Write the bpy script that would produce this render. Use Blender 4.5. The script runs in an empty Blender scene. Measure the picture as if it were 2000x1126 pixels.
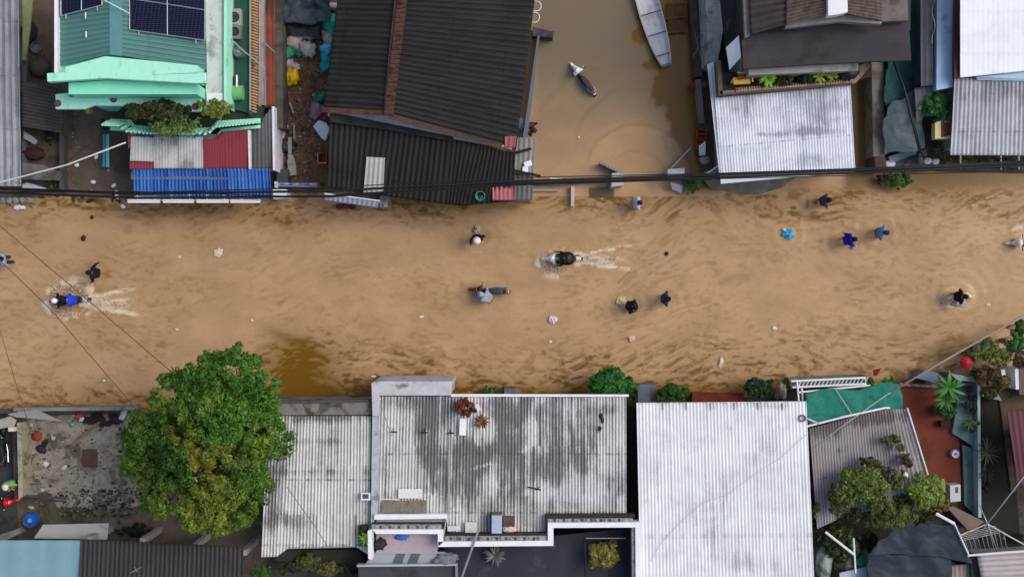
import bpy, bmesh, math, random
import numpy as np
from mathutils import Vector, Matrix
R = math.radians
random.seed(7)
rng = np.random.default_rng(7)
sc = bpy.context.scene
col = sc.collection

# ------------------------------------------------------------------ camera
H = 60.0            # metres above the floodwater
F = 2520.0          # focal length in photo pixels (photo 2000 x 1126)
cam_d = bpy.data.cameras.new('camera'); cam = bpy.data.objects.new('camera', cam_d); col.objects.link(cam)
cam.location = (0, 0, H); cam.rotation_euler = (0, 0, 0)
cam_d.sensor_width = 36; cam_d.lens = 36 * F / 2000; cam_d.clip_end = 600; cam_d.clip_start = 0.5
sc.camera = cam

# ------------------------------------------------------------------ light
SUN_EL, SUN_AZ = R(52), R(72)      # azimuth measured from +Y towards +X
w = bpy.data.worlds.new("World"); sc.world = w; w.use_nodes = True
nt = w.node_tree; bg = nt.nodes['Background']
sky = nt.nodes.new('ShaderNodeTexSky'); sky.sky_type = 'NISHITA'; sky.sun_disc = False
sky.sun_elevation = SUN_EL; sky.sun_rotation = SUN_AZ; sky.dust_density = 4; sky.air_density = 1.0; sky.ozone_density = 0.6
nt.links.new(sky.outputs[0], bg.inputs[0]); bg.inputs[1].default_value = 0.15
sl = bpy.data.lights.new('sun', 'SUN'); so = bpy.data.objects.new('sun', sl); col.objects.link(so)
sl.energy = 0.85; sl.angle = R(30); sl.color = (1.0, 0.965, 0.92)
d = Vector((math.sin(SUN_AZ) * math.cos(SUN_EL), math.cos(SUN_AZ) * math.cos(SUN_EL), math.sin(SUN_EL)))
so.rotation_euler = d.to_track_quat('Z', 'Y').to_euler(); so.location = d * 60
sc.view_settings.view_transform = 'Standard'; sc.view_settings.look = 'None'
sc.view_settings.exposure = 0.20; sc.view_settings.gamma = 1

# ------------------------------------------------------------------ helpers
ZSC = 1.0            # vertical scale of the lot being built
def P(px, py, z=0.0):
    z = z * ZSC if z > 0.3 else z
    return Vector(((px - 1000) / F * (H - z), (563 - py) / F * (H - z), z))

def C(h, k=1.0):
    h = h.lstrip('#'); out = []
    for i in (0, 2, 4):
        v = int(h[i:i + 2], 16) / 255
        v = v / 12.92 if v <= 0.04045 else ((v + 0.055) / 1.055) ** 2.4
        out.append(min(v * k, 0.9))
    return tuple(out) + (1.0,)

def hash2(ix, iy, seed):
    n = (ix.astype(np.int64) * 374761393 + iy.astype(np.int64) * 668265263 + seed * 1442695041) & 0x7fffffff
    n = ((n ^ (n >> 13)) * 1274126177) & 0x7fffffff
    n = ((n ^ (n >> 16)) * 374761393) & 0x7fffffff
    return (n & 0xffffff) / float(0xffffff)

def vnoise(x, y, seed=0):
    ix = np.floor(x); iy = np.floor(y); fx = x - ix; fy = y - iy
    ux = fx * fx * fx * (fx * (fx * 6 - 15) + 10); uy = fy * fy * fy * (fy * (fy * 6 - 15) + 10)
    a = hash2(ix, iy, seed); b = hash2(ix + 1, iy, seed); c = hash2(ix, iy + 1, seed); dd = hash2(ix + 1, iy + 1, seed)
    return (a * (1 - ux) + b * ux) * (1 - uy) + (c * (1 - ux) + dd * ux) * uy

def fbm(x, y, seed=0, oct=4, gain=0.5):
    s = 0; a = 1; t = 0
    for i in range(oct):
        ca, sa = math.cos(0.6 * i), math.sin(0.6 * i)
        s = s + a * vnoise((x * ca - y * sa) * 2 ** i + 17.3 * i, (x * sa + y * ca) * 2 ** i + 5.1 * i, seed + i); t += a; a *= gain
    return s / t

def sstep(a, b, x):
    t = np.clip((x - a) / (b - a), 0, 1); return t * t * (3 - 2 * t)

def tag(o, label=None, cat=None, group=None, kind=None):
    if label: o['label'] = label
    if cat: o['category'] = cat
    if group: o['group'] = group
    if kind: o['kind'] = kind
    return o

def thing(name, label, cat, loc, group=None):
    o = bpy.data.objects.new(name, None); col.objects.link(o)
    o.location = loc; o.empty_display_size = 0.2
    return tag(o, label, cat, group)

class MB:
    """collects geometry in world coordinates"""
    def __init__(s): s.v = []; s.f = []; s.uv = None
    def prism(s, pts, z, zb):
        """pts in photo pixels seen at height z (or own z); vertical sides down to zb"""
        top = [P(p[0], p[1], p[2] if len(p) > 2 else z) for p in pts]
        return s.wprism(top, zb)
    def wprism(s, top, zb):
        area = sum(top[i].x * top[(i + 1) % len(top)].y - top[(i + 1) % len(top)].x * top[i].y for i in range(len(top)))
        if area < 0: top = top[::-1]
        if not callable(zb) and zb > 0.3: zb = zb * ZSC
        n = len(top); b = len(s.v)
        s.v += [tuple(p) for p in top] + [(p.x, p.y, min(zb, p.z - 0.01) if not callable(zb) else zb(p)) for p in top]
        s.f.append(list(range(b, b + n))); s.f.append([b + n + i for i in range(n)][::-1])
        for i in range(n):
            j = (i + 1) % n; s.f.append([b + i, b + n + i, b + n + j, b + j])
        return s
    def plate(s, pts, z, t):
        top = [P(p[0], p[1], p[2] if len(p) > 2 else z) for p in pts]
        return s.wprism(top, lambda p: p.z - t)
    def box(s, c, size, rz=0, rx=0, ry=0, M=None):
        c = Vector(c); m = Matrix.Translation(c) @ Matrix.Rotation(R(rz), 4, 'Z') @ Matrix.Rotation(R(rx), 4, 'X') @ Matrix.Rotation(R(ry), 4, 'Y')
        if M is not None: m = M @ m
        b = len(s.v); sx, sy, sz = [q / 2 for q in size]
        for x, y, z in ((-1,-1,-1),(1,-1,-1),(1,1,-1),(-1,1,-1),(-1,-1,1),(1,-1,1),(1,1,1),(-1,1,1)):
            s.v.append(tuple(m @ Vector((x * sx, y * sy, z * sz))))
        for f in ((3,2,1,0),(4,5,6,7),(0,1,5,4),(1,2,6,5),(2,3,7,6),(3,0,4,7)): s.f.append([b + i for i in f])
        return s
    def tube(s, pts, r, n=6, M=None, cap=True):
        pts = [Vector(p) for p in pts]
        if M is not None: pts = [M @ p for p in pts]
        rs = r if isinstance(r, (list, tuple)) else [r] * len(pts)
        b = len(s.v); up = None
        for i, p in enumerate(pts):
            t = (pts[min(i + 1, len(pts) - 1)] - pts[max(i - 1, 0)])
            t = t.normalized() if t.length > 1e-9 else Vector((0, 0, 1))
            if up is None: up = Vector((0, 0, 1)) if abs(t.z) < 0.9 else Vector((1, 0, 0))
            a = t.cross(up).normalized() if t.cross(up).length > 1e-4 else Vector((1, 0, 0)); c = a.cross(t)
            for k in range(n):
                th = 2 * math.pi * k / n
                s.v.append(tuple(p + (a * math.cos(th) + c * math.sin(th)) * rs[i]))
        for i in range(len(pts) - 1):
            for k in range(n):
                k2 = (k + 1) % n
                s.f.append([b + i * n + k, b + i * n + k2, b + (i + 1) * n + k2, b + (i + 1) * n + k])
        if cap:
            s.f.append([b + k for k in range(n)][::-1]); s.f.append([b + (len(pts) - 1) * n + k for k in range(n)])
        return s
    def line(s, pts, r, n=6):
        return s.tube([P(*p) for p in pts], r, n)
    def lathe(s, c, prof, n=16, M=None):
        """prof: [(r, z)]"""
        b = len(s.v); c = Vector(c)
        for r_, z in prof:
            for k in range(n):
                th = 2 * math.pi * k / n; p = c + Vector((r_ * math.cos(th), r_ * math.sin(th), z))
                if M is not None: p = M @ p
                s.v.append(tuple(p))
        for i in range(len(prof) - 1):
            for k in range(n):
                k2 = (k + 1) % n
                s.f.append([b + i * n + k, b + i * n + k2, b + (i + 1) * n + k2, b + (i + 1) * n + k])
        s.f.append([b + k for k in range(n)][::-1]); s.f.append([b + (len(prof) - 1) * n + k for k in range(n)])
        return s
    def loft(s, secs, n=12, M=None, p=2.0):
        """secs: (x, y, z, half width, half height) super-ellipse rings along x"""
        b = len(s.v)
        for (x, y, z, hw, hh) in secs:
            for k in range(n):
                th = 2 * math.pi * k / n; ct, st = math.cos(th), math.sin(th)
                q = Vector((x, y + hw * math.copysign(abs(ct) ** (2 / p), ct), z + hh * math.copysign(abs(st) ** (2 / p), st)))
                if M is not None: q = M @ q
                s.v.append(tuple(q))
        for i in range(len(secs) - 1):
            for k in range(n):
                k2 = (k + 1) % n
                s.f.append([b + i * n + k, b + (i + 1) * n + k, b + (i + 1) * n + k2, b + i * n + k2])
        s.f.append([b + k for k in range(n)]); s.f.append([b + (len(secs) - 1) * n + k for k in range(n)][::-1])
        return s
    def blob(s, c, size, rough=0.25, seed=0, rz=0, sub=3, freq=3.0, M=None):
        bm = bmesh.new(); bmesh.ops.create_icosphere(bm, subdivisions=sub, radius=1.0)
        from mathutils import noise as mn
        b = len(s.v); rot = Matrix.Rotation(R(rz), 3, 'Z'); c = Vector(c)
        for v in bm.verts:
            nv = mn.turbulence(v.co * freq * 0.5 + Vector((seed * 3.7, seed * 1.3, 0)), 4, True) + .5 * abs(mn.noise(v.co * 1.3 + Vector((seed, 0, 0))))
            q = v.co * (1 - rough * 0.5 + rough * nv)
            q = c + rot @ Vector((q.x * size[0], q.y * size[1], max(q.z, -0.55) * size[2]))
            if M is not None: q = M @ q
            s.v.append(tuple(q))
        for f in bm.faces: s.f.append([b + v.index for v in f.verts])
        bm.free(); return s
    def torus(s, c, R1, r, n=24, m=8, M=None, axis='Y'):
        b = len(s.v); c = Vector(c)
        for i in range(n):
            a = 2 * math.pi * i / n
            for j in range(m):
                q = 2 * math.pi * j / m; rr = R1 + r * math.cos(q)
                p = Vector((rr * math.cos(a), r * math.sin(q), rr * math.sin(a))) if axis == 'Y' else Vector((rr * math.cos(a), rr * math.sin(a), r * math.sin(q)))
                p = c + p
                if M is not None: p = M @ p
                s.v.append(tuple(p))
        for i in range(n):
            for j in range(m):
                s.f.append([b + i * m + j, b + i * m + (j + 1) % m, b + ((i + 1) % n) * m + (j + 1) % m, b + ((i + 1) % n) * m + j])
        return s
    def build(s, name, m, parent=None, smooth=False, bevel=0, base=None, solid=0):
        me = bpy.data.meshes.new(name)
        if parent is not None: o3 = wloc(parent)
        elif base is not None: o3 = Vector(base)
        else:
            a = np.array(s.v); o3 = Vector(((a[:, 0].min() + a[:, 0].max()) / 2, (a[:, 1].min() + a[:, 1].max()) / 2, a[:, 2].min()))
        me.from_pydata([(v[0] - o3.x, v[1] - o3.y, v[2] - o3.z) for v in s.v], [], s.f); me.update()
        o = bpy.data.objects.new(name, me); col.objects.link(o)
        if parent is not None: o.parent = parent
        else: o.location = o3
        if parent is not None and parent.type != 'EMPTY': o.location = (0, 0, 0)
        me.materials.append(m)
        if smooth: me.polygons.foreach_set('use_smooth', [True] * len(me.polygons))
        if bevel:
            bv = o.modifiers.new('bevel', 'BEVEL'); bv.width = bevel; bv.segments = 2; bv.limit_method = 'ANGLE'
        if solid:
            sm = o.modifiers.new('solid', 'SOLIDIFY'); sm.thickness = solid
        return o

def wloc(o):
    l = Vector(o.location); p = o.parent
    while p is not None: l += Vector(p.location); p = p.parent
    return l

# ------------------------------------------------------------------ materials
class NG:
    def __init__(s, name):
        s.m = bpy.data.materials.new(name); s.m.use_nodes = True
        s.t = s.m.node_tree; s.b = s.t.nodes['Principled BSDF']
    def n(s, typ, ins=None, **kw):
        nd = s.t.nodes.new(typ)
        for k, v in kw.items(): setattr(nd, k, v)
        for k, v in (ins or {}).items(): s.set(nd.inputs[k], v)
        return nd
    def set(s, inp, v):
        if isinstance(v, bpy.types.NodeSocket): s.t.links.new(v, inp)
        else: inp.default_value = v
    def math(s, op, a, b=0.0, c=0.0, clamp=False):
        nd = s.t.nodes.new('ShaderNodeMath'); nd.operation = op; nd.use_clamp = clamp
        s.set(nd.inputs[0], a); s.set(nd.inputs[1], b); s.set(nd.inputs[2], c); return nd.outputs[0]
    def mix(s, f, a, b, blend='MIX'):
        nd = s.t.nodes.new('ShaderNodeMix'); nd.data_type = 'RGBA'; nd.blend_type = blend
        s.set(nd.inputs[0], f); s.set(nd.inputs[6], a); s.set(nd.inputs[7], b); return nd.outputs[2]
    def pos(s, scale=(1, 1, 1)):
        g = s.n('ShaderNodeNewGeometry')
        mp = s.n('ShaderNodeMapping', {'Vector': g.outputs['Position'], 'Scale': scale}); return mp.outputs[0]
    def noise(s, vec, scale, det=4, rough=0.55, dist=0.0):
        nd = s.n('ShaderNodeTexNoise', {'Vector': vec, 'Scale': scale, 'Detail': det, 'Roughness': rough, 'Distortion': dist})
        return nd.outputs['Fac']
    def rmp(s, x, a, b):
        nd = s.n('ShaderNodeMapRange', {'Value': x, 'From Min': a, 'From Max': b}); nd.clamp = True
        nd.interpolation_type = 'SMOOTHSTEP'; return nd.outputs[0]
    def bump(s, h, strength=0.3, dist=0.02):
        nd = s.n('ShaderNodeBump', {'Height': h, 'Strength': strength, 'Distance': dist}); s.t.links.new(nd.outputs[0], s.b.inputs['Normal'])

def sc4(c, k): return (min(c[0] * k, .92), min(c[1] * k, .92), min(c[2] * k, .92), 1)

MC = {}
def mat(base, name=None, var=0.18, scale=2.5, rough=0.75, dirt=None, amt=0.5, dscale=0.9, bump=0.3, metal=0.0, spec=0.3, grain=1.0, stretch=(1, 1, 1)):
    key = (base, var, scale, rough, dirt, amt, dscale, bump, metal, stretch)
    if key in MC: return MC[key]
    g = NG(name or 'surface'); b = C(base)
    p = g.pos(stretch)
    n1 = g.noise(p, scale, 5, 0.6); n2 = g.noise(p, scale * 9, 3, 0.6)
    f = g.math('ADD', g.math('MULTIPLY', n1, 0.65), g.math('MULTIPLY', n2, 0.35))
    c = g.mix(g.rmp(f, 0.3, 0.7), sc4(b, 1 - var), sc4(b, 1 + var))
    if dirt:
        dn = g.noise(p, dscale, 7, 0.68, 0.4); th = 0.68 - 0.35 * amt
        c = g.mix(g.math('MULTIPLY', g.rmp(dn, th, th + 0.16), 0.85), c, C(dirt))
    g.set(g.b.inputs['Base Color'], c)
    g.set(g.b.inputs['Roughness'], g.math('ADD', rough - 0.06, g.math('MULTIPLY', n1, 0.12), clamp=True))
    g.b.inputs['Metallic'].default_value = metal; g.b.inputs['Specular IOR Level'].default_value = spec
    if bump: g.bump(f, bump, 0.03)
    MC[key] = g.m; return g.m

def roofmat(base, dirt, name='roof_sheet', streak=0.5, amt=0.5, groove=0.5, metal=0.0, rough=0.6, sheet=(0.86, 2.4), tone=0.12, seam=0.6, spotc=None, blotch=0.7, pitch=0.18):
    g = NG(name); b = C(base); dc = C(dirt)
    uv = g.n('ShaderNodeUVMap').outputs[0]
    sep = g.n('ShaderNodeSeparateXYZ', {0: uv}); u, v = sep.outputs[0], sep.outputs[1]
    def cmb(x, y, z=0.0): return g.n('ShaderNodeCombineXYZ', {0: x, 1: y, 2: z}).outputs[0]
    iu = g.math('FLOOR', g.math('DIVIDE', u, sheet[0])); iv = g.math('FLOOR', g.math('DIVIDE', v, sheet[1]))
    wn = g.n('ShaderNodeTexWhiteNoise', {'Vector': cmb(iu, iv)}).outputs['Value']
    st = g.noise(cmb(g.math('MULTIPLY', u, 6.0), g.math('MULTIPLY', v, 0.35)), 1.0, 5, 0.65)
    st2 = g.noise(cmb(g.math('MULTIPLY', u, 1.6), g.math('MULTIPLY', v, 0.22), 3.0), 1.0, 4, 0.6)
    bl = g.noise(g.pos(), blotch, 7, 0.66, 0.5); fi = g.noise(g.pos(), 14.0, 3, 0.7)
    spot = g.n('ShaderNodeAttribute', attribute_name='spot').outputs['Fac']
    gr = g.n('ShaderNodeAttribute', attribute_name='groove').outputs['Fac']
    clean = g.n('ShaderNodeAttribute', attribute_name='clean').outputs['Fac']
    rib = g.n('ShaderNodeTexWhiteNoise', {'Vector': cmb(g.math('FLOOR', g.math('DIVIDE', u, pitch)), g.math('FLOOR', g.math('DIVIDE', v, 2.2)))}).outputs['Value']
    st3 = g.noise(cmb(g.math('MULTIPLY', u, 14.0), g.math('MULTIPLY', v, 0.9), 7.0), 1.0, 4, 0.7)
    s1 = g.math('ADD', g.math('MULTIPLY', st, 0.30 * streak + 0.12), g.math('MULTIPLY', st2, 0.22 * streak))
    s1 = g.math('ADD', s1, g.math('MULTIPLY', st3, 0.24 * streak + 0.04))
    s1 = g.math('ADD', s1, g.math('MULTIPLY', bl, 0.95 - 0.75 * streak))
    s1 = g.math('ADD', s1, g.math('MULTIPLY', g.math('SUBTRACT', rib, 0.5), 0.16 * streak))
    s1 = g.math('ADD', s1, g.math('MULTIPLY', g.math('SUBTRACT', fi, 0.5), 0.30))
    s1 = g.math('ADD', s1, g.math('MULTIPLY', spot, g.math('ADD', 0.06, g.math('ADD', g.math('MULTIPLY', gr, 0.16), g.math('MULTIPLY', st3, 0.34)))))
    s1 = g.math('SUBTRACT', s1, g.math('MULTIPLY', clean, 0.3))
    th = 0.74 - 0.42 * amt
    mask = g.rmp(s1, th - 0.06, th + 0.30)
    gd = g.math('MULTIPLY', g.math('MULTIPLY', gr, gr), g.math('MULTIPLY', g.math('ADD', g.math('MULTIPLY', rib, 0.6), g.math('MULTIPLY', st, 0.9)), groove * 0.75), clamp=True)
    fr = g.math('FRACT', g.math('DIVIDE', v, sheet[1]))
    sm = g.math('MULTIPLY', g.rmp(fr, 0.955, 0.975), g.math('MULTIPLY', g.rmp(g.noise(cmb(g.math('MULTIPLY', u, 3.0), iv), 1.0, 3), 0.42, 0.62), seam))
    c = g.mix(wn, sc4(b, 1 - tone), sc4(b, 1 + tone * 0.6))
    c = g.mix(g.rmp(fi, 0.25, 0.75), sc4(b, 0.9), c, 'MIX') if False else c
    c = g.mix(g.math('MULTIPLY', g.rmp(bl, 0.35, 0.7), 0.22), c, dc)
    c = g.mix(g.math('MULTIPLY', mask, 0.82), c, dc)
    c = g.mix(gd, c, sc4(dc, 0.75))
    c = g.mix(sm, c, dc)
    fu = g.math('FRACT', g.math('DIVIDE', u, sheet[0])); lap = g.math('MULTIPLY', g.rmp(fu, 0.955, 0.97), g.rmp(g.noise(cmb(iu, g.math('MULTIPLY', v, 0.9), 2.0), 1.0, 2), 0.4, 0.6))
    c = g.mix(g.math('MULTIPLY', lap, 0.35 * seam), c, dc)
    g.set(g.b.inputs['Base Color'], c); g.b.inputs['Roughness'].default_value = rough; g.b.inputs['Metallic'].default_value = metal; g.b.inputs['Specular IOR Level'].default_value = 0.25
    g.bump(fi, 0.15, 0.01)
    return g.m

def attrmat(name, rough=0.6, trans=0.0, attr='Col', vary=0.12, spec=0.5):
    g = NG(name); a = g.n('ShaderNodeAttribute', attribute_name=attr).outputs['Color']
    f = g.noise(g.pos(), 9.0, 4, 0.6)
    c = g.mix(g.rmp(f, .3, .7), g.mix(vary, a, (0, 0, 0, 1)), a)
    g.set(g.b.inputs['Base Color'], c); g.b.inputs['Roughness'].default_value = rough
    g.b.inputs['Specular IOR Level'].default_value = spec
    if trans:
        tr = g.n('ShaderNodeBsdfTranslucent', {'Color': c}); mx = g.n('ShaderNodeMixShader', {0: trans})
        g.t.links.new(g.b.outputs[0], mx.inputs[1]); g.t.links.new(tr.outputs[0], mx.inputs[2])
        g.t.links.new(mx.outputs[0], g.t.nodes['Material Output'].inputs[0])
    return g.m
LEAF = attrmat('foliage', 0.5, 0.25, vary=0.1, spec=0.3)
BODY = attrmat('cloth_and_skin', 0.75, 0, vary=0.2, spec=0.3)

# ------------------------------------------------------------------ corrugated sheets
def corr(name, rail, m, parent, pitch=0.18, amp=0.022, nv=40, spots=(), clean=(), sag=0.02, per=6, trap=False, seed=0, solid=0.008, sheetv=2.4, ripple=0.0):
    """rail: [(u, (px,py,z) head, (px,py,z) foot)], ribs run head -> foot"""
    us = np.array([r_[0] for r_ in rail], float); us = (us - us[0]) / (us[-1] - us[0])
    T = np.array([P(*r_[1]) for r_ in rail]); B = np.array([P(*r_[2]) for r_ in rail])
    width = np.linalg.norm(T[-1] - T[0]) * 0.5 + np.linalg.norm(B[-1] - B[0]) * 0.5
    nw = max(2, int(round(width / pitch))); nu = nw * per + 1
    uu = np.linspace(0, 1, nu); vv = np.linspace(0, 1, nv + 1)
    Tt = np.stack([np.interp(uu, us, T[:, k]) for k in range(3)], 1); Bt = np.stack([np.interp(uu, us, B[:, k]) for k in range(3)], 1)
    pos = Tt[:, None, :] * (1 - vv)[None, :, None] + Bt[:, None, :] * vv[None, :, None]
    ph = uu * nw * 2 * np.pi; wv = np.cos(ph)
    if trap: wv = np.clip(wv * 2.2, -1, 1)
    ln = np.linalg.norm(Bt - Tt, axis=1)
    vm = vv[None, :] * ln[:, None]
    low = fbm(pos[..., 0] * 0.35, pos[..., 1] * 0.35, seed + 5, 3) - 0.5
    step = ((vm / sheetv) % 1.0)
    jit = fbm(pos[..., 0] * 1.3, pos[..., 1] * 1.3, seed + 9, 2) - 0.5
    pos[..., 2] += wv[:, None] * amp + low * sag * 2.5 + step * 0.018 + jit * sag + (ripple * jit if ripple else 0)
    n = nu * (nv + 1)
    idx = np.arange(n).reshape(nu, nv + 1)
    fc = np.stack([idx[:-1, :-1], idx[1:, :-1], idx[1:, 1:], idx[:-1, 1:]], -1).reshape(-1, 4)
    V = pos.reshape(-1, 3)
    e1 = V[fc[0, 1]] - V[fc[0, 0]]; e2 = V[fc[0, 3]] - V[fc[0, 0]]
    if np.cross(e1, e2)[2] < 0: fc = fc[:, ::-1]
    o3 = np.array(wloc(parent)) if parent is not None else V.mean(0)
    me = bpy.data.meshes.new(name)
    me.from_pydata((V - o3).tolist(), [], fc.tolist())
    uvw = np.stack([np.broadcast_to((uu * width)[:, None], (nu, nv + 1)), vm], -1).reshape(-1, 2)
    ul = me.uv_layers.new(name='UVMap'); li = np.empty(len(me.loops), int); me.loops.foreach_get('vertex_index', li)
    ul.data.foreach_set('uv', uvw[li].astype(np.float32).ravel())
    # pixel-free spots: given in photo pixels, converted to world ellipses
    def smask(lst):
        out = np.zeros(n)
        for s_ in lst:
            px, py, rx, ry = s_[:4]; k = s_[4] if len(s_) > 4 else 1; rot = s_[5] if len(s_) > 5 else 0
            zc = float(T[:, 2].mean()); c = P(px, py, zc); q = (H - zc) / F
            dx = (V[:, 0] - c.x) / (rx * q); dy = (V[:, 1] - c.y) / (ry * q)
            if rot:
                ex = (V[:, 0] - c.x) / q; ey = (V[:, 1] - c.y) / q; cr, sr = math.cos(R(rot)), math.sin(R(rot))
                dx = (ex * cr + ey * sr) / rx; dy = (-ex * sr + ey * cr) / ry
            wob = (fbm(V[:, 0] * 1.6, V[:, 1] * .9, int(px) % 97, 5, .65) - 0.5) * 1.5 + (hash2(np.floor(V[:, 0] / .17), np.floor(V[:, 1] / 50), 5) - .5) * .35
            out = out + k * (1 - sstep(0.3, 1.45, np.sqrt(dx * dx + dy * dy) + wob))
        return out
    for nm, arr in (('spot', smask(spots)), ('groove', np.broadcast_to(((1 - wv) / 2)[:, None], (nu, nv + 1)).ravel()), ('clean', smask(clean))):
        at = me.attributes.new(nm, 'FLOAT', 'POINT'); at.data.foreach_set('value', arr.astype(np.float32))
    me.materials.append(m); me.polygons.foreach_set('use_smooth', [not trap] * len(me.polygons)); me.update()
    o = bpy.data.objects.new(name, me); col.objects.link(o)
    if parent is not None:
        o.parent = parent
    else: o.location = o3
    if solid:
        sm = o.modifiers.new('solid', 'SOLIDIFY'); sm.thickness = solid; sm.offset = -1
    return o

def quad(a, b, c, d_, z=None, zz=None):
    """head-left, head-right, foot-right, foot-left -> rail"""
    f = lambda p: (p[0], p[1], p[2] if len(p) > 2 else z)
    return [(0, f(a), f(d_)), (1, f(b), f(c))]

def inset(pts, dist):
    c = sum((Vector((p.x, p.y, 0)) for p in pts), Vector()) / len(pts); out = []
    n = len(pts)
    for i, p in enumerate(pts):
        a = pts[i - 1]; b = pts[(i + 1) % n]
        d1 = Vector((p.x - a.x, p.y - a.y, 0)).normalized(); d2 = Vector((b.x - p.x, b.y - p.y, 0)).normalized()
        n1 = Vector((-d1.y, d1.x, 0)); n2 = Vector((-d2.y, d2.x, 0)); m_ = n1 + n2
        if m_.length < 1e-3: m_ = n1
        m_.normalize(); k = dist / max(0.35, m_.dot(n1))
        out.append(Vector((p.x, p.y, p.z)) + m_ * k)
    return out

def walls(parent, pts, z, m, dist=0.25, zb=-0.4, drop=0.12, name='wall'):
    top = [P(p[0], p[1], p[2] if len(p) > 2 else z) for p in pts]
    area = sum(top[i].x * top[(i + 1) % len(top)].y - top[(i + 1) % len(top)].x * top[i].y for i in range(len(top)))
    if area < 0: top = top[::-1]
    top = inset(top, dist); top = [Vector((p.x, p.y, p.z - drop)) for p in top]
    return MB().wprism(top, zb).build(name, m, parent)

# ------------------------------------------------------------------ foliage
def leaves_mesh(name, cl, m=None, parent=None, lsize=0.13, cols=('#3f7a1c', '#2b5c12'), aspect=0.5, density=1.0, seed=0, up=0.55, sat=.86, huefn=None, base=None, shell=0.35):
    """cl: clusters (x,y,z,r,n)"""
    rg = np.random.default_rng(seed); P_, N_, K_ = [], [], []
    for ci, (x, y, z, r_, n) in enumerate(cl):
        n = max(4, int(n * density)); dv = rg.normal(size=(n, 3)); dv[:, 2] += up * 0.8; dv /= np.linalg.norm(dv, axis=1)[:, None]
        rr = r_ * (shell + (1 - shell) * rg.random(n) ** 0.5) * (0.8 + 0.35 * rg.random(n))
        P_.append(np.array([x, y, z]) + dv * rr[:, None] * np.array([1, 1, 0.8])); N_.append(dv + rg.normal(size=(n, 3)) * 0.45 + np.array([0, 0, up])); K_.append(np.full(n, ci))
    p = np.concatenate(P_); nn = np.concatenate(N_); kk = np.concatenate(K_); nn /= np.linalg.norm(nn, axis=1)[:, None]
    N = len(p); t = rg.normal(size=(N, 3)); t -= (t * nn).sum(1)[:, None] * nn; t /= np.linalg.norm(t, axis=1)[:, None]; b = np.cross(nn, t)
    s_ = lsize * (0.6 + 0.8 * rg.random(N))[:, None]
    v = np.stack([p - t * s_, p - b * s_ * aspect + nn * s_ * 0.12, p + t * s_ - nn * s_ * 0.2, p + b * s_ * aspect + nn * s_ * 0.12], 1).reshape(-1, 3)
    c1 = np.array(C(cols[0])[:3]); c2 = np.array(C(cols[1])[:3])
    cc = rg.random(len(cl))[kk] * 0.6 + rg.random(N) * 0.4
    colr = c1 * cc[:, None] + c2 * (1 - cc)[:, None]
    if huefn is not None: colr = huefn(p, colr, rg)
    lum = colr @ np.array([.3, .6, .1]); colr = (colr * sat + lum[:, None] * (1 - sat)) * np.array([1.12, 1.0, .85]) * (0.62 + 0.66 * rg.random(N))[:, None] * (0.72 + .5 * rg.random(len(cl)))[kk][:, None]
    o3 = np.array(wloc(parent)) if parent is not None else np.array(base if base is not None else p.mean(0))
    me = bpy.data.meshes.new(name); me.vertices.add(4 * N); me.vertices.foreach_set('co', (v - o3).astype(np.float32).ravel())
    me.loops.add(4 * N); me.loops.foreach_set('vertex_index', np.arange(4 * N, dtype=np.int32)); me.polygons.add(N)
    me.polygons.foreach_set('loop_start', np.arange(0, 4 * N, 4, dtype=np.int32)); me.polygons.foreach_set('loop_total', np.full(N, 4, np.int32)); me.update(calc_edges=True)
    ca = me.color_attributes.new('Col', 'FLOAT_COLOR', 'POINT')
    ca.data.foreach_set('color', np.concatenate([np.repeat(colr, 4, 0), np.ones((4 * N, 1))], 1).astype(np.float32).ravel())
    me.materials.append(m or LEAF); o = bpy.data.objects.new(name, me); col.objects.link(o)
    if parent is not None: o.parent = parent
    else: o.location = o3
    return o

BARK = mat('#5a4a3a', 'bark', 0.3, 6, 0.9)
STEM = mat('#5b6a35', 'stem', 0.2, 6, 0.8)
def bush(name, label, cat, px, py, z, rx, ry, h, cols, n=14, leaf=0.09, seed=1, group=None, per=110, pot=None, potc='#7a6a5c', zb=None):
    """bush whose crown is seen centred on (px,py) at height z, radii rx, ry in pixels"""
    q = (H - z) / F; c = P(px, py, z); zb = z - h if zb is None else zb
    t = thing(name, label, cat, (c.x, c.y, zb), group); rg = random.Random(seed); cl = []
    a, b = rx * q, ry * q
    per = int(per * .62)
    for i in range(int(n * 2.6)):
        th = rg.random() * 6.283; stray = rg.random() < .3; rr = rg.random() ** 0.5 * (1.12 if stray else 0.84) * (0.8 + 0.28 * math.sin(3 * th + seed) * math.cos(th * 2 + seed * 2)); cr = min(a, b) * (rg.uniform(0.1, 0.2) if stray else rg.uniform(0.16, 0.36))
        cl.append((c.x + math.cos(th) * rr * a, c.y + math.sin(th) * rr * b, z - h * 0.28 + h * 0.3 * (1 - rr * rr) - cr * 0.4 + rg.uniform(-.12, .12) * h, cr, int(per * (.35 if cr < min(a, b) * .2 else 1))))
    leaves_mesh('crown', cl, parent=t, lsize=leaf, cols=cols, seed=seed)
    mb = MB()
    for i in range(5):
        th = i * 1.25 + seed; rr = 0.45
        mb.tube([(c.x, c.y, zb), (c.x + math.cos(th) * a * 0.15, c.y + math.sin(th) * b * 0.15, zb + h * 0.4), (c.x + math.cos(th) * a * rr, c.y + math.sin(th) * b * rr, z - h * 0.25)], [0.03, 0.022, 0.01], 5)
    mb.build('stem', BARK, t)
    if pot:
        pr = pot; MB().lathe((c.x, c.y, zb), [(pr * .7, 0), (pr, .28), (pr * 1.08, .3), (pr * 1.08, .33), (pr * .9, .33), (pr * .88, .27)], 16).build('pot', mat(potc, 'pot', .2, 8, .8), t, smooth=False)
    return t

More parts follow.
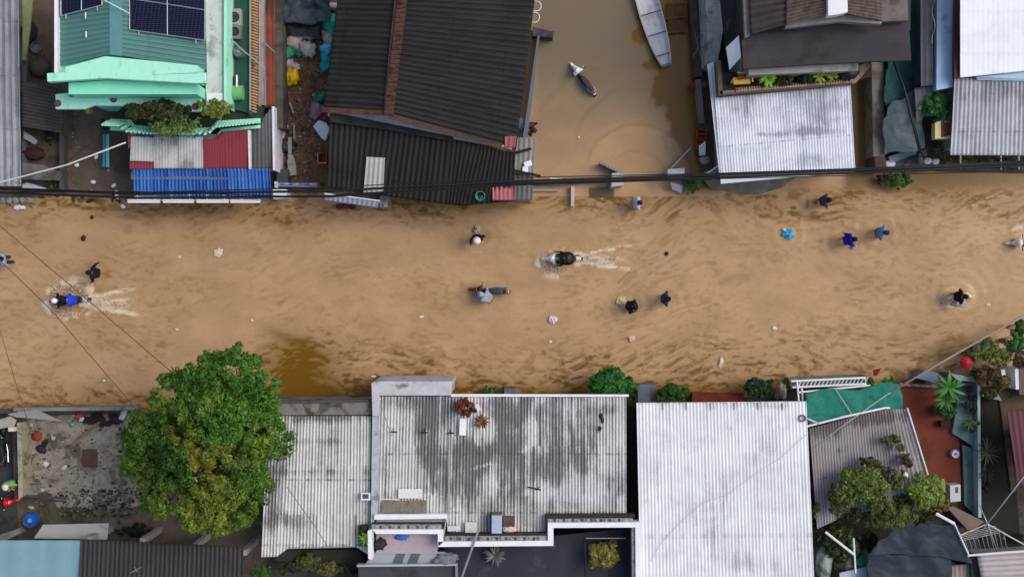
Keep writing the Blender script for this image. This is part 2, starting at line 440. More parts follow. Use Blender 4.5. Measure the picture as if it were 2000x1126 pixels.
def rosette(name, label, cat, px, py, z, n, ln, wd, cols, seed=1, group=None, zb=0.0, tiers=2, droop=0.5, pot=None, cz=None):
    """plant of long arching leaves"""
    c = P(px, py, z); t = thing(name, label, cat, (c.x, c.y, zb), group); rg = random.Random(seed); v, f, cs = [], [], []
    c1, c2 = C(cols[0]), C(cols[1])
    for k in range(n):
        th = 2.399 * k + rg.random() * .5; el = rg.uniform(0.15, 1.1) if tiers > 1 else rg.uniform(.1, .5); L = ln * rg.uniform(.7, 1.15)
        kk = rg.random(); cc = [c1[i] * kk + c2[i] * (1 - kk) for i in range(3)]; b = len(v); seg = 5
        px_, pz = 0.03, 0.0
        for s_ in range(seg + 1):
            u = s_ / seg; wdt = wd * math.sin(math.pi * min(1, 0.12 + u * 0.88)) * (1 if u < 1 else .1); e = el - droop * 2.2 * u
            if s_: px_ += math.cos(e) * L / seg; pz += math.sin(e) * L / seg
            for sgn in (-1, 0, 1):
                lx = px_; ly = sgn * wdt * .5
                v.append((c.x + lx * math.cos(th) - ly * math.sin(th) , c.y + lx * math.sin(th) + ly * math.cos(th), z + pz + (0.12 * wdt if sgn else -0.05 * wdt))); cs.append(cc + [1])
        for s_ in range(seg):
            for j in (0, 1): f.append([b + s_ * 3 + j, b + s_ * 3 + j + 1, b + (s_ + 1) * 3 + j + 1, b + (s_ + 1) * 3 + j])
    mb = MB(); mb.v = v; mb.f = f; o = mb.build('leaves', LEAF, t, smooth=True)
    ca = o.data.color_attributes.new('Col', 'FLOAT_COLOR', 'POINT'); ca.data.foreach_set('color', np.array(cs, np.float32).ravel())
    MB().tube([(c.x, c.y, zb), (c.x + .02, c.y, z)], [0.035, 0.025], 6).build('stem', STEM, t)
    if pot: MB().lathe((c.x, c.y, zb), [(pot * .7, 0), (pot, .28), (pot * 1.08, .3), (pot * 1.08, .33), (pot * .9, .33), (pot * .88, .27)], 16).build('pot', mat('#7a4a38', 'pot', .2, 8, .8), t)
    return t

# ================================================================== SETTING
def plate_obj(name, pts, z, m, zb=-0.5, kind='structure', bevel=0):
    o = MB().prism(pts, z, zb).build(name, m, bevel=bevel); tag(o, kind=kind); return o

mud = mat('#4d4034', 'wet_mud', .3, 1.5, .7, dirt='#2c241d', amt=.6)
MB().box((0, 0, -0.86), (240, 240, 1.0)).build('ground', mud)['kind'] = 'structure'

# ------------------------------------------------------------------ floodwater
def make_water():
    st = 0.062
    xs = np.concatenate([[-110, -70, -45, -32], np.arange(-26, 26.01, st), [32, 45, 70, 110]])
    ys = np.concatenate([[-110, -60, -30, -20], np.arange(-14.6, 14.61, st), [20, 30, 60, 110]])
    X, Y = np.meshgrid(xs, ys, indexing='ij'); px = 1000 + X * 42; py = 563 - Y * 42
    wx = (fbm(X * .35, Y * .35, 3, 3) - .5); wy = (fbm(X * .35 + 9, Y * .35, 4, 3) - .5)
    def ridge(fx, fy, seed, warp=2.0):
        warp = warp * .35
        n = fbm(X * fx + wx * warp * 2.2, Y * fy + wy * warp * 2.4 + wx * warp, seed, 3, .45)
        return 1 - np.abs(2 * n - 1) * 2.2
    r1 = ridge(.75, 2.3, 11); r2 = ridge(1.3, 3.4, 12, 2.5); r3 = ridge(.5, .9, 13, 3.5)
    big = fbm(X * .22, Y * .3, 21, 3); med = fbm(X * .6, Y * .9, 22, 4)
    def g(cx, cy, rx, ry, k=1.0, rot=0):
        dx, dy = px - cx, py - cy
        if rot:
            c_, s_ = math.cos(R(rot)), math.sin(R(rot)); dx, dy = dx * c_ + dy * s_, -dx * s_ + dy * c_
        return k * np.exp(-((dx / rx) ** 2 + (dy / ry) ** 2))
    street = sstep(352, 385, py)
    # clearer, tea-coloured water with dark reflections painted in along both banks
    zb = sstep(640, 765, py + (big - .5) * 90) * sstep(420, 560, px) + sstep(725, 800, py) * (1 - sstep(420, 560, px))
    zt = (1 - sstep(385, 455, py + (big - .5) * 70)) * street
    zone = np.clip(zb + zt * .9, 0, 1)
    clear_refl = zone * (sstep(.42, .88, r1) * .16 + sstep(.55, .92, r2) * .14)
    clear_refl = clear_refl + sstep(728, 775, py + (med - .5) * 50) * sstep(480, 540, px) * .62
    clear_refl = clear_refl + sstep(740, 800, py) * .25
    clear_refl = clear_refl + g(592, 712, 66, 58, .8) * sstep(.2, .5, med + .12) + g(550, 655, 60, 12, .4, 25) + g(720, 745, 160, 22, .3)  # dark reflections of tree and wall painted in as amber patches
    clear_refl = clear_refl + zt * .22 + g(1800, 680, 90, 45, .28) * sstep(.3, .8, r2)
    clear_refl = clear_refl + g(545, 430, 50, 14, .5) + g(330, 410, 120, 10, .3) + g(880, 395, 130, 12, .45)
    clear_refl = clear_refl + (med - .5) * .10 + (big - .5) * .12
    ang = (fbm(X * .16, Y * .25, 71, 3) - .5) * 3.2; ca_, sa_ = np.cos(ang), np.sin(ang); Xr, Yr = X * ca_ + Y * sa_, -X * sa_ + Y * ca_
    Xr, Yr = X + wx * 1.5, Y + wy * .8 + .5 * np.sin(X * .35 + 1) + wx * .9
    dsh = sstep(.54, .70, fbm(Xr * 1.9, Yr * 5.6, 72, 3, .5)); dsh2 = sstep(.60, .72, fbm(Xr * 3.4, Yr * 7.5, 73, 2))
    lit = sstep(.56, .72, fbm(Xr * 1.9, Yr * 5.6 + .55, 72, 3, .5))
    patch = sstep(.42, .62, fbm(X * .3, Y * .4, 74, 3))
    clear_refl = clear_refl + street * (dsh * (.7 * zone * (1 - .3 * patch) + .15 * patch + .04) + dsh2 * (.3 * zone + .16 * patch + .09) + sstep(.5, .75, fbm(X * .5 + wx, Y * 1.6 + wy * 2, 79, 4)) * .08) - lit * zone * .15  # ripple shading put into the colour: dark troughs, paler crests
    # courtyard on the far side of the low wall
    yard = (1 - street) * sstep(1010, 1060, px) * (1 - sstep(1400, 1420, px))
    edge = 1222 + (py - 0) * .24 + (med - .5) * 60 + (fbm(X * 1.2, Y * 1.2, 31, 3) - .5) * 60
    amber = sstep(-14, 22, px - edge) * yard
    arc = lambda cx, cy, rad, w_, a0, a1: np.exp(-((np.hypot(px - cx, (py - cy) * 1.05) - rad + (med - .5) * 16) / w_) ** 2) * sstep(a0, a0 + .3, np.arctan2(-(py - cy), px - cx)) * (1 - sstep(a1 - .3, a1, np.arctan2(-(py - cy), px - cx)))
    inside = (1 - sstep(-10, 14, np.hypot(px - 1245, (py - 335)) - 98)) * yard
    amber = amber * (1 - inside * .85)
    clear_refl = np.where(yard > .01, amber * 1.35 + arc(1245, 335, 100, 5, 0, 3.1) * .25 + arc(1255, 300, 135, 5, .3, 2.9) * .18 + arc(1300, 330, 190, 4, 1.2, 2.9) * .10 + arc(1230, 330, 215, 4, 1.3, 2.9) * .15 + arc(1245, 350, 60, 4, .2, 2.6) * .15 + (med - .5) * .12 + amber * 0, clear_refl)  # courtyard amber includes painted reflection; wave arcs shaded as darker lines
    grey = yard * (1 - amber) * np.clip(1.0 - sstep(60, 420, py + (med - .5) * 90) * .95, 0, 1) * (1 - inside * .6)
    grey = grey + (1 - sstep(375, 400, py)) * sstep(1380, 1420, px) * (1 - sstep(1640, 1660, px)) * .0
    east = (1 - street) * sstep(1640, 1660, px); clear_refl = clear_refl + east * .8
    # wakes
    foam = np.zeros_like(X)
    def wake(cx, cy, ln, spread, k, sgn=1, half=7):
        dx = (px - cx) * sgn; dy = py - cy; t_ = np.clip(dx / ln, 0, 1)
        body = (dx > -6) * (1 - sstep(.1, 1.15, dx / ln))
        s_ = half + spread * t_; q = fbm(X * 2.6 + 5, Y * 9, int(cx) % 50, 5, .6)
        core = .9 * np.exp(-((np.abs(dy) - s_) / (3 + 3.5 * t_)) ** 2) + .75 * np.exp(-(dy / (5 + 6 * t_)) ** 2) * (1 - t_) ** 1.5 + .18 * (np.abs(dy) < s_)
        return k * body * core * sstep(.30, .74, q + .16 * (1 - t_) - .04)
    foam += wake(160, 589, 140, 26, 1.5) + wake(1128, 503, 150, 22, 1.5, 1, 8) + wake(205, 597, 95, 14, .8) + wake(1170, 516, 110, 9, .6)
    def ring(cx, cy, rx, ry, w_, k, seed):
        rr = np.hypot((px - cx) / rx, (py - cy) / ry); q = fbm(X * 2.5, Y * 2.5, seed, 4)
        return k * np.exp(-((rr - 1) / w_) ** 2) * sstep(.4, .68, q)
    foam += ring(135, 587, 46, 34, .2, 1.0, 41) + ring(150, 560, 34, 18, .35, .6, 42) + ring(1090, 512, 38, 26, .2, .8, 43) + ring(1080, 522, 28, 22, .3, .35, 44)
    foam += ring(1870, 582, 28, 22, .35, .35, 45) + g(1845, 577, 16, 8, .7) * sstep(.4, .6, med) + ring(1995, 465, 20, 22, .3, .7, 46) + ring(932, 470, 22, 22, .2, .3, 47) + ring(210, 530, 22, 14, .4, .2, 48)
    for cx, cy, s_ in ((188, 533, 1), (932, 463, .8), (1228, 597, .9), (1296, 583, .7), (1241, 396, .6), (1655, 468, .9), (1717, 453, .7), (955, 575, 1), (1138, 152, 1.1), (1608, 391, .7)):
        clear_refl = clear_refl + g(cx + 14 * s_, cy + 2, 30 * s_, 16 * s_, .22)  # darker water patch beside each wader and the parked bike
    # real relief
    calm = 1 - .85 * (1 - street); hgt = calm * (.008 * (med - .5) + .003 * dsh2 - .005 * dsh * (zone + .1) + .003 * zone * r1 + .002 * r2) + .05 * np.clip(foam, 0, 1) * fbm(X * 5, Y * 5, 51, 3)
    hgt = hgt + .004 * calm * (fbm(X * 2.4, Y * 3.6, 61, 3) - .5) + yard * .002 * (arc(1245, 335, 100, 5, 0, 3.1) + arc(1300, 330, 190, 4, 1.2, 2.9))
    for cx, cy in ((135, 587), (1095, 505), (932, 465), (188, 533), (1228, 597), (1296, 583), (955, 575), (1655, 468), (1870, 580), (1717, 453), (1241, 396), (1539, 457)):
        rr = np.hypot(px - cx, py - cy); hgt = hgt + .016 * np.sin(rr / 3.6) * np.exp(-rr / 30)
    far = (np.abs(X) > 27) | (np.abs(Y) > 15.5); hgt = np.where(far, 0, hgt)
    nx, ny = X.shape; idx = np.arange(nx * ny).reshape(nx, ny)
    fc = np.stack([idx[:-1, :-1], idx[1:, :-1], idx[1:, 1:], idx[:-1, 1:]], -1).reshape(-1, 4).astype(np.int32)
    me = bpy.data.meshes.new('floodwater'); V = np.stack([X, Y, hgt], -1).reshape(-1, 3).astype(np.float32)
    me.vertices.add(len(V)); me.vertices.foreach_set('co', V.ravel()); me.loops.add(fc.size); me.loops.foreach_set('vertex_index', fc.ravel())
    me.polygons.add(len(fc)); me.polygons.foreach_set('loop_start', np.arange(0, fc.size, 4, dtype=np.int32)); me.polygons.foreach_set('loop_total', np.full(len(fc), 4, np.int32)); me.update(calc_edges=True)
    me.polygons.foreach_set('use_smooth', [True] * len(fc))
    for nm, a in (('darkened', clear_refl), ('silt', grey), ('foam', foam)):
        at = me.attributes.new(nm, 'FLOAT', 'POINT'); at.data.foreach_set('value', np.clip(a, 0, 1).astype(np.float32).ravel())
    G = NG('floodwater'); A = lambda k: G.n('ShaderNodeAttribute', attribute_name=k).outputs['Fac']
    p = G.pos((1, 1.5, 1)); n1 = G.noise(p, .4, 5, .6, .1); n2 = G.noise(p, 3.8, 5, .65, .2); n3 = G.noise(p, 11, 3, .6)
    c = G.mix(G.rmp(n1, .35, .65), C('#a88863'), C('#b4936d'))
    c = G.mix(G.math('MULTIPLY', G.rmp(n2, .5, .68), .16), c, C('#957545'))
    c = G.mix(A('silt'), c, C('#6f6552'))
    cl = G.math('ADD', A('darkened'), G.math('MULTIPLY', G.math('SUBTRACT', n3, .5), .25), clamp=True)
    c = G.mix(cl, c, C('#6c4e16'))  # amber carries clearer water plus painted reflections and ripple shade
    fm = G.rmp(G.math('MULTIPLY', A('foam'), G.math('ADD', .3, G.math('MULTIPLY', n3, 1.2))), .03, 1.05)
    c = G.mix(G.math('MULTIPLY', fm, .85), c, C('#ddd0b4'))
    G.set(G.b.inputs['Base Color'], c); G.set(G.b.inputs['Roughness'], G.math('ADD', .16, G.math('MULTIPLY', fm, .5))); G.b.inputs['IOR'].default_value = 1.33
    G.bump(G.math('ADD', n2, G.math('MULTIPLY', n3, .5)), .05, .05)
    me.materials.append(G.m); o = bpy.data.objects.new('floodwater', me); col.objects.link(o); o['kind'] = 'structure'
make_water()

# ------------------------------------------------------------------ people
def capsule(mb, a, b, ra, rb, n=10, M=None, flat=None):
    a, b = Vector(a), Vector(b); d_ = (b - a); L = d_.length; d_ = d_ / L if L > 1e-6 else Vector((0, 0, 1))
    pts, rs = [], []
    for k in (0.02, .35, .7): th = k * math.pi / 2; pts.append(a - d_ * ra * math.cos(th)); rs.append(ra * math.sin(th))
    pts += [a, a * .5 + b * .5, b]; rs += [ra, (ra + rb) / 2, rb]
    for k in (.7, .35, .02): th = k * math.pi / 2; pts.append(b + d_ * rb * math.cos(th)); rs.append(rb * math.sin(th))
    mb.tube(pts, rs, n, M)

SKIN = '#a87b5c'
def person(px, py, heading, label, shirt, trousers, arms='swing', lean=8, sit=False, head='hair', headc='#15110f', skin=SKIN, z0=-.36, M=None, group='people wading through the flood', sleeve='short', turn=0, cape=False, stride=1, tags=None):
    if M is None:
        c = P(px, py, .8); M = Matrix.Translation((c.x, c.y, z0)) @ Matrix.Rotation(R(heading), 4, 'Z') @ Matrix.Diagonal((1.14, 1.16, 1.04, 1))
    hz = .93 if not sit else .84
    U = Matrix.Translation((0, 0, hz)) @ Matrix.Rotation(R(lean), 4, 'Y') @ Matrix.Translation((0, 0, -.93))
    caps = []   # a, b, ra, rb, colour
    def cp(a, b, ra, rb, c_, up=True):
        T_ = U if up else Matrix.Identity(4); caps.append((T_ @ Vector(a), T_ @ Vector(b), ra, rb, c_))
    cp((0, -.085, .93), (0, .085, .93), .115, .115, trousers)
    cp((0, -.07, .97), (.0, -.11, 1.28), .115, .13, shirt); cp((0, .07, .97), (.0, .11, 1.28), .115, .13, shirt); cp((0, 0, .97), (0.01, 0, 1.3), .11, .12, shirt)
    cp((0, -.165, 1.40), (0, .165, 1.40), .078, .078, shirt); cp((0, -.1, 1.3), (0, .1, 1.3), .115, .115, shirt)
    cp((0, 0, 1.42), (.015, 0, 1.54), .06, .055, skin)
    tz = Matrix.Translation((.03, 0, 1.62)) @ Matrix.Rotation(R(turn), 4, 'Z') @ Matrix.Rotation(R(-lean * .4), 4, 'Y')
    hd = lambda p: tuple(tz @ Vector(p))
    cp(hd((-.01, 0, .03)), hd((.0, 0, .07)), .092, .09, skin); cp(hd((.035, 0, -.06)), hd((.03, 0, .04)), .06, .075, skin)
    cp(hd((.085, 0, -.02)), hd((.112, 0, -.035)), .014, .017, skin); cp(hd((0, -.088, -.02)), hd((0, -.09, .02)), .02, .022, skin); cp(hd((0, .088, -.02)), hd((0, .09, .02)), .02, .022, skin)
    A = dict(swing=[((-.10, .25, 1.15), (-.02, .29, .93)), ((.12, -.26, 1.17), (.28, -.24, 1.05))], hold=[((.08, .27, 1.15), (.30, .10, 1.13)), ((.08, -.27, 1.15), (.30, -.10, 1.15))],
             out=[((.04, .33, 1.17), (.20, .38, 1.02)), ((.0, -.33, 1.17), (-.02, -.42, .95))], bars=[((.20, .30, 1.18), (.40, .32, 1.06)), ((.20, -.30, 1.18), (.40, -.32, 1.06))],
             push=[((.26, .24, 1.22), (.46, .12, 1.12)), ((.20, -.34, 1.24), (.40, -.46, 1.08))], phone=[((.02, .25, 1.15), (.08, .3, .95)), ((.12, -.22, 1.18), (.27, -.05, 1.3))],
             cross=[((.10, .24, 1.15), (.22, -.02, 1.2)), ((.10, -.24, 1.17), (.22, .02, 1.12))])[arms]
    hands = []
    for (el, wr), s_ in zip(A, (1, -1)):
        sh = (0, .19 * s_, 1.395); shc = shirt
        cp(sh, el, .066, .056, shirt); cp(el, wr, .05 if sleeve == 'long' else .042, .034 if sleeve == 'long' else .028, shirt if sleeve == 'long' else skin)
        e, w_ = U @ Vector(el), U @ Vector(wr); f_ = (w_ - e).normalized(); side = f_.cross(Vector((0, 0, 1))); side = side.normalized() if side.length > .05 else Vector((0, 1, 0))
        pe = w_ + f_ * .085
        for k in (-.022, 0, .022): caps.append((w_ + side * k * .6, pe + side * k, .02, .017, skin))
        hands.append((w_, pe, f_, side, s_))
    if not sit:
        L = [((0, .095, .92), (.06 * stride + .04, .11, .49), (-.10 * stride, .11, .09)), ((0, -.095, .92), (.20 * stride + .02, -.11, .50), (.16 * stride, -.11, .09))]
    else:
        L = [((0, .10, .84), (.40, .19, .74), (.30, .17, .36)), ((0, -.10, .84), (.40, -.19, .74), (.30, -.17, .36))]
    for hp, kn, an in L:
        cp(hp, kn, .095, .062, trousers, False); cp(kn, an, .058, .04, trousers if sit else skin, False); cp(an, (an[0] + .15, an[1], an[2] - .045), .04, .032, '#222222', False)
    mb = MB()
    for a, b, ra, rb, c_ in caps: capsule(mb, a, b, ra, rb)
    me = bpy.data.meshes.new('tmp'); me.from_pydata(mb.v, [], mb.f); ob = bpy.data.objects.new('tmp', me); col.objects.link(ob)
    rm = ob.modifiers.new('r', 'REMESH'); rm.mode = 'VOXEL'; rm.voxel_size = .021; s_ = ob.modifiers.new('s', 'SMOOTH'); s_.factor = .5; s_.iterations = 4
    dg = bpy.context.evaluated_depsgraph_get(); m2 = bpy.data.meshes.new_from_object(ob.evaluated_get(dg)); bpy.data.objects.remove(ob); bpy.data.meshes.remove(me)
    n = len(m2.vertices); v = np.empty(n * 3); m2.vertices.foreach_get('co', v); v = v.reshape(-1, 3)
    best = np.full(n, 1e9); colr = np.zeros((n, 3))
    for a, b, ra, rb, c_ in caps:
        a_, d_ = np.array(a), np.array(b - a); t_ = np.clip(((v - a_) @ d_) / max(d_ @ d_, 1e-9), 0, 1)
        ds = np.linalg.norm(v - a_ - t_[:, None] * d_, axis=1) - (ra + (rb - ra) * t_); k = ds < best; best[k] = ds[k]; colr[k] = np.array(C(c_)[:3])
    # face: eyes and mouth
    for p_, rr, c_ in ((hd((.098, .034, .015)), .014, '#1a1210'), (hd((.098, -.034, .015)), .014, '#1a1210'), (hd((.095, 0, -.068)), .019, '#7a3c34')):
        q_ = np.array(U @ Vector(p_)); k = np.linalg.norm(v - q_, axis=1) < rr; colr[k] = np.array(C(c_)[:3])
    faces = [list(p.vertices) for p in m2.polygons]; verts = [tuple(x) for x in v]; cols_ = [tuple(x) for x in colr]; bpy.data.meshes.remove(m2)
    fb = MB(); sk = C(skin)[:3]
    for w_, pe, f_, side, s_ in hands:
        dn = side.cross(f_) * -1
        if dn.z > 0: dn = -dn
        for k, l in ((-.027, .055), (-.009, .07), (.009, .066), (.027, .05)):
            a = pe + side * k - f_ * .01; b_ = a + f_ * l * .5 + dn * .006; fb.tube([a, b_, b_ + f_ * l * .35 + dn * .03], [.0095, .0085, .006], 6)
        a = w_ + f_ * .03 + side * (-.024 * s_); fb.tube([a, a + f_ * .035 + side * (-.03 * s_), a + f_ * .065 + side * (-.035 * s_) + dn * .01], [.012, .0105, .007], 6)
    b0 = len(verts); verts += fb.v; faces += [[i + b0 for i in f_] for f_ in fb.f]; cols_ += [sk] * len(fb.v)
    Mw = M; org = M @ Vector((0, 0, 0)); t = thing('person', label, 'person', org, group)
    me = bpy.data.meshes.new('body'); me.from_pydata([tuple((Mw @ Vector(x)) - org) for x in verts], [], faces); me.update()
    me.polygons.foreach_set('use_smooth', [True] * len(me.polygons))
    ca = me.color_attributes.new('Col', 'FLOAT_COLOR', 'POINT'); ca.data.foreach_set('color', np.array([list(c_) + [1] for c_ in cols_], np.float32).ravel())
    me.materials.append(BODY); o = bpy.data.objects.new('body', me); col.objects.link(o); o.parent = t
    HM = Mw @ U @ tz
    hmat = mat(headc, 'headwear', .12, 12, .35 if head == 'helmet' else .8, bump=.1)
    if head == 'helmet':
        MB().loft([(-.14, 0, .05, .03, .04), (-.125, 0, .05, .08, .09), (-.07, 0, .055, .115, .12), (0, 0, .06, .13, .125), (.06, 0, .065, .115, .11), (.10, 0, .07, .085, .08), (.125, 0, .07, .03, .03)], 16, HM).build('helmet', hmat, t, smooth=True)
    elif head == 'hair':
        MB().loft([(-.118, 0, .03, .02, .03), (-.105, 0, .02, .07, .09), (-.06, 0, .035, .095, .115), (0, 0, .06, .103, .10), (.05, 0, .085, .08, .07), (.085, 0, .09, .03, .03)], 14, HM).build('hair', hmat, t, smooth=True)
    elif head == 'cap':
        MB().loft([(-.115, 0, .06, .03, .03), (-.1, 0, .07, .08, .07), (-.04, 0, .09, .104, .09), (.03, 0, .09, .1, .085), (.085, 0, .075, .07, .05), (.1, 0, .06, .075, .008), (.19, 0, .045, .05, .006)], 14, HM).build('cap', hmat, t, smooth=True)
    elif head in ('hat', 'cone'):
        MB().lathe((0, 0, .05), [(.155, 0), (.16, .008), (.13, .03), (.11, .06), (.105, .11), (.08, .14), (.01, .15)] if head == 'hat' else [(.22, 0), (.222, .01), (.12, .09), (.01, .17)], 20, HM).build('hat', hmat, t, smooth=True)
    return t, M @ U

# ------------------------------------------------------------------ motorbikes
TYRE = mat('#141414', 'rubber', .1, 8, .8); RIM = mat('#8c8f92', 'rim_metal', .1, 8, .35, metal=.8); DARK = mat('#1b1d22', 'dark_plastic', .15, 8, .5); CHROME = mat('#b5b8bb', 'chrome', .08, 8, .25, metal=.9)
def bike(px, py, heading, label, paint, seatc='#1f2028', tail='#8c1515', rear=None, z0=-.36, group='motorbikes in the flood', roll=0, z=.4, steer=0):
    c = P(px, py, z); M = Matrix.Translation((c.x, c.y, z0)) @ Matrix.Rotation(R(heading), 4, 'Z') @ Matrix.Rotation(R(roll), 4, 'X')
    t = thing('motorbike', label, 'motorbike', (c.x, c.y, z0), group)
    pm = mat(paint, 'bike_paint', .06, 6, .25, bump=0); rm_ = mat(rear or paint, 'bike_paint', .06, 6, .3, bump=0); sm = mat(seatc, 'seat_vinyl', .12, 14, .55)
    for x in (.62, -.60):
        wn = 'front_wheel' if x > 0 else 'rear_wheel'
        hub = MB().tube([(x, -.06, .29), (x, .06, .29)], .05, 12, M)
        for k in range(10): a = k * math.pi / 5; hub.tube([(x, 0, .29), (x + .23 * math.cos(a), 0, .29 + .23 * math.sin(a))], .006, 4, M)
        hb = hub.build(wn, RIM, t)
        MB().torus((x, 0, .29), .25, .042, 28, 8, M).build('tyre', TYRE, hb, smooth=True); MB().torus((x, 0, .29), .222, .016, 28, 6, M).build('rim', RIM, hb, smooth=True)
    MB().loft([(-.15, 0, .42, .10, .12), (.0, 0, .40, .12, .14), (.18, 0, .42, .10, .10), (.30, 0, .5, .06, .07)], 12, M).build('engine', DARK, t, smooth=True)
    MB().loft([(-.92, 0, .74, .03, .03), (-.85, 0, .72, .09, .06), (-.6, 0, .66, .125, .10), (-.3, 0, .60, .12, .12), (-.05, 0, .55, .085, .11), (.15, 0, .56, .06, .06), (.35, 0, .66, .05, .05)], 14, M).build('rear_fairing', rm_, t, smooth=True)
    MB().loft([(-.70, 0, .79, .06, .03), (-.64, 0, .80, .12, .045), (-.3, 0, .785, .135, .05), (-.02, 0, .76, .115, .045), (.08, 0, .75, .06, .03)], 14, M, 2.6).build('seat', sm, t, smooth=True)
    MB().loft([(.28, 0, .66, .25, .18), (.33, 0, .70, .26, .20), (.41, 0, .76, .20, .18), (.52, 0, .78, .13, .13), (.64, 0, .74, .085, .08), (.72, 0, .70, .03, .04)], 14, M, 2.4).build('leg_shield', pm, t, smooth=True)
    MB().loft([(.36, 0, .52, .05, .04), (.5, 0, .62, .06, .045), (.66, 0, .625, .08, .045), (.85, 0, .55, .068, .035), (.96, 0, .46, .03, .02)], 10, M).build('front_fender', pm, t, smooth=True)
    MB().tube([(.42, .07, .86), (.62, .075, .29)], .018, 6, M).tube([(.42, -.07, .86), (.62, -.075, .29)], .018, 6, M).build('fork', RIM, t)
    S_ = M @ Matrix.Translation((.40, 0, 0)) @ Matrix.Rotation(R(steer), 4, 'Z') @ Matrix.Translation((-.40, 0, 0))
    h = MB().tube([(.30, .36, 1.0), (.38, .22, 1.02), (.42, 0, .99), (.38, -.22, 1.02), (.30, -.36, 1.0)], .012, 6, S_).build('handlebar', CHROME, t)
    for s_ in (1, -1):
        MB().tube([(.34, .25 * s_, 1.01), (.29, .37 * s_, 1.0)], .02, 8, S_).build('grip', TYRE, h)
        mi = MB().tube([(.36, .2 * s_, 1.03), (.36, .27 * s_, 1.18)], .006, 5, S_).build('mirror', DARK, t)
        MB().loft([(.345, .27 * s_, 1.2, .05, .035), (.37, .27 * s_, 1.2, .055, .04), (.385, .27 * s_, 1.2, .03, .02)], 10, S_).build('mirror_glass', CHROME, mi, smooth=True)
    MB().loft([(.30, 0, 1.0, .10, .04), (.37, 0, 1.03, .17, .055), (.46, 0, 1.0, .12, .075), (.53, 0, .95, .07, .05)], 12, S_).build('headlight_cowl', pm if paint != '#8f2219' else DARK, t, smooth=True)
    MB().loft([(.515, 0, .955, .075, .05), (.545, 0, .945, .06, .04), (.555, 0, .94, .02, .015)], 12, S_).build('headlight', mat('#d8dcdc', 'lens', .03, 5, .1), t, smooth=True)
    MB().tube([(-.52, .15, .80), (-.75, .13, .86), (-.86, 0, .87), (-.75, -.13, .86), (-.52, -.15, .80)], .014, 6, M).build('grab_rail', CHROME, t)
    MB().loft([(-.97, 0, .70, .03, .02), (-.93, 0, .71, .07, .035), (-.86, 0, .73, .08, .03)], 10, M).build('tail_light', mat(tail, 'tail_lens', .05, 5, .2), t, smooth=True)
    MB().tube([(-.02, -.13, .32), (-.35, -.16, .33), (-.85, -.17, .42)], [.02, .04, .045], 8, M).build('exhaust', CHROME, t)
    MB().loft([(-1.02, 0, .44, .07, .01), (-.9, 0, .56, .075, .015), (-.78, 0, .64, .07, .02)], 8, M).build('mudguard', DARK, t)
    MB().box((.06, 0, .30), (.10, .56, .03), M=M).build('footrest', DARK, t)
    return t, M

bike(1138, 152, 127, 'parked white motorbike with dark seat standing alone in the flooded courtyard', '#dfe6e6', '#34303f', rear='#3a3648', tail='#e6e6e6', group='motorbikes', z=.4)
t, M = bike(1096, 505, 180, 'white motorbike ridden left in mid-street by a rider in a black cape', '#e8e9e6', '#202022', tail='#8c1515', group='motorbikes')
person(0, 0, 0, 'rider in black rain cape on the white motorbike in mid-street', '#0c0d0e', '#101012', 'bars', 14, True, 'helmet', '#0d0e10', M=M @ Matrix.Translation((-.24, 0, 0)), group='motorbike riders', sleeve='long')
# the black cape spread over the rider
MC2 = M @ Matrix.Translation((-.23, 0, 0))
p_, r_ = [], []
cp_ = MB().loft([(-.36, 0, 1.02, .10, .10), (-.30, 0, 1.06, .24, .16), (-.12, 0, 1.12, .31, .22), (.08, 0, 1.14, .31, .2), (.24, 0, 1.1, .27, .12), (.33, 0, 1.04, .24, .05)], 20, MC2, 2.3).build('rain_cape', mat('#0b0c0d', 'cape', .25, 5, .45), None, smooth=True)
per_ = [o for o in col.objects if o.get('label', '').startswith('rider in black rain cape')][0]
cp_.parent = per_; cp_.location = Vector(cp_.location) - Vector(per_.location)
t, M = bike(132, 586, 183, 'dark motorbike ridden left in a splash of foam, two people on it', '#22262c', '#1a1a1e', rear='#d4d6d8', tail='#26282c', group='motorbikes')
person(0, 0, 0, 'rider in black with a white helmet steering the splashing motorbike', '#14161a', '#15151a', 'bars', 20, True, 'helmet', '#eceef0', M=M @ Matrix.Translation((.08, 0, 0)), group='motorbike riders', sleeve='long')
person(0, 0, 0, 'passenger in bright blue jacket bent behind the white helmeted rider', '#1440c8', '#1c1430', 'hold', 30, True, 'hair', '#121216', M=M @ Matrix.Translation((-.42, 0, .03)), group='motorbike riders', sleeve='long')
t, M = bike(954, 567, 176, 'red nosed dark motorbike being pushed left through the flood', '#8f2219', '#33363c', rear='#24262b', tail='#e9b9a8', group='motorbikes')
person(957, 584, 150, 'person in pale grey shirt pushing the red nosed motorbike', '#9aa1ad', '#2b313c', 'push', 32, head='cap', headc='#8fa6b4', group='people on foot in the flooded street', sleeve='long')
bike(2006, 474, 180, 'motorbike half cut off by the right edge of the photo', '#d9d2c8', '#1d1d20', group='motorbikes')
bike(2, 868, 95, 'dark motorbike parked in the lane at the left edge', '#14171c', '#16161a', rear='#1a1c22', z0=.05, group='motorbikes', z=.7)
bike(0, 983, 12, 'bright red motorbike parked across the lane at the left edge', '#c41218', '#2a2426', rear='#c41218', z0=.05, group='motorbikes', z=.7)

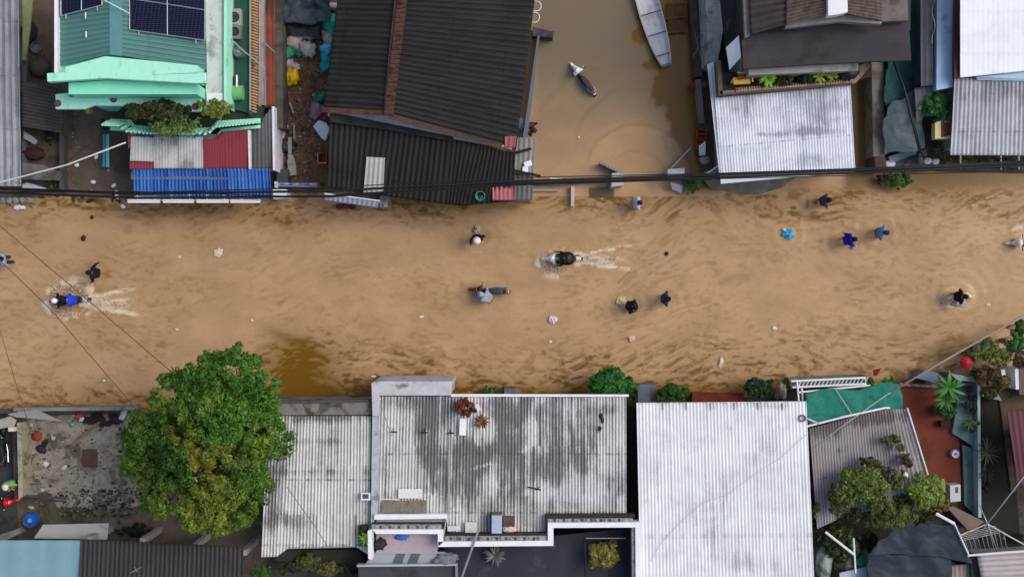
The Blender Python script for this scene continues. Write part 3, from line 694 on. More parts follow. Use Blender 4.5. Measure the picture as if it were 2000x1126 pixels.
G1 = 'people on foot in the flooded street'
person(4, 507, 10, 'person in light blue shirt wading at the left edge of the street', '#8fa9bd', '#2a2c34', 'swing', 12, group=G1)
person(188, 533, 175, 'person all in black wading just above the splashing motorbike', '#0b0c12', '#0d0b10', 'out', 12, group=G1, sleeve='long', headc='#0c0a0a')
person(932, 462, -92, 'person in dark top and pale pink hat wading in mid-street', '#221a22', '#1b181c', 'swing', 12, head='hat', headc='#e9d6da', group=G1, sleeve='long')
person(1228, 596, -20, 'person in loose black clothes wading beside a pale float', '#090b10', '#0e0e12', 'hold', 18, group=G1, sleeve='long', headc='#0e0c0c')
person(1296, 583, 0, 'person in navy vest with bare arms and dark hair near the centre right', '#26304e', '#8e93a8', 'hold', 10, group=G1, skin='#b98163')
person(1241, 397, 0, 'person in white and navy shirt wading by the low gate wall', '#b9c1d6', '#232642', 'cross', 10, group=G1, headc='#221a28')
person(1608, 392, 0, 'person in grey brown shirt wading under the white roof at top right', '#4c4248', '#2e282c', 'cross', 8, group=G1)
person(1654, 469, 8, 'person in deep blue jacket wading right with something white in hand', '#17109c', '#1c1c30', 'swing', 14, group=G1, sleeve='long', headc='#1a0c18')
person(1717, 453, -15, 'person in navy and pale blue top holding a small ring', '#6d92b8', '#16204a', 'hold', 12, group=G1, headc='#1c2442')
person(1869, 579, 2, 'person in black vest wading right and pushing a cream bundle', '#080909', '#aab0c2', 'hold', 14, group=G1, headc='#0c0c0c', skin='#caa98c')
person(26, 940, -80, 'person with a black and white helmet standing in the left lane', '#77b46a', '#2a2c2e', 'cross', 6, head='helmet', headc='#c9ccc8', z0=.05, group='people in the lane')

# ================================================================== NORTH SIDE
CONC = mat('#7b7a76', 'concrete', .2, 1.4, .85, dirt='#3b3a36', amt=.55, dscale=.8)
DCONC = mat('#4a484a', 'dark_concrete', .22, 1.2, .85, dirt='#2a292a', amt=.5)
WALLG = mat('#8f8e88', 'plaster', .12, 1.5, .85, dirt='#55524a', amt=.45)
WALLW = mat('#b9b9b4', 'plaster', .1, 1.5, .85, dirt='#77746a', amt=.4)
WHITE = mat('#dfe1e4', 'white_paint', .07, 3, .6, dirt='#8e8f8e', amt=.22, dscale=1.6)
WHITE2 = mat('#d6d8de', 'white_paint', .08, 3, .6, dirt='#6d6d6c', amt=.42, dscale=1.4)
MINT = mat('#93d9be', 'mint_paint', .08, 1.6, .7, dirt='#5fae92', amt=.4, dscale=1.6)
MINT2 = mat('#84e0bd', 'mint_paint', .06, 1.2, .6, dirt='#5cb090', amt=.3)
MINTL = mat('#a3e6cc', 'mint_paint', .05, 2.5, .7, dirt='#78bfa6', amt=.38, dscale=2.2, stretch=(1.5, .6, 1))
TEALW = mat('#1d5a58', 'teal_paint', .15, 2, .6)
MAROON = mat('#4b2a2c', 'dark_wood', .2, 3, .7)
STEEL = mat('#a9adb0', 'steel', .1, 6, .4, metal=.6)
BLACK = mat('#16171b', 'black_rubber', .15, 10, .5)
WOOD = mat('#8a6a48', 'wood', .25, 5, .8, dirt='#4c3626', amt=.4)
GREYW = mat('#77746c', 'weathered_wood', .25, 5, .85, dirt='#3f3c36', amt=.5)
DIRT = mat('#6a503c', 'wet_earth', .35, 1.8, .85, dirt='#3f2f24', amt=.45, dscale=.7, bump=.6)
DIRTG = mat('#5c4f42', 'wet_earth', .3, 1.8, .7, dirt='#3a322a', amt=.45, dscale=.6, bump=.5)

def rock_bits(name, label, cat, pts, n, z, cols, size=(.03, .09), seed=3):
    """loose small litter or rubble scattered over an area, one uncountable mass"""
    rg = random.Random(seed); v, f, cs = [], [], []
    xs = [p[0] for p in pts]; ys = [p[1] for p in pts]
    def ins(x, y):
        c_ = False; j = len(pts) - 1
        for i in range(len(pts)):
            if (pts[i][1] > y) != (pts[j][1] > y) and x < (pts[j][0] - pts[i][0]) * (y - pts[i][1]) / (pts[j][1] - pts[i][1]) + pts[i][0]: c_ = not c_
            j = i
        return c_
    k = 0
    while k < n:
        x, y = rg.uniform(min(xs), max(xs)), rg.uniform(min(ys), max(ys))
        if not ins(x, y): continue
        k += 1; c = P(x, y, z); s_ = rg.uniform(*size) * (1 if rg.random() < .85 else 2); th = rg.random() * 6.28; a = s_; b = s_ * rg.uniform(.35, .9); h = s_ * rg.uniform(.15, .5)
        cc = list(C(rg.choice(cols))[:3]); kk = rg.uniform(.6, 1.1); cc = [min(.9, q * kk) for q in cc] + [1]; b0 = len(v)
        m_ = rg.choice((4, 5, 6))
        for i in range(m_):
            q = th + i * 6.283 / m_ + rg.uniform(-.25, .25); v.append((c.x + a * math.cos(q) * rg.uniform(.7, 1), c.y + b * math.sin(q) * rg.uniform(.7, 1), z - .01)); cs.append(cc)
        for i in range(m_):
            p_ = v[b0 + i]; v.append((c.x + (p_[0] - c.x) * .75, c.y + (p_[1] - c.y) * .75, z + h * rg.uniform(.6, 1.2))); cs.append(cc)
        f.append([b0 + m_ + i for i in range(m_)])
        for i in range(m_): j = (i + 1) % m_; f.append([b0 + i, b0 + j, b0 + m_ + j, b0 + m_ + i])
    mb = MB(); mb.v = v; mb.f = f; o = mb.build(name, BODY, None)
    ca = o.data.color_attributes.new('Col', 'FLOAT_COLOR', 'POINT'); ca.data.foreach_set('color', np.array(cs, np.float32).ravel())
    tag(o, label, cat, kind='stuff'); return o

# ground of the lots that stand above the water
plate_obj('yard', [(-60, -60), (262, -60), (262, 383), (150, 380), (60, 386), (-60, 386)], .04, DIRTG)
plate_obj('alley', [(262, -60), (700, -60), (660, 374), (262, 383)], .05, DIRT)
plate_obj('lot_ground', [(1342, -60), (1395, -60), (1440, 60), (1420, 350), (1375, 352), (1368, 300), (1352, 120)], .04, DIRTG)
plate_obj('lot_ground', [(1690, -60), (2100, -60), (2100, 335), (1850, 330), (1790, 338), (1700, 332)], .05, DIRTG)

# ---- grey roof at the far left
b = thing('shed', 'long narrow shed with grey ribbed roof at the top left corner', 'shed', P(10, 150, 0))
rp = [(-90, -60), (38, -60), (42, 363), (-90, 363)]
corr('roof', quad((-90, -60), (36, -60), (42, 363), (-90, 363), 2.3), roofmat('#a3a5ab', '#55565a', streak=.9, amt=.5, groove=.8), b, pitch=.30, amp=.03, nv=40, trap=True, seed=1)
walls(b, rp, 2.3, WALLG, .7)
o = MB().plate([(44, -40), (66, -40), (58, 60), (50, 118), (44, 118)], 1.2, .12).build('ledge', mat('#8c9468', 'mossy_render', .2, 3, .85, dirt='#56602f', amt=.5), b)
MB().prism([(43, 118), (52, 118), (50, 340), (43, 340)], .6, 0).build('wall', mat('#55585c', 'plaster', .2, 2, .85), b)
# tiled lean-to
b = thing('lean_to', 'small dark tiled lean-to roof between the grey shed and mint house', 'lean-to', P(80, 205, 0))
corr('tiled_roof', quad((42, 158, 1.9), (42, 246, 1.9), (122, 260, 1.4), (112, 172, 1.4)), roofmat('#4d4b4b', '#2a2828', streak=.2, amt=.55, groove=.8), b, pitch=.16, amp=.03, nv=18, seed=2, sheetv=.22)
walls(b, [(46, 164), (112, 176), (118, 254), (46, 242)], 1.4, WALLG, .35)
# junk in the dark slot
for px, py, r_, h_, lb, cl_ in ((70, 92, .26, .22, 'round metal basin lying in the dark slot beside the grey shed', '#6c7880'),):
    c = P(px, py, .3); o = MB().lathe((c.x, c.y, .05), [(r_ * .8, 0), (r_, h_), (r_ * 1.05, h_), (r_ * .95, h_ - .02), (r_ * .75, .03), (.01, .03)], 24).build('basin', mat(cl_, 'metal', .15, 6, .4, metal=.3), None, smooth=False); tag(o, lb, 'basin')
o = MB().blob(P(78, 132, .3), (.5, .42, .35), .35, 4).build('sack', mat('#4d443f', 'sacking', .2, 5, .85), None, smooth=True); tag(o, 'brown bulging sack lying below the metal basin', 'sack')
o = MB().blob(P(58, 62, .3), (.35, .5, .3), .4, 9).build('sack', mat('#1f2124', 'sacking', .2, 5, .85), None, smooth=True); tag(o, 'black sack in the dark slot above the metal basin', 'sack')
o = MB().plate([(46, 256, .9), (66, 268, .7), (74, 276, .6), (68, 282, .6), (46, 270, .9)], .8, .03).build('board', mat('#8a9097', 'board', .1, 4, .7), None); tag(o, 'pale grey board leaning out from under the shed roof', 'board')
o = MB().plate([(44, 318, 1.3), (84, 322, 1.0), (122, 338, .8), (116, 352, .8), (44, 350, 1.3)], 1, .04).build('tarpaulin', mat('#5c5f5f', 'tarpaulin', .2, 3, .7, dirt='#34352f', amt=.5), None); tag(o, 'grey tarpaulin canopy near the bottom of the left yard', 'tarpaulin')
o = MB().plate([(44, 360, .8), (52, 356, .8), (92, 368, .6), (88, 374, .6), (44, 370, .8)], 1, .03).build('board', mat('#9da2b4', 'board', .1, 4, .7), None); tag(o, 'lavender grey board at the water edge of the left yard', 'board')
o = MB().blob(P(64, 300, .4), (.55, .3, .3), .4, 7).build('bundle', mat('#3a2024', 'cloth', .3, 5, .85), None, smooth=True); tag(o, 'dark red bundle of cloth in the left yard', 'bundle')
bush('shrub', 'small dark shrub standing in the left yard below the tiled lean-to', 'shrub', 98, 258, .9, 18, 24, .8, ('#2a2f22', '#171b14'), 9, .06, 3, per=70, zb=.04)
bush('shrub', 'low green weeds at the water edge below the grey tarpaulin', 'shrub', 98, 362, .35, 20, 9, .3, ('#3c5a24', '#2a3d1a'), 7, .05, 5, per=70, zb=.0)
MB().prism([(116, 262), (124, 262), (124, 372), (116, 366)], .6, 0).build('wall', DCONC)
o = col.objects[-1]; tag(o, 'low dark concrete kerb wall running down the left yard', 'wall')
rock_bits('litter', 'scraps of litter strewn over the dark yard and alley mud', 'litter', [(128, 222), (262, 222), (262, 372), (128, 372)], 60, .05, ('#8a8378', '#a9a49a', '#5b5147'), (.02, .06), 5)
# bench
t = thing('bench', 'narrow teal slatted bench standing lengthwise in the left yard', 'bench', P(207, 292, .05))
MB().plate([(201, 262), (206, 262), (206, 326), (200, 326)], .5, .04).build('seat_slat', mat('#2f8c9c', 'teal_paint', .1, 6, .5), t)
MB().plate([(207.5, 262), (213, 262), (213, 326), (207.5, 326)], .5, .04).build('seat_slat', mat('#6fb6c4', 'teal_paint', .1, 6, .5), t)
for a in ((203, 264), (211, 264), (203, 323), (211, 323), (203, 294), (211, 294)):
    c = P(*a, .45); MB().tube([(c.x, c.y, .04), (c.x, c.y, .46)], .025, 6).build('leg', STEEL, t)
o = MB().blob(P(204, 243, .5), (.12, .24, .5), .2, 3).build('bucket', mat('#2a2c36', 'plastic', .2, 4, .4), None, smooth=True); tag(o, 'dark covered bundle standing above the teal bench', 'bundle')
for i, (px, py) in enumerate(((182, 355), (222, 362), (227, 376), (228, 384), (240, 403), (150, 322), (188, 306))):
    o = MB().blob(P(px, py, .1), (.12, .09, .06), .4, i + 60, i * 40, sub=2).build('styrofoam_chunk', WHITE, None); tag(o, 'white scrap of foam lying in the left yard beside the water', 'scrap', 'white foam scraps in the left yard')

ZSC = .65
# ---- mint house
b = thing('mint_house', 'tall mint green house with teal metal roof and solar panels', 'house', P(260, 120, 0))
ROOFT = roofmat('#5a8a82', '#56756f', streak=.3, amt=.25, groove=.6, rough=.45, metal=.2, tone=.03, seam=.2)
corr('roof_slope', quad((116, -60, 8.2), (116, 128, 8.2), (216, 106, 8.9), (216, -60, 8.9)), ROOFT, b, pitch=.21, amp=.02, nv=20, seed=3, trap=True, sag=.005)
corr('roof_slope', quad((402, -60, 8.2), (402, 136, 8.2), (236, 108, 8.9), (236, -60, 8.9)), ROOFT, b, pitch=.21, amp=.02, nv=20, seed=4, trap=True, sag=.005)
MB().plate([(214, -60), (239, -60), (239, 110), (226, 108), (214, 107)], 8.96, .03).build('ridge_cap', mat('#5f8f92', 'teal_metal', .06, 4, .45, metal=.2), b)
MB().prism([(106, -60), (112, -60), (112, 142), (106, 142)], 8.7, 7.4).build('side_parapet', WHITE, b)
MB().prism([(112.5, -60), (116, -60), (118, 130), (112.5, 134)], 8.0, 7.3).build('gutter', mat('#2c343c', 'gutter', .1, 5, .6), b)
MB().prism([(128, 131), (205, 110), (226, 112), (386, 128), (386, 142), (210, 150), (128, 144)], 9.15, 8.3).build('gable_cap', MINTL, b)
MB().plate([(91, 143), (128, 141), (205, 141.5), (300, 146), (386, 143), (402, 141), (402, 162), (385, 163), (205, 153), (92, 160)], 9.22, .35).build('cornice', MINTL, b, bevel=.03)
MB().prism([(134, 162), (208, 157), (384, 163), (384, 184), (134, 184)], 8.3, .0).build('front_wall', MINT2, b)
MB().prism([(118, -60), (384, -60), (384, 158), (136, 158), (118, 150)], 7.9, .0).build('wall', MINT2, b)
MB().prism([(108, 184), (134, 181), (134, 189), (384, 190), (384, 186), (392, 186), (393, 218), (340, 217), (339, 208), (182, 206), (165, 213), (108, 213)], 6.4, 6.0).build('canopy', MINTL, b, bevel=.03)
MB().plate([(150, 188), (372, 192), (372, 196), (150, 193)], 6.46, .05).build('canopy_trim', MINT, b)
for px, py in ((113, 202), (222, 193.5), (382, 208)):
    c = P(px, py, 6.4); MB().lathe((c.x, c.y, c.z), [(.16, 0), (.15, .05), (.1, .09), (.02, .1)], 16).build('drain_cap', mat('#7b3a42', 'red_tile', .2, 8, .6), b)
MB().prism([(401, -60), (436, -60), (436, 205), (402, 205), (402, 163), (404, 163)], 6.0, 3.0).build('side_terrace', mat('#c4c6c9', 'white_paint', .1, 2, .7, dirt='#85878a', amt=.5, dscale=1.2), b)
MB().prism([(437, -60), (443, -60), (443, 208), (437, 208)], 6.3, 3.0).build('parapet_edge', MINTL, b)
MB().box(P(420, 190, 6.05), (.7, .35, .1)).build('step', WHITE, b)
MB().prism([(394, 200), (441, 206), (441, 219), (394, 217)], 5.0, 0).build('lower_block', TEALW, b)
# lower balcony floor
MB().prism([(240, 207), (512, 207), (512, 236), (380, 256), (300, 256), (215, 236)], 3.7, 2.9).build('balcony_floor', mat('#2e3a2c', 'planter_soil', .3, 3, .9), b)
MB().prism([(443, -60), (490, -60), (490, 222), (443, 210)], 4.0, 3.4).build('green_terrace', mat('#1c4a3c', 'green_floor', .15, 2, .7, dirt='#0f2c24', amt=.5), b)
MB().prism([(443, -60), (456, -60), (456, 150), (443, 150)], 4.3, 3.9).build('terrace_ledge', mat('#7d6a5f', 'render', .2, 3, .85), b)
MB().prism([(446, -60), (515, -60), (515, 205), (446, 205)], 3.3, 0).build('lower_wall', WALLG, b)
# mint balustrade
bl = thing('balustrade', 'pale mint balcony balustrade half covered by hanging plants', 'balustrade', P(360, 250, 3))
rail_pts = [(215, 232), (255, 234), (262, 244), (300, 248), (395, 250), (412, 248), (425, 236), (508, 231)]
rail_out = [(215, 252), (250, 254), (260, 264), (300, 268), (395, 270), (420, 270), (432, 256), (508, 248)]
MB().prism(rail_pts + [(x, y + 9) for x, y in rail_pts[::-1]], 4.6, 4.4).build('hand_rail', MINTL, bl)
MB().prism([(x, y - 4) for x, y in rail_out] + [(x, y + 2) for x, y in rail_out[::-1]], 3.75, 3.55).build('base_rail', MINTL, bl)
for i in range(len(rail_pts) - 1):
    (x0, y0), (x1, y1) = rail_pts[i], rail_pts[i + 1]; (u0, v0), (u1, v1) = rail_out[i], rail_out[i + 1]; m_ = max(1, int(abs(x1 - x0) / 6.5))
    for k in range(m_):
        q = (k + .5) / m_; a = P(x0 + (x1 - x0) * q, y0 + (y1 - y0) * q + 2, 4.5); c = P(u0 + (u1 - u0) * q, v0 + (v1 - v0) * q - 1, 3.75)
        c = Vector((c.x, c.y, 3.75)); md = a.lerp(c, .5)
        MB().tube([a, a.lerp(c, .3), md, c.lerp(a, .25), c], [.06, .06, .08, .08, .06], 6).build('baluster', MINTL, bl)
bush('balcony_shrub', 'dark leafy shrubs filling the mint balcony below the canopy', 'shrub', 318, 226, 4.7, 88, 22, .9, ('#4f5a2a', '#262e1a'), 30, .10, 11, per=120, zb=3.7)
bush('trailing_plant', 'trailing vine hanging over the middle of the mint balustrade', 'plant', 352, 258, 4.6, 66, 28, .7, ('#6f9440', '#466a2c'), 34, .06, 12, per=45, zb=3.7)
bush('balcony_shrub', 'bright yellow green shrub at the right end of the mint balcony', 'shrub', 436, 222, 4.8, 42, 22, .8, ('#8aa42c', '#4a6a22'), 16, .08, 13, per=80, zb=3.7)
bush('balcony_shrub', 'thin yellow sprig poking out at the left end of the balustrade', 'shrub', 192, 227, 4.0, 12, 7, .4, ('#a08a38', '#5a5a2a'), 6, .05, 14, per=30, zb=3.3)
# solar panels
def solar(pts, label, z, nx, ny):
    t = thing('solar_panel', label, 'solar panel', P(sum(p[0] for p in pts) / 4, sum(p[1] for p in pts) / 4, z), 'solar panels on the teal roof')
    g = NG('solar_cells'); tc = g.n('ShaderNodeUVMap').outputs[0]
    br = g.n('ShaderNodeTexBrick', {'Vector': tc, 'Color1': C('#0a0d1e'), 'Color2': C('#0d1128'), 'Mortar': C('#454b66'), 'Scale': 1.0, 'Mortar Size': .004, 'Brick Width': .16, 'Row Height': .08}); br.offset = 0
    g.set(g.b.inputs['Base Color'], br.outputs[0]); g.b.inputs['Roughness'].default_value = .3; g.b.inputs['Specular IOR Level'].default_value = .12
    a, b_, c, d_ = [P(*p, z) if len(p) == 2 else P(*p) for p in pts]; fr = MB()
    for i in range(nx):
        for j in range(ny):
            q = lambda u, v: (a.lerp(b_, u)).lerp(d_.lerp(c, u), v)
            u0, u1, v0, v1 = (i + .012) / nx, (i + .988) / nx, (j + .02) / ny, (j + .98) / ny
            mb = MB().wprism([q(u0, v0), q(u1, v0), q(u1, v1), q(u0, v1)], lambda p: p.z - .035); o = mb.build('cell_panel', g.m, t)
            uvl = o.data.uv_layers.new(name='UVMap'); W = (q(u1, v0) - q(u0, v0)).length; L = (q(u0, v1) - q(u0, v0)).length
            tp = o.data.polygons[0]; co = [wloc(t) + o.data.vertices[k].co for k in tp.vertices]
            for li, pco in zip(tp.loop_indices, co):
                ex = (q(u1, v0) - q(u0, v0)).normalized(); ey = (q(u0, v1) - q(u0, v0)).normalized(); dd = pco - q(u0, v0); uvl.data[li].uv = (dd.dot(ex), dd.dot(ey))
    for i in range(nx + 1): fr.tube([q(i / nx, 0) + Vector((0, 0, .0)), q(i / nx, 1)], .022, 4)
    for j in range(ny + 1): fr.tube([q(0, j / ny), q(1, j / ny)], .022, 4)
    fr.build('frame', mat('#b7bcc4', 'aluminium', .05, 6, .35, metal=.7), t)
    lg = MB()
    for u in (.12, .88):
        p0 = q(u, 1); lg.tube([p0, p0 + Vector((0, -.18, -.05))], .025, 5)
    lg.build('mounting_foot', STEEL, t); return t
solar([(252, -64, 8.85), (400, -40, 8.6), (400, 79, 8.6), (253, 58, 8.95)], 'large dark blue solar panel block on the right roof slope', 9, 2, 2)
solar([(118, -60, 8.5), (199, -60, 8.8), (199, 10, 8.95), (119, 31, 8.6)], 'small solar panel block on the left roof slope cut by the photo', 9, 2, 1)
o = MB().line([(203, 0, 9.4), (252, 26, 9.3)], .02).build('cable', WHITE); tag(o, 'short white cable running over the teal roof ridge', 'cable')
for px, py in ((168, 62), (167, 25)):
    o = MB().line([(px, py, 8.7), (px, py + 11, 8.95)], .03).build('roof_hook', WHITE, b)
# terrace objects
def drum(name, label, px, py, z, r, h, colr, lid=None, group=None, cat='drum'):
    c = P(px, py, z + h); t = thing(name, label, cat, (c.x, c.y, z), group)
    z = z * ZSC; t.location.z = z; MB().lathe((c.x, c.y, z), [(r * .92, 0), (r, .04), (r * .98, h * .33), (r * 1.03, h * .36), (r * .98, h * .4), (r * .98, h * .66), (r * 1.03, h * .69), (r, h - .03), (r * .94, h), (r * .88, h - .01), (r * .86, h - .04), (.01, h - .04)], 24).build('shell', mat(colr, 'drum_paint', .15, 5, .5), t)
    if lid: MB().lathe((c.x, c.y, z + h - .04), [(r * .3, 0), (r * .3, .05), (.02, .05)], 14).build('lid', mat(lid, 'plastic', .1, 5, .5), t)
    return t
drum('water_drum', 'grey round drum standing on the green side terrace', 467, 102, 4.0, .24, .5, '#5c6b6c', '#7c8a8b')
def ac(px, py, z, label, rz=0, colr='#8d8c84', s=1.0):
    c = P(px, py, z); z = c.z; t = thing('air_conditioner_unit', label, 'air conditioner', (c.x, c.y, z - .4))
    MB().box((c.x, c.y, z - .2), (.6 * s, .75 * s, .5), rz).build('casing', mat(colr, 'metal', .1, 4, .6, dirt='#4f4e48', amt=.4), t, bevel=.02)
    MB().torus((c.x, c.y, z + .06), .2 * s, .03, 20, 6, axis='Z').build('fan_guard', BLACK, t)
    MB().lathe((c.x, c.y, z + .05), [(.16 * s, 0), (.16 * s, .01), (.01, .01)], 12).build('fan', mat('#2b2b2b', 'fan', .1, 5, .5), t); return t
ac(458, 34, 4.5, 'upper of two air conditioner boxes on the green side terrace', 2)
ac(459, 62, 4.5, 'lower of two air conditioner boxes on the green side terrace', -3, '#6e6c66', .85)
t = thing('chair', 'dark red chair with white frame on the green side terrace', 'chair', P(454, 160, 3.4))
MB().box(P(452, 160, 4.4), (.42, .5, .05)).build('seat', mat('#742c38', 'red_plastic', .1, 5, .6), t, bevel=.01)
MB().box(P(463, 160, 4.6), (.06, .55, .5), 0, 0, 8).build('backrest', WHITE, t, bevel=.01)
for dx in (-6, 6):
    for dy in (-8, 8):
        c = P(454 + dx, 160 + dy, 4.4); MB().tube([(c.x, c.y, c.z - .3), (c.x, c.y, c.z)], .02, 6).build('leg', WHITE, t)
o = MB().tube([P(447, 181, 4.5), P(475, 181, 4.5)], .32, 18).build('tank', mat('#6aa56c', 'green_plastic', .1, 4, .45), None, smooth=False); tag(o, 'pale green cylinder tank lying on the side terrace below the red chair', 'tank')
# terracotta balustrade
t = thing('balustrade', 'long terracotta baluster railing running down from the top of the photo', 'balustrade', P(498, 110, 3))
MB().prism([(487, -60), (491, -60), (490, 222), (487, 222)], 4.3, 4.2).build('hand_rail', mat('#8f8f88', 'concrete', .15, 3, .8), t)
MB().prism([(506, -60), (510, -60), (509, 224), (505, 224)], 3.4, 3.2).build('base_rail', mat('#9a9089', 'concrete', .15, 3, .8), t)
for k in range(40):
    y = -4 + k * 5.7; a = P(491, y - 2, 4.2); c = P(504, y + 2.5, 3.4)
    MB().tube([a, a.lerp(c, .35), a.lerp(c, .7), c], [.03, .05, .055, .035], 6).build('baluster', mat('#b58a68', 'terracotta', .2, 6, .8, dirt='#6a4632', amt=.5), t)
o = MB().blob(P(489, 221, 4.3), (.12, .12, .12), 0, 1).build('finial', mat('#3a3a34', 'stone', .1, 4, .7), t, smooth=True)
# pipe & strip roofs
o = MB().line([(441, 66, 5.0), (470, 95, 4.9), (517, 133, 4.6), (519, 205, 3.6)], .03).build('drain_pipe', STEEL); tag(o, 'thin grey pipe crossing the side terrace to the red strip roof', 'pipe')
o = MB().line([(514, 82, 3.6), (537, 103, 3.4)], .045).build('plank', GREYW); tag(o, 'short pale plank lying across the rusty red strip', 'plank')
b = thing('side_building', 'narrow low building with rusty red and mossy grey strip roof', 'building', P(530, 100, 0))
corr('red_roof', quad((514, -60, 2.7), (537, -60, 2.7), (537, 208, 2.6), (518, 208, 2.6)), roofmat('#8a4636', '#3a2a24', streak=.5, amt=.4, groove=.4, rough=.8), b, pitch=.22, amp=.01, nv=40, spots=[(525, -10, 30, 60, 1.2)], seed=6)
MB().prism([(537.5, -60), (552, -60), (552, 250), (537.5, 250)], 2.4, 0).build('wall_top', mat('#57544c', 'mossy_concrete', .2, 2, .9, dirt='#35332b', amt=.6), b)
MB().prism([(515, -60), (537, -60), (537, 210), (515, 210)], 2.4, 0).build('wall', WALLG, b)
corr('grey_roof', quad((512, 206, 3.0), (534, 208, 3.0), (535, 330, 2.6), (489, 330, 2.6)) if False else [(0, (489, 256, 3.4), (489, 330, 3.1)), (.5, (512, 232, 3.4), (514, 330, 3.1)), (1, (531, 208, 3.4), (535, 330, 3.1))], roofmat('#65686a', '#393836', streak=.7, amt=.55, groove=.6, rough=.7), b, pitch=.2, amp=.015, nv=20, seed=7)
MB().prism([(531, 208), (536, 208), (537, 332), (533, 332)], 3.4, 0).build('edge_wall', WHITE2, b)
MB().prism([(492, 262), (533, 262), (533, 330), (492, 330)], 2.9, 0).build('wall', WALLG, b)

ZSC = 1.0
# ---- red and grey canopy with blue awning
b = thing('shopfront', 'low shopfront under the red and grey sheet roof and blue awning', 'shop', P(380, 300, 0))
GT = roofmat('#bfc0c1', '#6b6c68', streak=.6, amt=.45, groove=.7, tone=.06)
RT = roofmat('#86333d', '#5e2830', streak=.5, amt=.35, groove=.35, tone=.05)
corr('grey_sheet', quad((256, 266), (301, 268), (301, 316), (254, 314), 3.25), GT, b, pitch=.13, amp=.006, nv=12, seed=8)
corr('grey_sheet', quad((302, 264), (348, 266), (349, 329), (301, 329), 3.2), GT, b, pitch=.13, amp=.006, nv=12, seed=9, spots=[(340, 275, 30, 12, .8)])
corr('grey_sheet', quad((349, 264), (396, 266), (397, 329), (350, 329), 3.22), GT, b, pitch=.13, amp=.006, nv=12, seed=10, spots=[(365, 322, 16, 9, 1)])
corr('red_sheet', quad((250, 256), (256, 256), (257, 290), (251, 290), 3.2), RT, b, pitch=.1, amp=.01, nv=8, seed=11)
corr('red_sheet', quad((253, 315), (300, 316), (300, 330), (254, 330), 3.15), RT, b, pitch=.13, amp=.01, nv=8, seed=12)
corr('red_sheet', [(0, (397, 272, 3.3), (397, 330, 3.1)), (.38, (424, 272, 3.3), (425, 330, 3.1)), (.55, (436, 258, 3.35), (437, 330, 3.1)), (1, (484, 254, 3.35), (485, 330, 3.1))], RT, b, pitch=.13, amp=.004, nv=14, seed=13)
MB().prism([(484, 254), (488, 254), (489, 330), (486, 330)], 3.3, 3.0).build('roof_edge', WHITE2, b)
corr('blue_awning', [(0, (261, 328, 3.1), (262, 381, 2.55)), (1, (527, 329, 3.1), (531, 389, 2.5))], roofmat('#4a84d0', '#16357c', streak=1.0, amt=.62, groove=1.4, tone=.10, pitch=.155, seam=0, rough=.45), b, pitch=.155, amp=.035, nv=12, seed=14, sag=.03)
fr = MB(); fr.line([(263, 384, 2.5), (512, 384, 2.5)], .025).line([(251, 391, 2.45), (510, 391, 2.45)], .015)
for x in range(268, 520, 34): fr.line([(x, 372, 2.62), (x, 392, 2.42)], .02)
fr.build('awning_frame', WHITE, b)
for x0, x1 in ((249, 312), (318, 378), (384, 446), (450, 508)):
    MB().prism([(x0, 389), (x1, 389), (x1, 396), (x0, 396)], 2.4, 2.3).build('awning_beam', WHITE, b, bevel=.01)
MB().prism([(256, 262), (484, 262), (484, 350), (256, 350)], 2.9, 0).build('wall', mat('#6f6d74', 'plaster', .15, 2, .85), b)
for x in (275, 335, 400, 465): MB().prism([(x, 371), (x + 26, 371), (x + 26, 374), (x, 374)], 2.1, .1).build('shutter', mat('#3a3d44', 'shutter', .1, 3, .5), b)
MB().prism([(532, 368), (560, 370), (560, 386), (534, 388)], 1.0, 0).build('step_block', WHITE2, b)

# ---- alley heap
def bag(px, py, sx, sy, sz, colr, label, seed, rz=0, z=.1, rough=.75, cat='bag', group='bags in the junk alley'):
    c = P(px, py, z + sz * .7); c.z = z + sz * .5; t = thing('sack', label, cat, (c.x, c.y, z), group)
    MB().blob(c, (sx, sy, sz), rough, seed, rz).build('bag_body', mat(colr, 'plastic_bag', .12, 5, .4, dirt='#6b6258', amt=.3, dscale=3), t, smooth=True)
    MB().lathe((c.x, c.y, c.z + sz * .75), [(.05, 0), (.03, .05), (.07, .1), (.02, .11)], 8).build('tied_neck', mat(colr, 'plastic_bag', .12, 5, .4, dirt='#6b6258', amt=.3, dscale=3), t); return t
def cloth(name, label, cat, pts, z, amp, colr, seed=1, mt=None, nu=40, nv=40, parent=None, thick=.01, sag=0.0, rough=.6):
    a, b_, c, d_ = [P(p[0], p[1], p[2] if len(p) > 2 else z) for p in pts]; v, f = [], []
    for i in range(nu + 1):
        for j in range(nv + 1):
            u, w_ = i / nu, j / nv; q = a.lerp(b_, u).lerp(d_.lerp(c, u), w_)
            k = fbm(np.array(q.x * 1.2), np.array(q.y * 1.2), seed, 4); k2 = abs(float(fbm(np.array(q.x * .8 + q.y * .5), np.array(q.y * .5), seed + 4, 3)) - .5) * 2
            ed = min(u, 1 - u, w_, 1 - w_) * 4; wob = (float(fbm(np.array(q.x * 1.5), np.array(q.y * 1.5), seed + 8, 2)) - .5) * .35
            v.append((q.x + wob, q.y - wob, q.z + amp * (float(k) - .5) * 2 + amp * k2 * .8 - sag * (4 * u * (1 - u)) * (4 * w_ * (1 - w_))))
    for i in range(nu):
        for j in range(nv): f.append([i * (nv + 1) + j, i * (nv + 1) + j + 1, (i + 1) * (nv + 1) + j + 1, (i + 1) * (nv + 1) + j])
    mb = MB(); mb.v = v; mb.f = f; o = mb.build(name, mt or mat(colr, 'tarpaulin', .16, 2.5, rough, dirt=None), parent, smooth=True, solid=thick)
    if label: tag(o, label, cat)
    return o
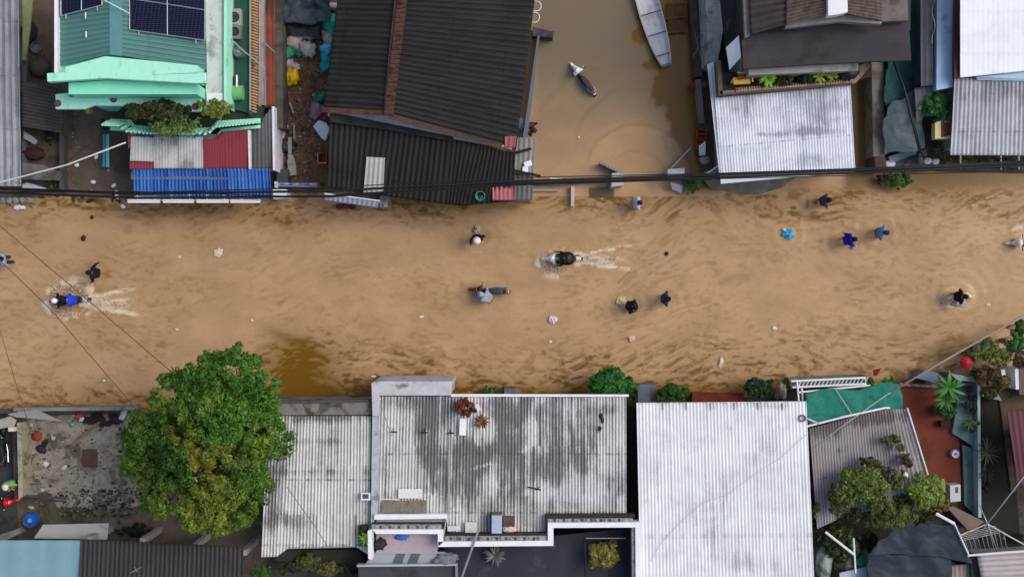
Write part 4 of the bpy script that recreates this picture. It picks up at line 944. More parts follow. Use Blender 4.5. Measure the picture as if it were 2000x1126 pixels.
cloth('tarpaulin', 'dark blue grey tarpaulin heaped over junk at the top of the alley', 'tarpaulin', [(546, -60), (652, -60), (645, 40), (550, 52)], .9, .35, '#2c3a42', 21)
cloth('net_heap', 'dark net lying over the junk beside the white sacks', 'net', [(560, 20), (640, 14), (622, 78), (556, 66)], .6, .3, '#23282e', 23)
WB = [(575, 78, .33, .36, .3, '#b5aca2', 'cream open sack with a brown patch in the junk alley'), (601, 96, .28, .34, .3, '#a9a8a2', 'pale full sack right of the cream open sack'), (603, 66, .22, .3, .28, '#9ba0b8', 'pale lilac sack above the pale full sack'), (590, 62, .25, .22, .22, '#77727c', 'grey mauve sack wedged behind the white sacks'),
      (561, 104, .27, .32, .26, '#1d8c6c', 'turquoise green bag left of the white sacks'), (562, 62, .24, .3, .22, '#2f5a4a', 'dark green bag at the left wall of the alley'), (584, 100, .2, .2, .18, '#3d7a5c', 'small green bag below the cream open sack'),
      (645, 46, .34, .34, .3, '#18a880', 'vivid green bag against the dark roof'), (657, 14, .16, .5, .22, '#b3a5ab', 'long pinkish white bag at the dark roof edge'), (640, 74, .3, .2, .25, '#a9a39c', 'off white bag below the vivid green bag'),
      (638, 94, .24, .26, .25, '#5fb4d8', 'sky blue bag with a pink spot near the dark roof'), (636, 120, .2, .36, .24, '#1898a0', 'long teal bag hanging beside the dark roof'), (563, 126, .22, .18, .2, '#b39aac', 'pink and white bag above the yellow bag'), (576, 130, .16, .2, .18, '#b0a49a', 'small beige bag next to the pink and white bag'),
      (570, 150, .32, .28, .24, '#cfa60e', 'bright yellow bag lying in the junk alley'), (626, 190, .18, .26, .2, '#1f7a5c', 'green bag at the lower corner of the dark roof'), (617, 214, .26, .34, .2, '#8a7480', 'heap of striped pink cloth beside the dark roof'), (551, 246, .3, .22, .16, '#c9cdd8', 'white flattened bag by the side wall lower in the alley'),
      (547, 262, .2, .2, .14, '#bcc3c8', 'smaller white bag just below the flattened one'), (553, 285, .26, .5, .2, '#2c3442', 'long navy bundle along the side wall'), (634, 232, .16, .1, .12, '#9a2c50', 'magenta scrap of cloth above the white tank cover')]
for i, a in enumerate(WB): bag(a[0], a[1], a[2] * 1.18, a[3] * 1.18, a[4], a[5], a[6], seed=i + 1, rz=i * 33)
o = MB().prism([(611, 247), (622, 234), (638, 240), (644, 252), (636, 275), (628, 270)], .75, .35).build('sheet', mat('#c9d6da', 'plastic', .05, 4, .4), None, bevel=.04); tag(o, 'pale bluish white angular sheet lying near the dark lower roof', 'sheet')
# red crate
t = thing('crate', 'red plastic crate with a pale rim by the dark lower roof', 'crate', P(630, 309, .1))
cr = MB(); c = P(630, 309, .4)
for dx, dy, sx, sy in ((-.2, 0, .03, .46), (.2, 0, .03, .46), (0, .215, .4, .03), (0, -.215, .4, .03)): cr.box((c.x + dx, c.y + dy, .35), (sx, sy, .3))
cr.build('crate_wall', mat('#9c2630', 'red_plastic', .1, 5, .5), t); MB().box((c.x, c.y, .22), (.4, .44, .03)).build('crate_base', mat('#5f1c22', 'red_plastic', .1, 5, .5), t)
for p0, p1 in (((-.2, -.23), (.2, -.23)), ((-.2, -.23), (-.2, .23))): MB().tube([(c.x + p0[0], c.y + p0[1], .51), (c.x + p1[0], c.y + p1[1], .51)], .022, 6).build('crate_rim', mat('#d98c90', 'plastic', .05, 5, .5), t)
# planks and slabs
for i, (x0, y0, x1, y1, wd, cl_) in enumerate(((557, 190, 559, 232, .09, '#857c70'), (566, 200, 573, 222, .08, '#8c8a84'), (563, 222, 568, 262, .1, '#5a4a40'), (566, 268, 566, 300, .16, '#97928a'), (548, 180, 550, 214, .05, '#6a6054'), (574, 244, 575, 272, .07, '#a08c74'))):
    a, b_ = P(x0, y0, .4), P(x1, y1, .4); L = (b_ - a).length; an = math.degrees(math.atan2(b_.y - a.y, b_.x - a.x))
    o = MB().box(((a.x + b_.x) / 2, (a.y + b_.y) / 2, .3 + i * .02), (L, wd, .05), an).build('plank', mat(cl_, 'wood', .2, 6, .85), None); tag(o, ['grey upright plank beside the side wall of the alley', 'short pale plank next to the upright grey one', 'brown plank below the upright grey one', 'wide pale plank in the lower alley', 'thin dark batten against the side wall', 'thin tan batten near the alley centre'][i], 'plank', 'planks in the alley')
t = thing('slab_stack', 'stack of broken pale grey slabs at the lower left of the alley', 'slabs', P(568, 325, .05))
for i, pp in enumerate(([(562, 300), (572, 302), (578, 322), (564, 326)], [(563, 324), (578, 322), (579, 341), (564, 343)], [(561, 312), (568, 310), (571, 335), (563, 337)])): MB().plate(pp, .3 + i * .07, .06).build('slab', mat('#98968e', 'stone', .12, 4, .85, dirt='#5a564c', amt=.4), t)
MB().prism([(540, 330), (562, 330), (562, 366), (541, 366)], .9, 0).build('block', mat('#3c4148', 'dark_concrete', .15, 3, .8)); tag(col.objects[-1], 'dark grey block at the foot of the side wall by the blue gate', 'block')
rock_bits('litter', 'scraps of rubbish scattered over the brown mud of the alley', 'litter', [(548, 60), (645, 60), (630, 350), (545, 350)], 1100, .06, ('#8e857a', '#a59e94', '#5f4a40', '#4a4a4a', '#6a5a50', '#4a3f36', '#55554a', '#2f2a26', '#382f28', '#5f4038', '#3f3a34'), (.02, .07), 8)
# blue gate
t = thing('gate', 'blue and white rusty gate closing the lower end of the alley', 'gate', P(580, 360, 0))
MB().prism([(541, 357), (620, 357), (620, 361), (541, 361)], .95, .1).build('gate_panel', mat('#3d5a86', 'blue_paint', .2, 5, .6, dirt='#a9b3bd', amt=.7, dscale=3), t)
MB().line([(540, 363, 1.0), (622, 364, 1.0)], .03).build('top_rail', mat('#7f8a96', 'paint', .1, 5, .6), t)
MB().prism([(536, 354), (541, 354), (541, 366), (536, 366)], 1.2, 0).build('gate_post', WHITE2, t); MB().prism([(620, 354), (625, 354), (625, 366), (620, 366)], 1.2, 0).build('gate_post', mat('#6a3a38', 'rusty_paint', .2, 5, .7), t)

# ---- big dark roof house
b = thing('dark_roof_house', 'large house with black corrugated gable roof and red ridge', 'house', P(840, 110, 0))
DR = roofmat('#2a2928', '#121212', streak=.7, amt=.5, groove=1.0, tone=.10, rough=.7, seam=.8)
DR2 = roofmat('#32302d', '#181716', streak=.8, amt=.45, groove=1.0, tone=.10, rough=.7, seam=.8)
corr('roof_slope', quad((782, -60, 4.7), (750, 224, 4.7), (631, 215, 3.7), (667, -60, 3.7)), DR2, b, pitch=.24, amp=.045, nv=26, seed=15)
corr('roof_slope', quad((790, -60, 4.7), (760, 226, 4.7), (1008, 292, 3.5), (1052, -60, 3.5)), DR, b, pitch=.24, amp=.045, nv=40, seed=16)
MB().prism([(776, -60), (805, -60), (770, 130), (768, 226), (748, 222), (757, 120)], 4.85, 4.6).build('ridge_cap', mat('#46302a', 'brick_ridge', .25, 4, .85, dirt='#2a1a18', amt=.6, dscale=1.6), b, bevel=.03)
for k in range(26):
    y = -6 + k * 9; x0 = 783 - (y / 226) * 27; MB().box(P(x0 + 3, y, 4.88), (.42, .17, .05), 5 + (k * 37 % 7)).build('ridge_tile', mat('#4d332c', 'brick_ridge', .3, 6, .85, dirt='#241614', amt=.6, dscale=2), b)
MB().plate([(629, 209, 3.8), (752, 216, 4.75), (752, 226, 4.75), (629, 219, 3.8)], 4, .08).build('verge', mat('#5c4034', 'mossy_brick', .3, 5, .85, dirt='#3a2e24', amt=.6, dscale=2), b)
MB().plate([(758, 220, 4.78), (1006, 288, 3.55), (1004, 297, 3.55), (758, 231, 4.75)], 4, .08).build('verge', mat('#4c382e', 'mossy_brick', .3, 5, .85, dirt='#3a3428', amt=.6, dscale=2), b)
walls(b, [(672, -60, 3.6), (1042, -60, 3.6), (1004, 284, 3.6), (640, 212, 3.6)], 3.6, WALLG, .35)
MB().wprism([P(640, 226, 3.6), P(1000, 292, 3.6), P(1000, 287, 3.6), P(756, 224, 4.5), P(640, 219, 3.6)], 3.3).build('gable_wall', mat('#9a9b9c', 'plaster', .1, 2, .85, dirt='#4a4a48', amt=.4), b)
MB().prism([(1050, 70), (1054, 70), (1030, 270), (1021, 270)], 1.2, 0).build('plinth', mat('#5a6678', 'slate_blue_paint', .1, 3, .7), b)
MB().prism([(1040, 52), (1082, 62), (1080, 74), (1040, 70)], .8, .0).build('beam', DCONC, b)
b = thing('dark_lower_roof', 'lower dark lean-to with vertical ribs and one pale roof light', 'lean-to', P(820, 320, 0))
rail = [(0, (645, 226, 3.5), (641, 366, 2.7)), (.27, (757, 246, 3.5), (738, 381, 2.7)), (.60, (885, 270, 3.5), (872, 399, 2.65)), (.74, (935, 282, 3.5), (905, 402, 2.65)), (1, (1006, 300, 3.45), (1003, 392, 2.65))]
corr('roof_sheet', rail, roofmat('#2d2a27', '#171615', streak=.8, amt=.45, groove=1.0, tone=.14, rough=.7, seam=.8), b, pitch=.22, amp=.04, nv=26, seed=17, spots=[(720, 236, 120, 16, .8)])
MB().plate([(645, 222, 3.7), (750, 232, 3.7), (885, 262, 3.7), (885, 276, 3.7), (750, 252, 3.7), (645, 238, 3.7)], 3.6, .06).build('flashing', mat('#2b2b2b', 'bitumen', .3, 3, .8, dirt='#151515', amt=.6, dscale=1.5), b)
corr('roof_light', quad((716, 306, 3.22), (752, 308, 3.22), (748, 379, 2.83), (710, 376, 2.83)), roofmat('#b3b2ae', '#8a8880', streak=.6, amt=.3, groove=.6, tone=.03, seam=0), b, pitch=.22, amp=.025, nv=8, seed=18)
walls(b, [(650, 240), (1000, 298), (998, 380), (872, 384), (648, 356)], 2.6, WALLG, .1, drop=0)
for i, (pp, cl_) in enumerate((([(986, 266), (1009, 266), (1006, 288), (986, 288)], '#a05a60'), ([(968, 336), (1002, 336), (1002, 352), (966, 352)], '#a85c62'), ([(962, 360), (1002, 362), (1003, 391), (962, 391)], '#b86a6c'))):
    corr('pink_sheet', quad(pp[0], pp[1], pp[2], pp[3], 3.7 if i == 0 else 2.9), roofmat(cl_, '#5f3a3a', streak=.6, amt=.4, groove=.6, tone=.08), b, pitch=.2, amp=.02, nv=8, seed=30 + i)
corr('grey_sheet', quad((1007, 268), (1047, 270), (1042, 340), (1005, 338), 2.7), roofmat('#908d88', '#5a5854', streak=.7, amt=.45, groove=.6), b, pitch=.2, amp=.02, nv=12, seed=34)
corr('grey_sheet', quad((1005, 340), (1042, 342), (1040, 391), (1004, 391), 2.6), roofmat('#6f6c6a', '#3f3c3b', streak=.7, amt=.5, groove=.6), b, pitch=.2, amp=.02, nv=12, seed=35)
MB().prism([(1008, 274), (1040, 276), (1036, 386), (1008, 386)], 2.4, 0).build('wall', WALLG, b)
for i, (x0, y0, x1, y1) in enumerate(((1000, 300, 1038, 290), (1002, 332, 1056, 344))):
    o = MB().line([(x0, y0, 2.9), (x1, y1, 2.9)], .06).build('pole', mat('#2c2620', 'charred_wood', .2, 5, .9)); tag(o, ['dark pole lying across the upper grey sheet', 'dark pole lying across the lower edge of the grey sheet'][i], 'pole')
for i, (px, py) in enumerate(((1031, 320), (1026, 331))):
    o = MB().box(P(px, py, 2.85), (.34 - i * .08, .24, .14), 20 - i * 25).build('box', WHITE, None, bevel=.02); tag(o, ['white box lying on the grey corrugated sheet', 'smaller white box touching the first one on the grey sheet'][i], 'box')
o = MB().lathe((P(938, 383, 2.8).x, P(938, 383, 2.8).y, 2.72), [(.18, 0), (.22, .3), (.2, .3), (.16, .05), (.01, .05)], 18).build('bucket', mat('#3f9478', 'green_plastic', .1, 5, .5), None); tag(o, 'green bucket at the lower edge of the dark lean-to roof', 'bucket')
o = MB().box(P(970, 344, 2.8), (.35, .45, .03)).build('teal_sheet', mat('#7fa79c', 'plastic', .1, 4, .5), None); tag(o, 'pale teal sheet piece beside the pink roof sheet', 'sheet')
bush('shrub', 'clump of rusty brown dry grass beside the grey sheet and water', 'shrub', 1037, 252, .9, 13, 18, .8, ('#6a4a2a', '#3a2a1c'), 8, .07, 31, per=60, zb=0)
o = MB().blob(P(1019, 241, .6), (.3, .26, .2), .5, 14).build('cloth_bundle', mat('#9aa0c0', 'cloth', .15, 4, .8), None, smooth=True); tag(o, 'pale lilac bundle of cloth beside the rusty brown grass', 'bundle')
for k, (px, py) in enumerate(((1047, 12), (1044, 34))):
    o = MB().torus(P(px, py, 3.2), .22, .02, 24, 6, axis='Z').build('wire_coil', WHITE2, None); tag(o, ['upper white coil of cable hanging at the dark roof edge', 'lower white coil of cable hanging at the dark roof edge'][k], 'coil')
# striped awning over the street
t = thing('awning', 'small white and blue ribbed awning tilted over the water', 'awning', P(695, 388, 0))
corr('awning_sheet', quad((634, 379, 2.5), (741, 393, 2.5), (737, 406, 2.2), (635, 391, 2.2)), roofmat('#b4b9cc', '#7f8496', streak=.4, amt=.3, groove=.5, tone=.04, seam=0), t, pitch=.22, amp=.03, nv=6, seed=36)
MB().line([(634, 378, 2.55), (742, 392, 2.55)], .03).build('awning_bar', WHITE, t); MB().prism([(741, 372), (757, 373), (757, 404), (741, 404)], 2.0, 0).build('awning_post', mat('#8b8a86', 'plaster', .3, 5, .8, dirt='#3a3a3a', amt=.6, dscale=3), t)
for x in (650, 720): MB().line([(x, 388, .0), (x, 388, 2.2)], .03).build('leg', STEEL, t)
for i, x in enumerate((663, 673, 688)):
    o = MB().blob(P(x, 403, .12), (.16, .12, .12), .4, 70 + i).build('flower_pot', mat(['#5a2c28', '#5a2c28', '#3f2a28'][i], 'pot', .2, 6, .8), None, smooth=True); tag(o, ['first of three dark red lumps in the water under the tilted awning', 'middle of three dark red lumps under the tilted awning', 'right one of three dark lumps under the tilted awning'][i], 'pot', 'dark lumps under the awning')

# ---- boat
t = thing('boat', 'long narrow white metal boat moored in the courtyard', 'boat', P(1262, 40, 0))
a0, a1 = P(1238, -85, .35), P(1301, 128, .35); ax = (a1 - a0); L = ax.length; an = math.atan2(ax.y, ax.x); Mb = Matrix.Translation((a0.x, a0.y, 0)) @ Matrix.Rotation(an, 4, 'Z')
def hull(off, wtop, zt, zb):
    v, f = [], []; N_ = 30
    prof = [(-1, 1), (-.92, .45), (-.7, .08), (0, 0), (.7, .08), (.92, .45), (1, 1)]
    for i in range(N_ + 1):
        u = i / N_; wd = wtop * (.22 + .78 * math.sin(math.pi * min(1, max(0, .04 + .92 * u))) ** .6); zk = .22 * abs(2 * u - 1) ** 4
        for y, z in prof: v.append(Mb @ Vector((off + u * (L - 2 * off), y * wd, zb + zk * .6 + (zt - zb + zk * .3) * z)))
    for i in range(N_):
        for j in range(6): f.append([i * 7 + j, i * 7 + j + 1, (i + 1) * 7 + j + 1, (i + 1) * 7 + j])
    f.append(list(range(7))); f.append([N_ * 7 + k for k in range(7)][::-1]); mb = MB(); mb.v = [tuple(p) for p in v]; mb.f = f; return mb
HM_ = mat('#b3b5ba', 'boat_metal', .08, 1.5, .5, dirt='#8a8378', amt=.35, dscale=1.2)
hull(0, .52, .36, -.12).build('hull', HM_, t, solid=.02)
hull(.05, .49, .36, .06).build('inner_lining', mat('#bdbfc6', 'boat_metal', .07, 1.5, .55, dirt='#a08f74', amt=.35, dscale=1.0), t, solid=.006)
for u in (.28, .52, .71, .90):
    wd = .50 * (.22 + .78 * math.sin(math.pi * (.04 + .92 * u)) ** .6); MB().box((u * L, 0, .33), (.05, wd * 2, .04), M=Mb).build('thwart', mat('#4a4a4c', 'metal', .1, 4, .6), t)
for s_ in (-1, 1):
    pts = [(u * L, s_ * .52 * (.22 + .78 * math.sin(math.pi * (.04 + .92 * u)) ** .6), .365 + .066 * abs(2 * u - 1) ** 4) for u in [i / 20 for i in range(21)]]
    MB().tube(pts, .022, 6, Mb).build('gunwale', STEEL, t)
# pallet
t = thing('pallet', 'reddish wooden pallet of slats floating beside the boat', 'pallet', P(1320, 30, .1))
for k in range(9): MB().box(P(1306 + k * 4.3, 32 + (k % 2) * 1.5, .3), (.055, 1.5 - .05 * (k % 3), .03), 4).build('slat', mat('#6b4028', 'red_wood', .25, 6, .85, dirt='#3a2618', amt=.5), t)
for y in (6, 34, 62): MB().box(P(1322, y, .24), (.95, .08, .06), 6).build('crossbar', mat('#8a6a40', 'wood', .2, 6, .85), t)
# courtyard street wall and gate
t = thing('garden_wall', 'low pale wall between courtyard and street standing in the flood', 'wall', P(1110, 360, 0))
MB().prism([(1040, 353), (1100, 352), (1198, 345), (1198, 352), (1100, 360), (1040, 361)], .45, -.3).build('wall_panel', mat('#93958f', 'plaster', .15, 3, .85, dirt='#4a4a42', amt=.5), t)
MB().prism([(1040, 369), (1090, 369), (1090, 373), (1040, 373)], .25, -.3).build('foundation', mat('#8a8c86', 'plaster', .15, 3, .85), t)
MB().prism([(1115, 364), (1122, 364), (1121, 403), (1115, 403)], .35, -.3).build('buttress', mat('#b5b3ab', 'plaster', .1, 3, .85), t, bevel=.02)
MB().prism([(1152, 367), (1199, 365), (1199, 384), (1153, 386)], .06, -.3).build('submerged_slab', mat('#5c5138', 'wet_concrete', .2, 4, .6), t)
MB().prism([(1195, 338), (1217, 336), (1218, 362), (1194, 365)], 1.3, -.3).build('gate_pillar', mat('#a9aaa8', 'plaster', .15, 4, .85, dirt='#5a5a56', amt=.4), t, bevel=.02)
o = MB().line([(1074, 348, .3), (1103, 350, .3)], .035).build('batten', WHITE2); tag(o, 'thin white batten lying just above the low courtyard wall', 'batten')
t = thing('garden_wall', 'short wall with pale pillar right of the open courtyard gate', 'wall', P(1325, 350, 0))
MB().prism([(1304, 330), (1337, 328), (1337, 346), (1304, 350)], 1.3, -.3).build('gate_pillar', mat('#9d9fa6', 'plaster', .15, 4, .85, dirt='#55565a', amt=.4), t, bevel=.02)
MB().prism([(1337, 344), (1380, 343), (1380, 350), (1337, 352)], .7, -.3).build('wall_panel', DCONC, t)
def leaf_gate(p0, p1, label):
    a, b_ = P(*p0, .6), P(*p1, .6); t = thing('gate', label, 'gate', P(*p0, 0), 'open courtyard gate leaves'); d_ = (b_ - a); nrm = Vector((-d_.y, d_.x, 0)).normalized() * .03; gm = mat('#8f9092', 'grey_paint', .1, 5, .6, dirt='#55565a', amt=.4)
    for z in (-.1, .55, 1.2): MB().tube([Vector((a.x, a.y, z)), Vector((b_.x, b_.y, z))], .025, 6).build('rail', gm, t)
    for k in range(9):
        q = a.lerp(b_, k / 8); MB().tube([(q.x, q.y, -.2), (q.x, q.y, 1.2)], .014, 5).build('bar', gm, t)
    MB().wprism([a + nrm, b_ + nrm, b_ + nrm * .5, a + nrm * .5], -.1).build('sheet_panel', mat('#7a7b7c', 'grey_paint', .1, 5, .6), t)
leaf_gate((1216, 340), (1171, 318), 'left gate leaf opened back into the courtyard')
leaf_gate((1306, 333), (1345, 292), 'right gate leaf opened towards the white roofed house')
t2 = thing('signboard', 'pale lilac board leaning at the foot of the right gate pillar', 'board', P(1322, 366, 0))
MB().plate([(1310, 356, .7), (1334, 362, .5), (1331, 377, .3), (1313, 370, .4)], .5, .03).build('panel', mat('#a9a4b8', 'board', .1, 4, .7), t2); MB().line([(1322, 366, -.2), (1322, 366, .45)], .03).build('leg', STEEL, t2)
bush('shrub', 'bright green shrub growing from the water beside the right gate pillar', 'shrub', 1355, 360, .7, 24, 18, .7, ('#5f9a34', '#2f5a22'), 12, .08, 33, per=70, zb=-.3)

# ---- concrete roof house with silver front roof
b = thing('weathered_wall', 'tall weathered grey wall with lichen along the right side of the courtyard', 'wall', P(1390, 60, 0))
MB().prism([(1376, -60), (1400, -60), (1412, 60), (1402, 122), (1384, 120)], 2.9, 0).build('wall_panel', mat('#8f9090', 'lichen_plaster', .25, 2, .9, dirt='#3a3a3a', amt=.55, dscale=1.6), b)
MB().prism([(1401, -60), (1456, -60), (1456, 100), (1418, 105), (1412, 60)], 2.6, 0).build('terrace_roof', mat('#3f3d3a', 'mossy_concrete', .3, 1.5, .9, dirt='#76756f', amt=.4, dscale=1.1, stretch=(2, .6, 1)), b)
MB().prism([(1344, -60), (1358, -60), (1372, 150), (1358, 150), (1352, 60)], .8, 0).build('low_wall', mat('#4d4238', 'mossy_concrete', .3, 2, .9), b)
MB().prism([(1359, 155), (1369, 155), (1376, 240), (1368, 240)], .8, 0).build('low_wall', mat('#6f6c66', 'concrete', .2, 2, .9), b)
b = thing('terrace_house', 'house with brown tile roof, dark concrete terrace and silver front roof', 'house', P(1560, 150, 0))
MB().prism([(1450, 64), (1776, 60), (1780, 118), (1700, 120), (1600, 125), (1452, 134), (1449, 80)], 5.2, 4.95).build('concrete_canopy', mat('#39363a', 'dark_concrete', .18, .9, .8, dirt='#262427', amt=.5, dscale=.5), b)
MB().prism([(1455, -60), (1780, -60), (1778, 60), (1455, 64)], 5.1, 0).build('upper_wall', mat('#3a373a', 'dark_concrete', .18, 1.2, .8), b)
walls(b, [(1448, 20), (1700, 20), (1690, 150), (1450, 160)], 4.9, WALLG, .3)
TILE = roofmat('#4f4440', '#2e2826', streak=.2, amt=.5, groove=.9, tone=.15, sheet=(.3, .3), seam=.4)
corr('roof_slope', quad((1608, -60, 6.6), (1614, 26, 6.6), (1465, 68, 5.7), (1462, -60, 5.7)), TILE, b, pitch=.26, amp=.04, nv=26, seed=40)
corr('tile_slope', quad((1535, -60, 6.25), (1535, 50, 6.2), (1615, 27, 6.65), (1608, -60, 6.65)), roofmat('#6a5b50', '#352c28', streak=.1, amt=.5, groove=.6, tone=.3, sheet=(.22, .14), seam=.6), b, pitch=.14, amp=.03, nv=20, seed=41)
corr('tile_slope', quad((1652, -60, 6.65), (1650, 26, 6.65), (1722, 40, 6.1), (1718, -60, 6.1)), roofmat('#5f5048', '#2f2724', streak=.1, amt=.5, groove=.6, tone=.3, sheet=(.22, .14), seam=.6), b, pitch=.14, amp=.03, nv=20, seed=42)
MB().prism([(1720, -60), (1770, -60), (1774, 40), (1722, 42)], 5.6, 5.2).build('roof_deck', mat('#6a6560', 'mossy_concrete', .25, 2, .9, dirt='#3a3834', amt=.55), b)
MB().prism([(1534, 50), (1610, 28), (1660, 30), (1722, 42), (1722, 47), (1640, 42), (1534, 55)], 6.0, 5.6).build('verge', mat('#85827e', 'concrete', .15, 3, .85), b)
MB().prism([(1617, -60), (1654, -60), (1656, 24), (1636, 29), (1617, 31)], 6.9, 6.4).build('white_duct', WHITE, b, bevel=.03)
MB().prism([(1449, -60), (1462, -60), (1465, 70), (1455, 74)], 5.5, 5.2).build('roof_edge', mat('#77706c', 'concrete', .2, 3, .85), b)
MB().plate([(1418, 93, 4.6), (1443, 69, 5.1), (1447, 112, 5.1), (1425, 137, 4.6)], 5, .04).build('white_panel', mat('#cfd8da', 'white_sheet', .03, 3, .4), b)
MB().line([(1418, 92, 4.5), (1446, 66, 5.1), (1450, 114, 5.1)], .04).build('panel_frame', BLACK, b)
# planter balcony
MB().prism([(1404, 142), (1700, 122), (1703, 150), (1690, 152), (1662, 162), (1406, 182)], 3.6, 3.3).build('planter_floor', mat('#3b352c', 'soil', .3, 3, .9), b)
MB().prism([(1400, 118), (1408, 118), (1412, 184), (1404, 186)], 4.0, 3.3).build('planter_edge', mat('#5a4d42', 'brick', .3, 5, .85), b)
MB().prism([(1406, 178), (1660, 158), (1662, 162), (1406, 184)], 4.0, 3.3).build('planter_edge', mat('#75624e', 'brick', .3, 6, .85, dirt='#4a3a2e', amt=.5, dscale=2), b)
for k in range(44):
    x = 1438 + k * 5.0; y = 173 - (x - 1438) * .082
    MB().tube([P(x, y, 3.9), P(x + 1.5, y + 5, 4.08)], .055, 6).build('coping_tile', mat('#a39376', 'clay_tile', .25, 9, .85, dirt='#5a4632', amt=.5, dscale=3), b)
MB().prism([(1662, 134), (1694, 122), (1702, 128), (1672, 162), (1660, 162)], 3.9, 3.6).build('corner_tile', mat('#8b7a66', 'clay_tile', .2, 5, .85, dirt='#55493a', amt=.5), b)
SW = roofmat('#dde2ea', '#7f8390', streak=.5, amt=.30, groove=.5, tone=.05, metal=0, rough=.5, sheet=(1.1, 2.2))
corr('silver_roof', quad((1396, 191, 3.3), (1661, 167, 3.3), (1670, 330, 2.8), (1408, 342, 2.8)), SW, b, pitch=.13, amp=.014, nv=40, seed=43, spots=[(1560, 215, 90, 46, .6), (1600, 256, 60, 8, .9), (1500, 262, 50, 5, .8), (1640, 215, 30, 40, .5), (1590, 310, 70, 14, .5), (1430, 200, 40, 20, .4)])
corr('silver_roof', quad((1381, 126, 3.4), (1394, 120, 3.4), (1409, 343, 2.82), (1405, 343, 2.82)), roofmat('#c6d0d2', '#8a9298', streak=.4, amt=.2, groove=.4, tone=.03), b, pitch=.2, amp=.01, nv=20, seed=44)
MB().plate([(1407, 343, 2.8), (1670, 331, 2.8), (1670, 335, 2.75), (1408, 359, 2.7)], 2.8, .03).build('front_flashing', mat('#c9cfcf', 'white_sheet', .05, 3, .5), b)
MB().prism([(1412, 200), (1652, 178), (1660, 322), (1414, 335)], 2.7, -.4).build('wall', mat('#8a8a86', 'plaster', .15, 2, .85, dirt='#4a4a46', amt=.4), b)
t = thing('toy_loader', 'yellow ride-on toy digger parked on the planter balcony', 'toy', P(1450, 152, 3.6))
MB().box(P(1448, 158, 3.95), (.75, .32, .22), 3).build('chassis', mat('#caa032', 'yellow_plastic', .08, 5, .4), t, bevel=.04)
MB().box(P(1452, 148, 4.1), (.5, .3, .18), 8).build('seat', mat('#7a3a26', 'red_plastic', .1, 5, .5), t, bevel=.04)
MB().tube([P(1434, 152, 4.1), P(1428, 162, 3.9)], .05, 6).build('arm', mat('#9a9a92', 'grey_plastic', .1, 5, .5), t)
MB().tube([P(1440, 142, 4.2), P(1468, 142, 4.2), P(1470, 160, 4.1)], .04, 6).build('frame', mat('#d6b43e', 'yellow_plastic', .08, 5, .4), t)
for dx in (-8, 9):
    for dy in (-6, 7): MB().torus(P(1449 + dx, 155 + dy, 3.75), .09, .045, 14, 6).build('wheel', TYRE, t, smooth=True)
rosette('potted_plant', 'bright lime leafy plant right of the yellow toy digger', 'plant', 1499, 153, 4.2, 26, .45, .10, ('#9ac83c', '#5f9a2a'), 41, zb=3.6)
bush('shrub', 'dark green planter shrub between lime plant and yellow flowers', 'shrub', 1530, 154, 4.3, 24, 13, .5, ('#3a5a26', '#223a1a'), 10, .07, 42, per=70, zb=3.6)
bush('shrub', 'very dark shrub under the canopy edge of the terrace house', 'shrub', 1575, 150, 4.3, 22, 12, .5, ('#3a4a2a', '#1c2618'), 9, .07, 43, per=70, zb=3.6)
rosette('potted_plant', 'left of two yellow green rosette plants on the planter balcony', 'plant', 1600, 149, 4.3, 22, .34, .08, ('#a3b83a', '#6a8a2a'), 44, zb=3.6)
rosette('potted_plant', 'right of two yellow green rosette plants next to the black tyre heap', 'plant', 1624, 147, 4.3, 22, .32, .08, ('#a8a83a', '#5f7a2a'), 45, zb=3.6)
o = MB().blob(P(1657, 142, 4.2), (.42, .3, .25), .5, 18).build('plastic_heap', mat('#14171f', 'black_plastic', .3, 5, .35), None, smooth=True); tag(o, 'black plastic heap at the right end of the planter balcony', 'heap')
# narrow side yard objects
for i, (px, py) in enumerate(((1370, 262), (1369, 283))):
    t = thing('crate', ['orange plastic crate with slotted rim in the side slot', 'lower orange crate tilted under the slotted one'][i], 'crate', P(px, py, .1), 'orange crates')
    c = P(px, py, .5); cb = MB()
    for dx, dy, sx, sy in ((-.2, 0, .03, .4), (.2, 0, .03, .4), (0, .2, .4, .03), (0, -.2, .4, .03), (0, 0, .4, .05)): cb.box((c.x + dx, c.y + dy, .45), (sx, sy, .28))
    cb.build('crate_wall', mat('#b5401c', 'orange_plastic', .1, 5, .5), t); MB().box((c.x, c.y, .33), (.4, .4, .03)).build('crate_base', mat('#84301a', 'orange_plastic', .1, 5, .5), t)
for i, (px, py, cl_, lb) in enumerate(((1357, 167, '#8a2a22', 'red rag bundle at the courtyard corner of the side slot'), (1372, 165, '#8a5a58', 'pinkish rag bundle next to the red one'), (1376, 312, '#a08a80', 'beige lump in the lower side slot'))):
    o = MB().blob(P(px, py, .4), (.24, .2, .2), .5, 80 + i).build('rag_bundle', mat(cl_, 'cloth', .25, 6, .85), None, smooth=True); tag(o, lb, 'bundle')
o = MB().plate([(1365, 285, .9), (1378, 275, 1.0), (1378, 302, .7), (1366, 304, .7)], .8, .03).build('sheet', WHITE); tag(o, 'white sheet standing in the side slot below the orange crates', 'sheet')
cloth('net', 'small green net triangle beside the front corner of the silver roof', 'net', [(1378, 340), (1404, 325), (1406, 341), (1380, 343)], 1.4, .05, '#2b8a74', 25, nu=14, nv=14)
o = MB().line([(1378, 340, 1.5), (1406, 322, 1.6)], .03).build('pole', WHITE); tag(o, 'white pole along the edge of the green net triangle', 'pole')
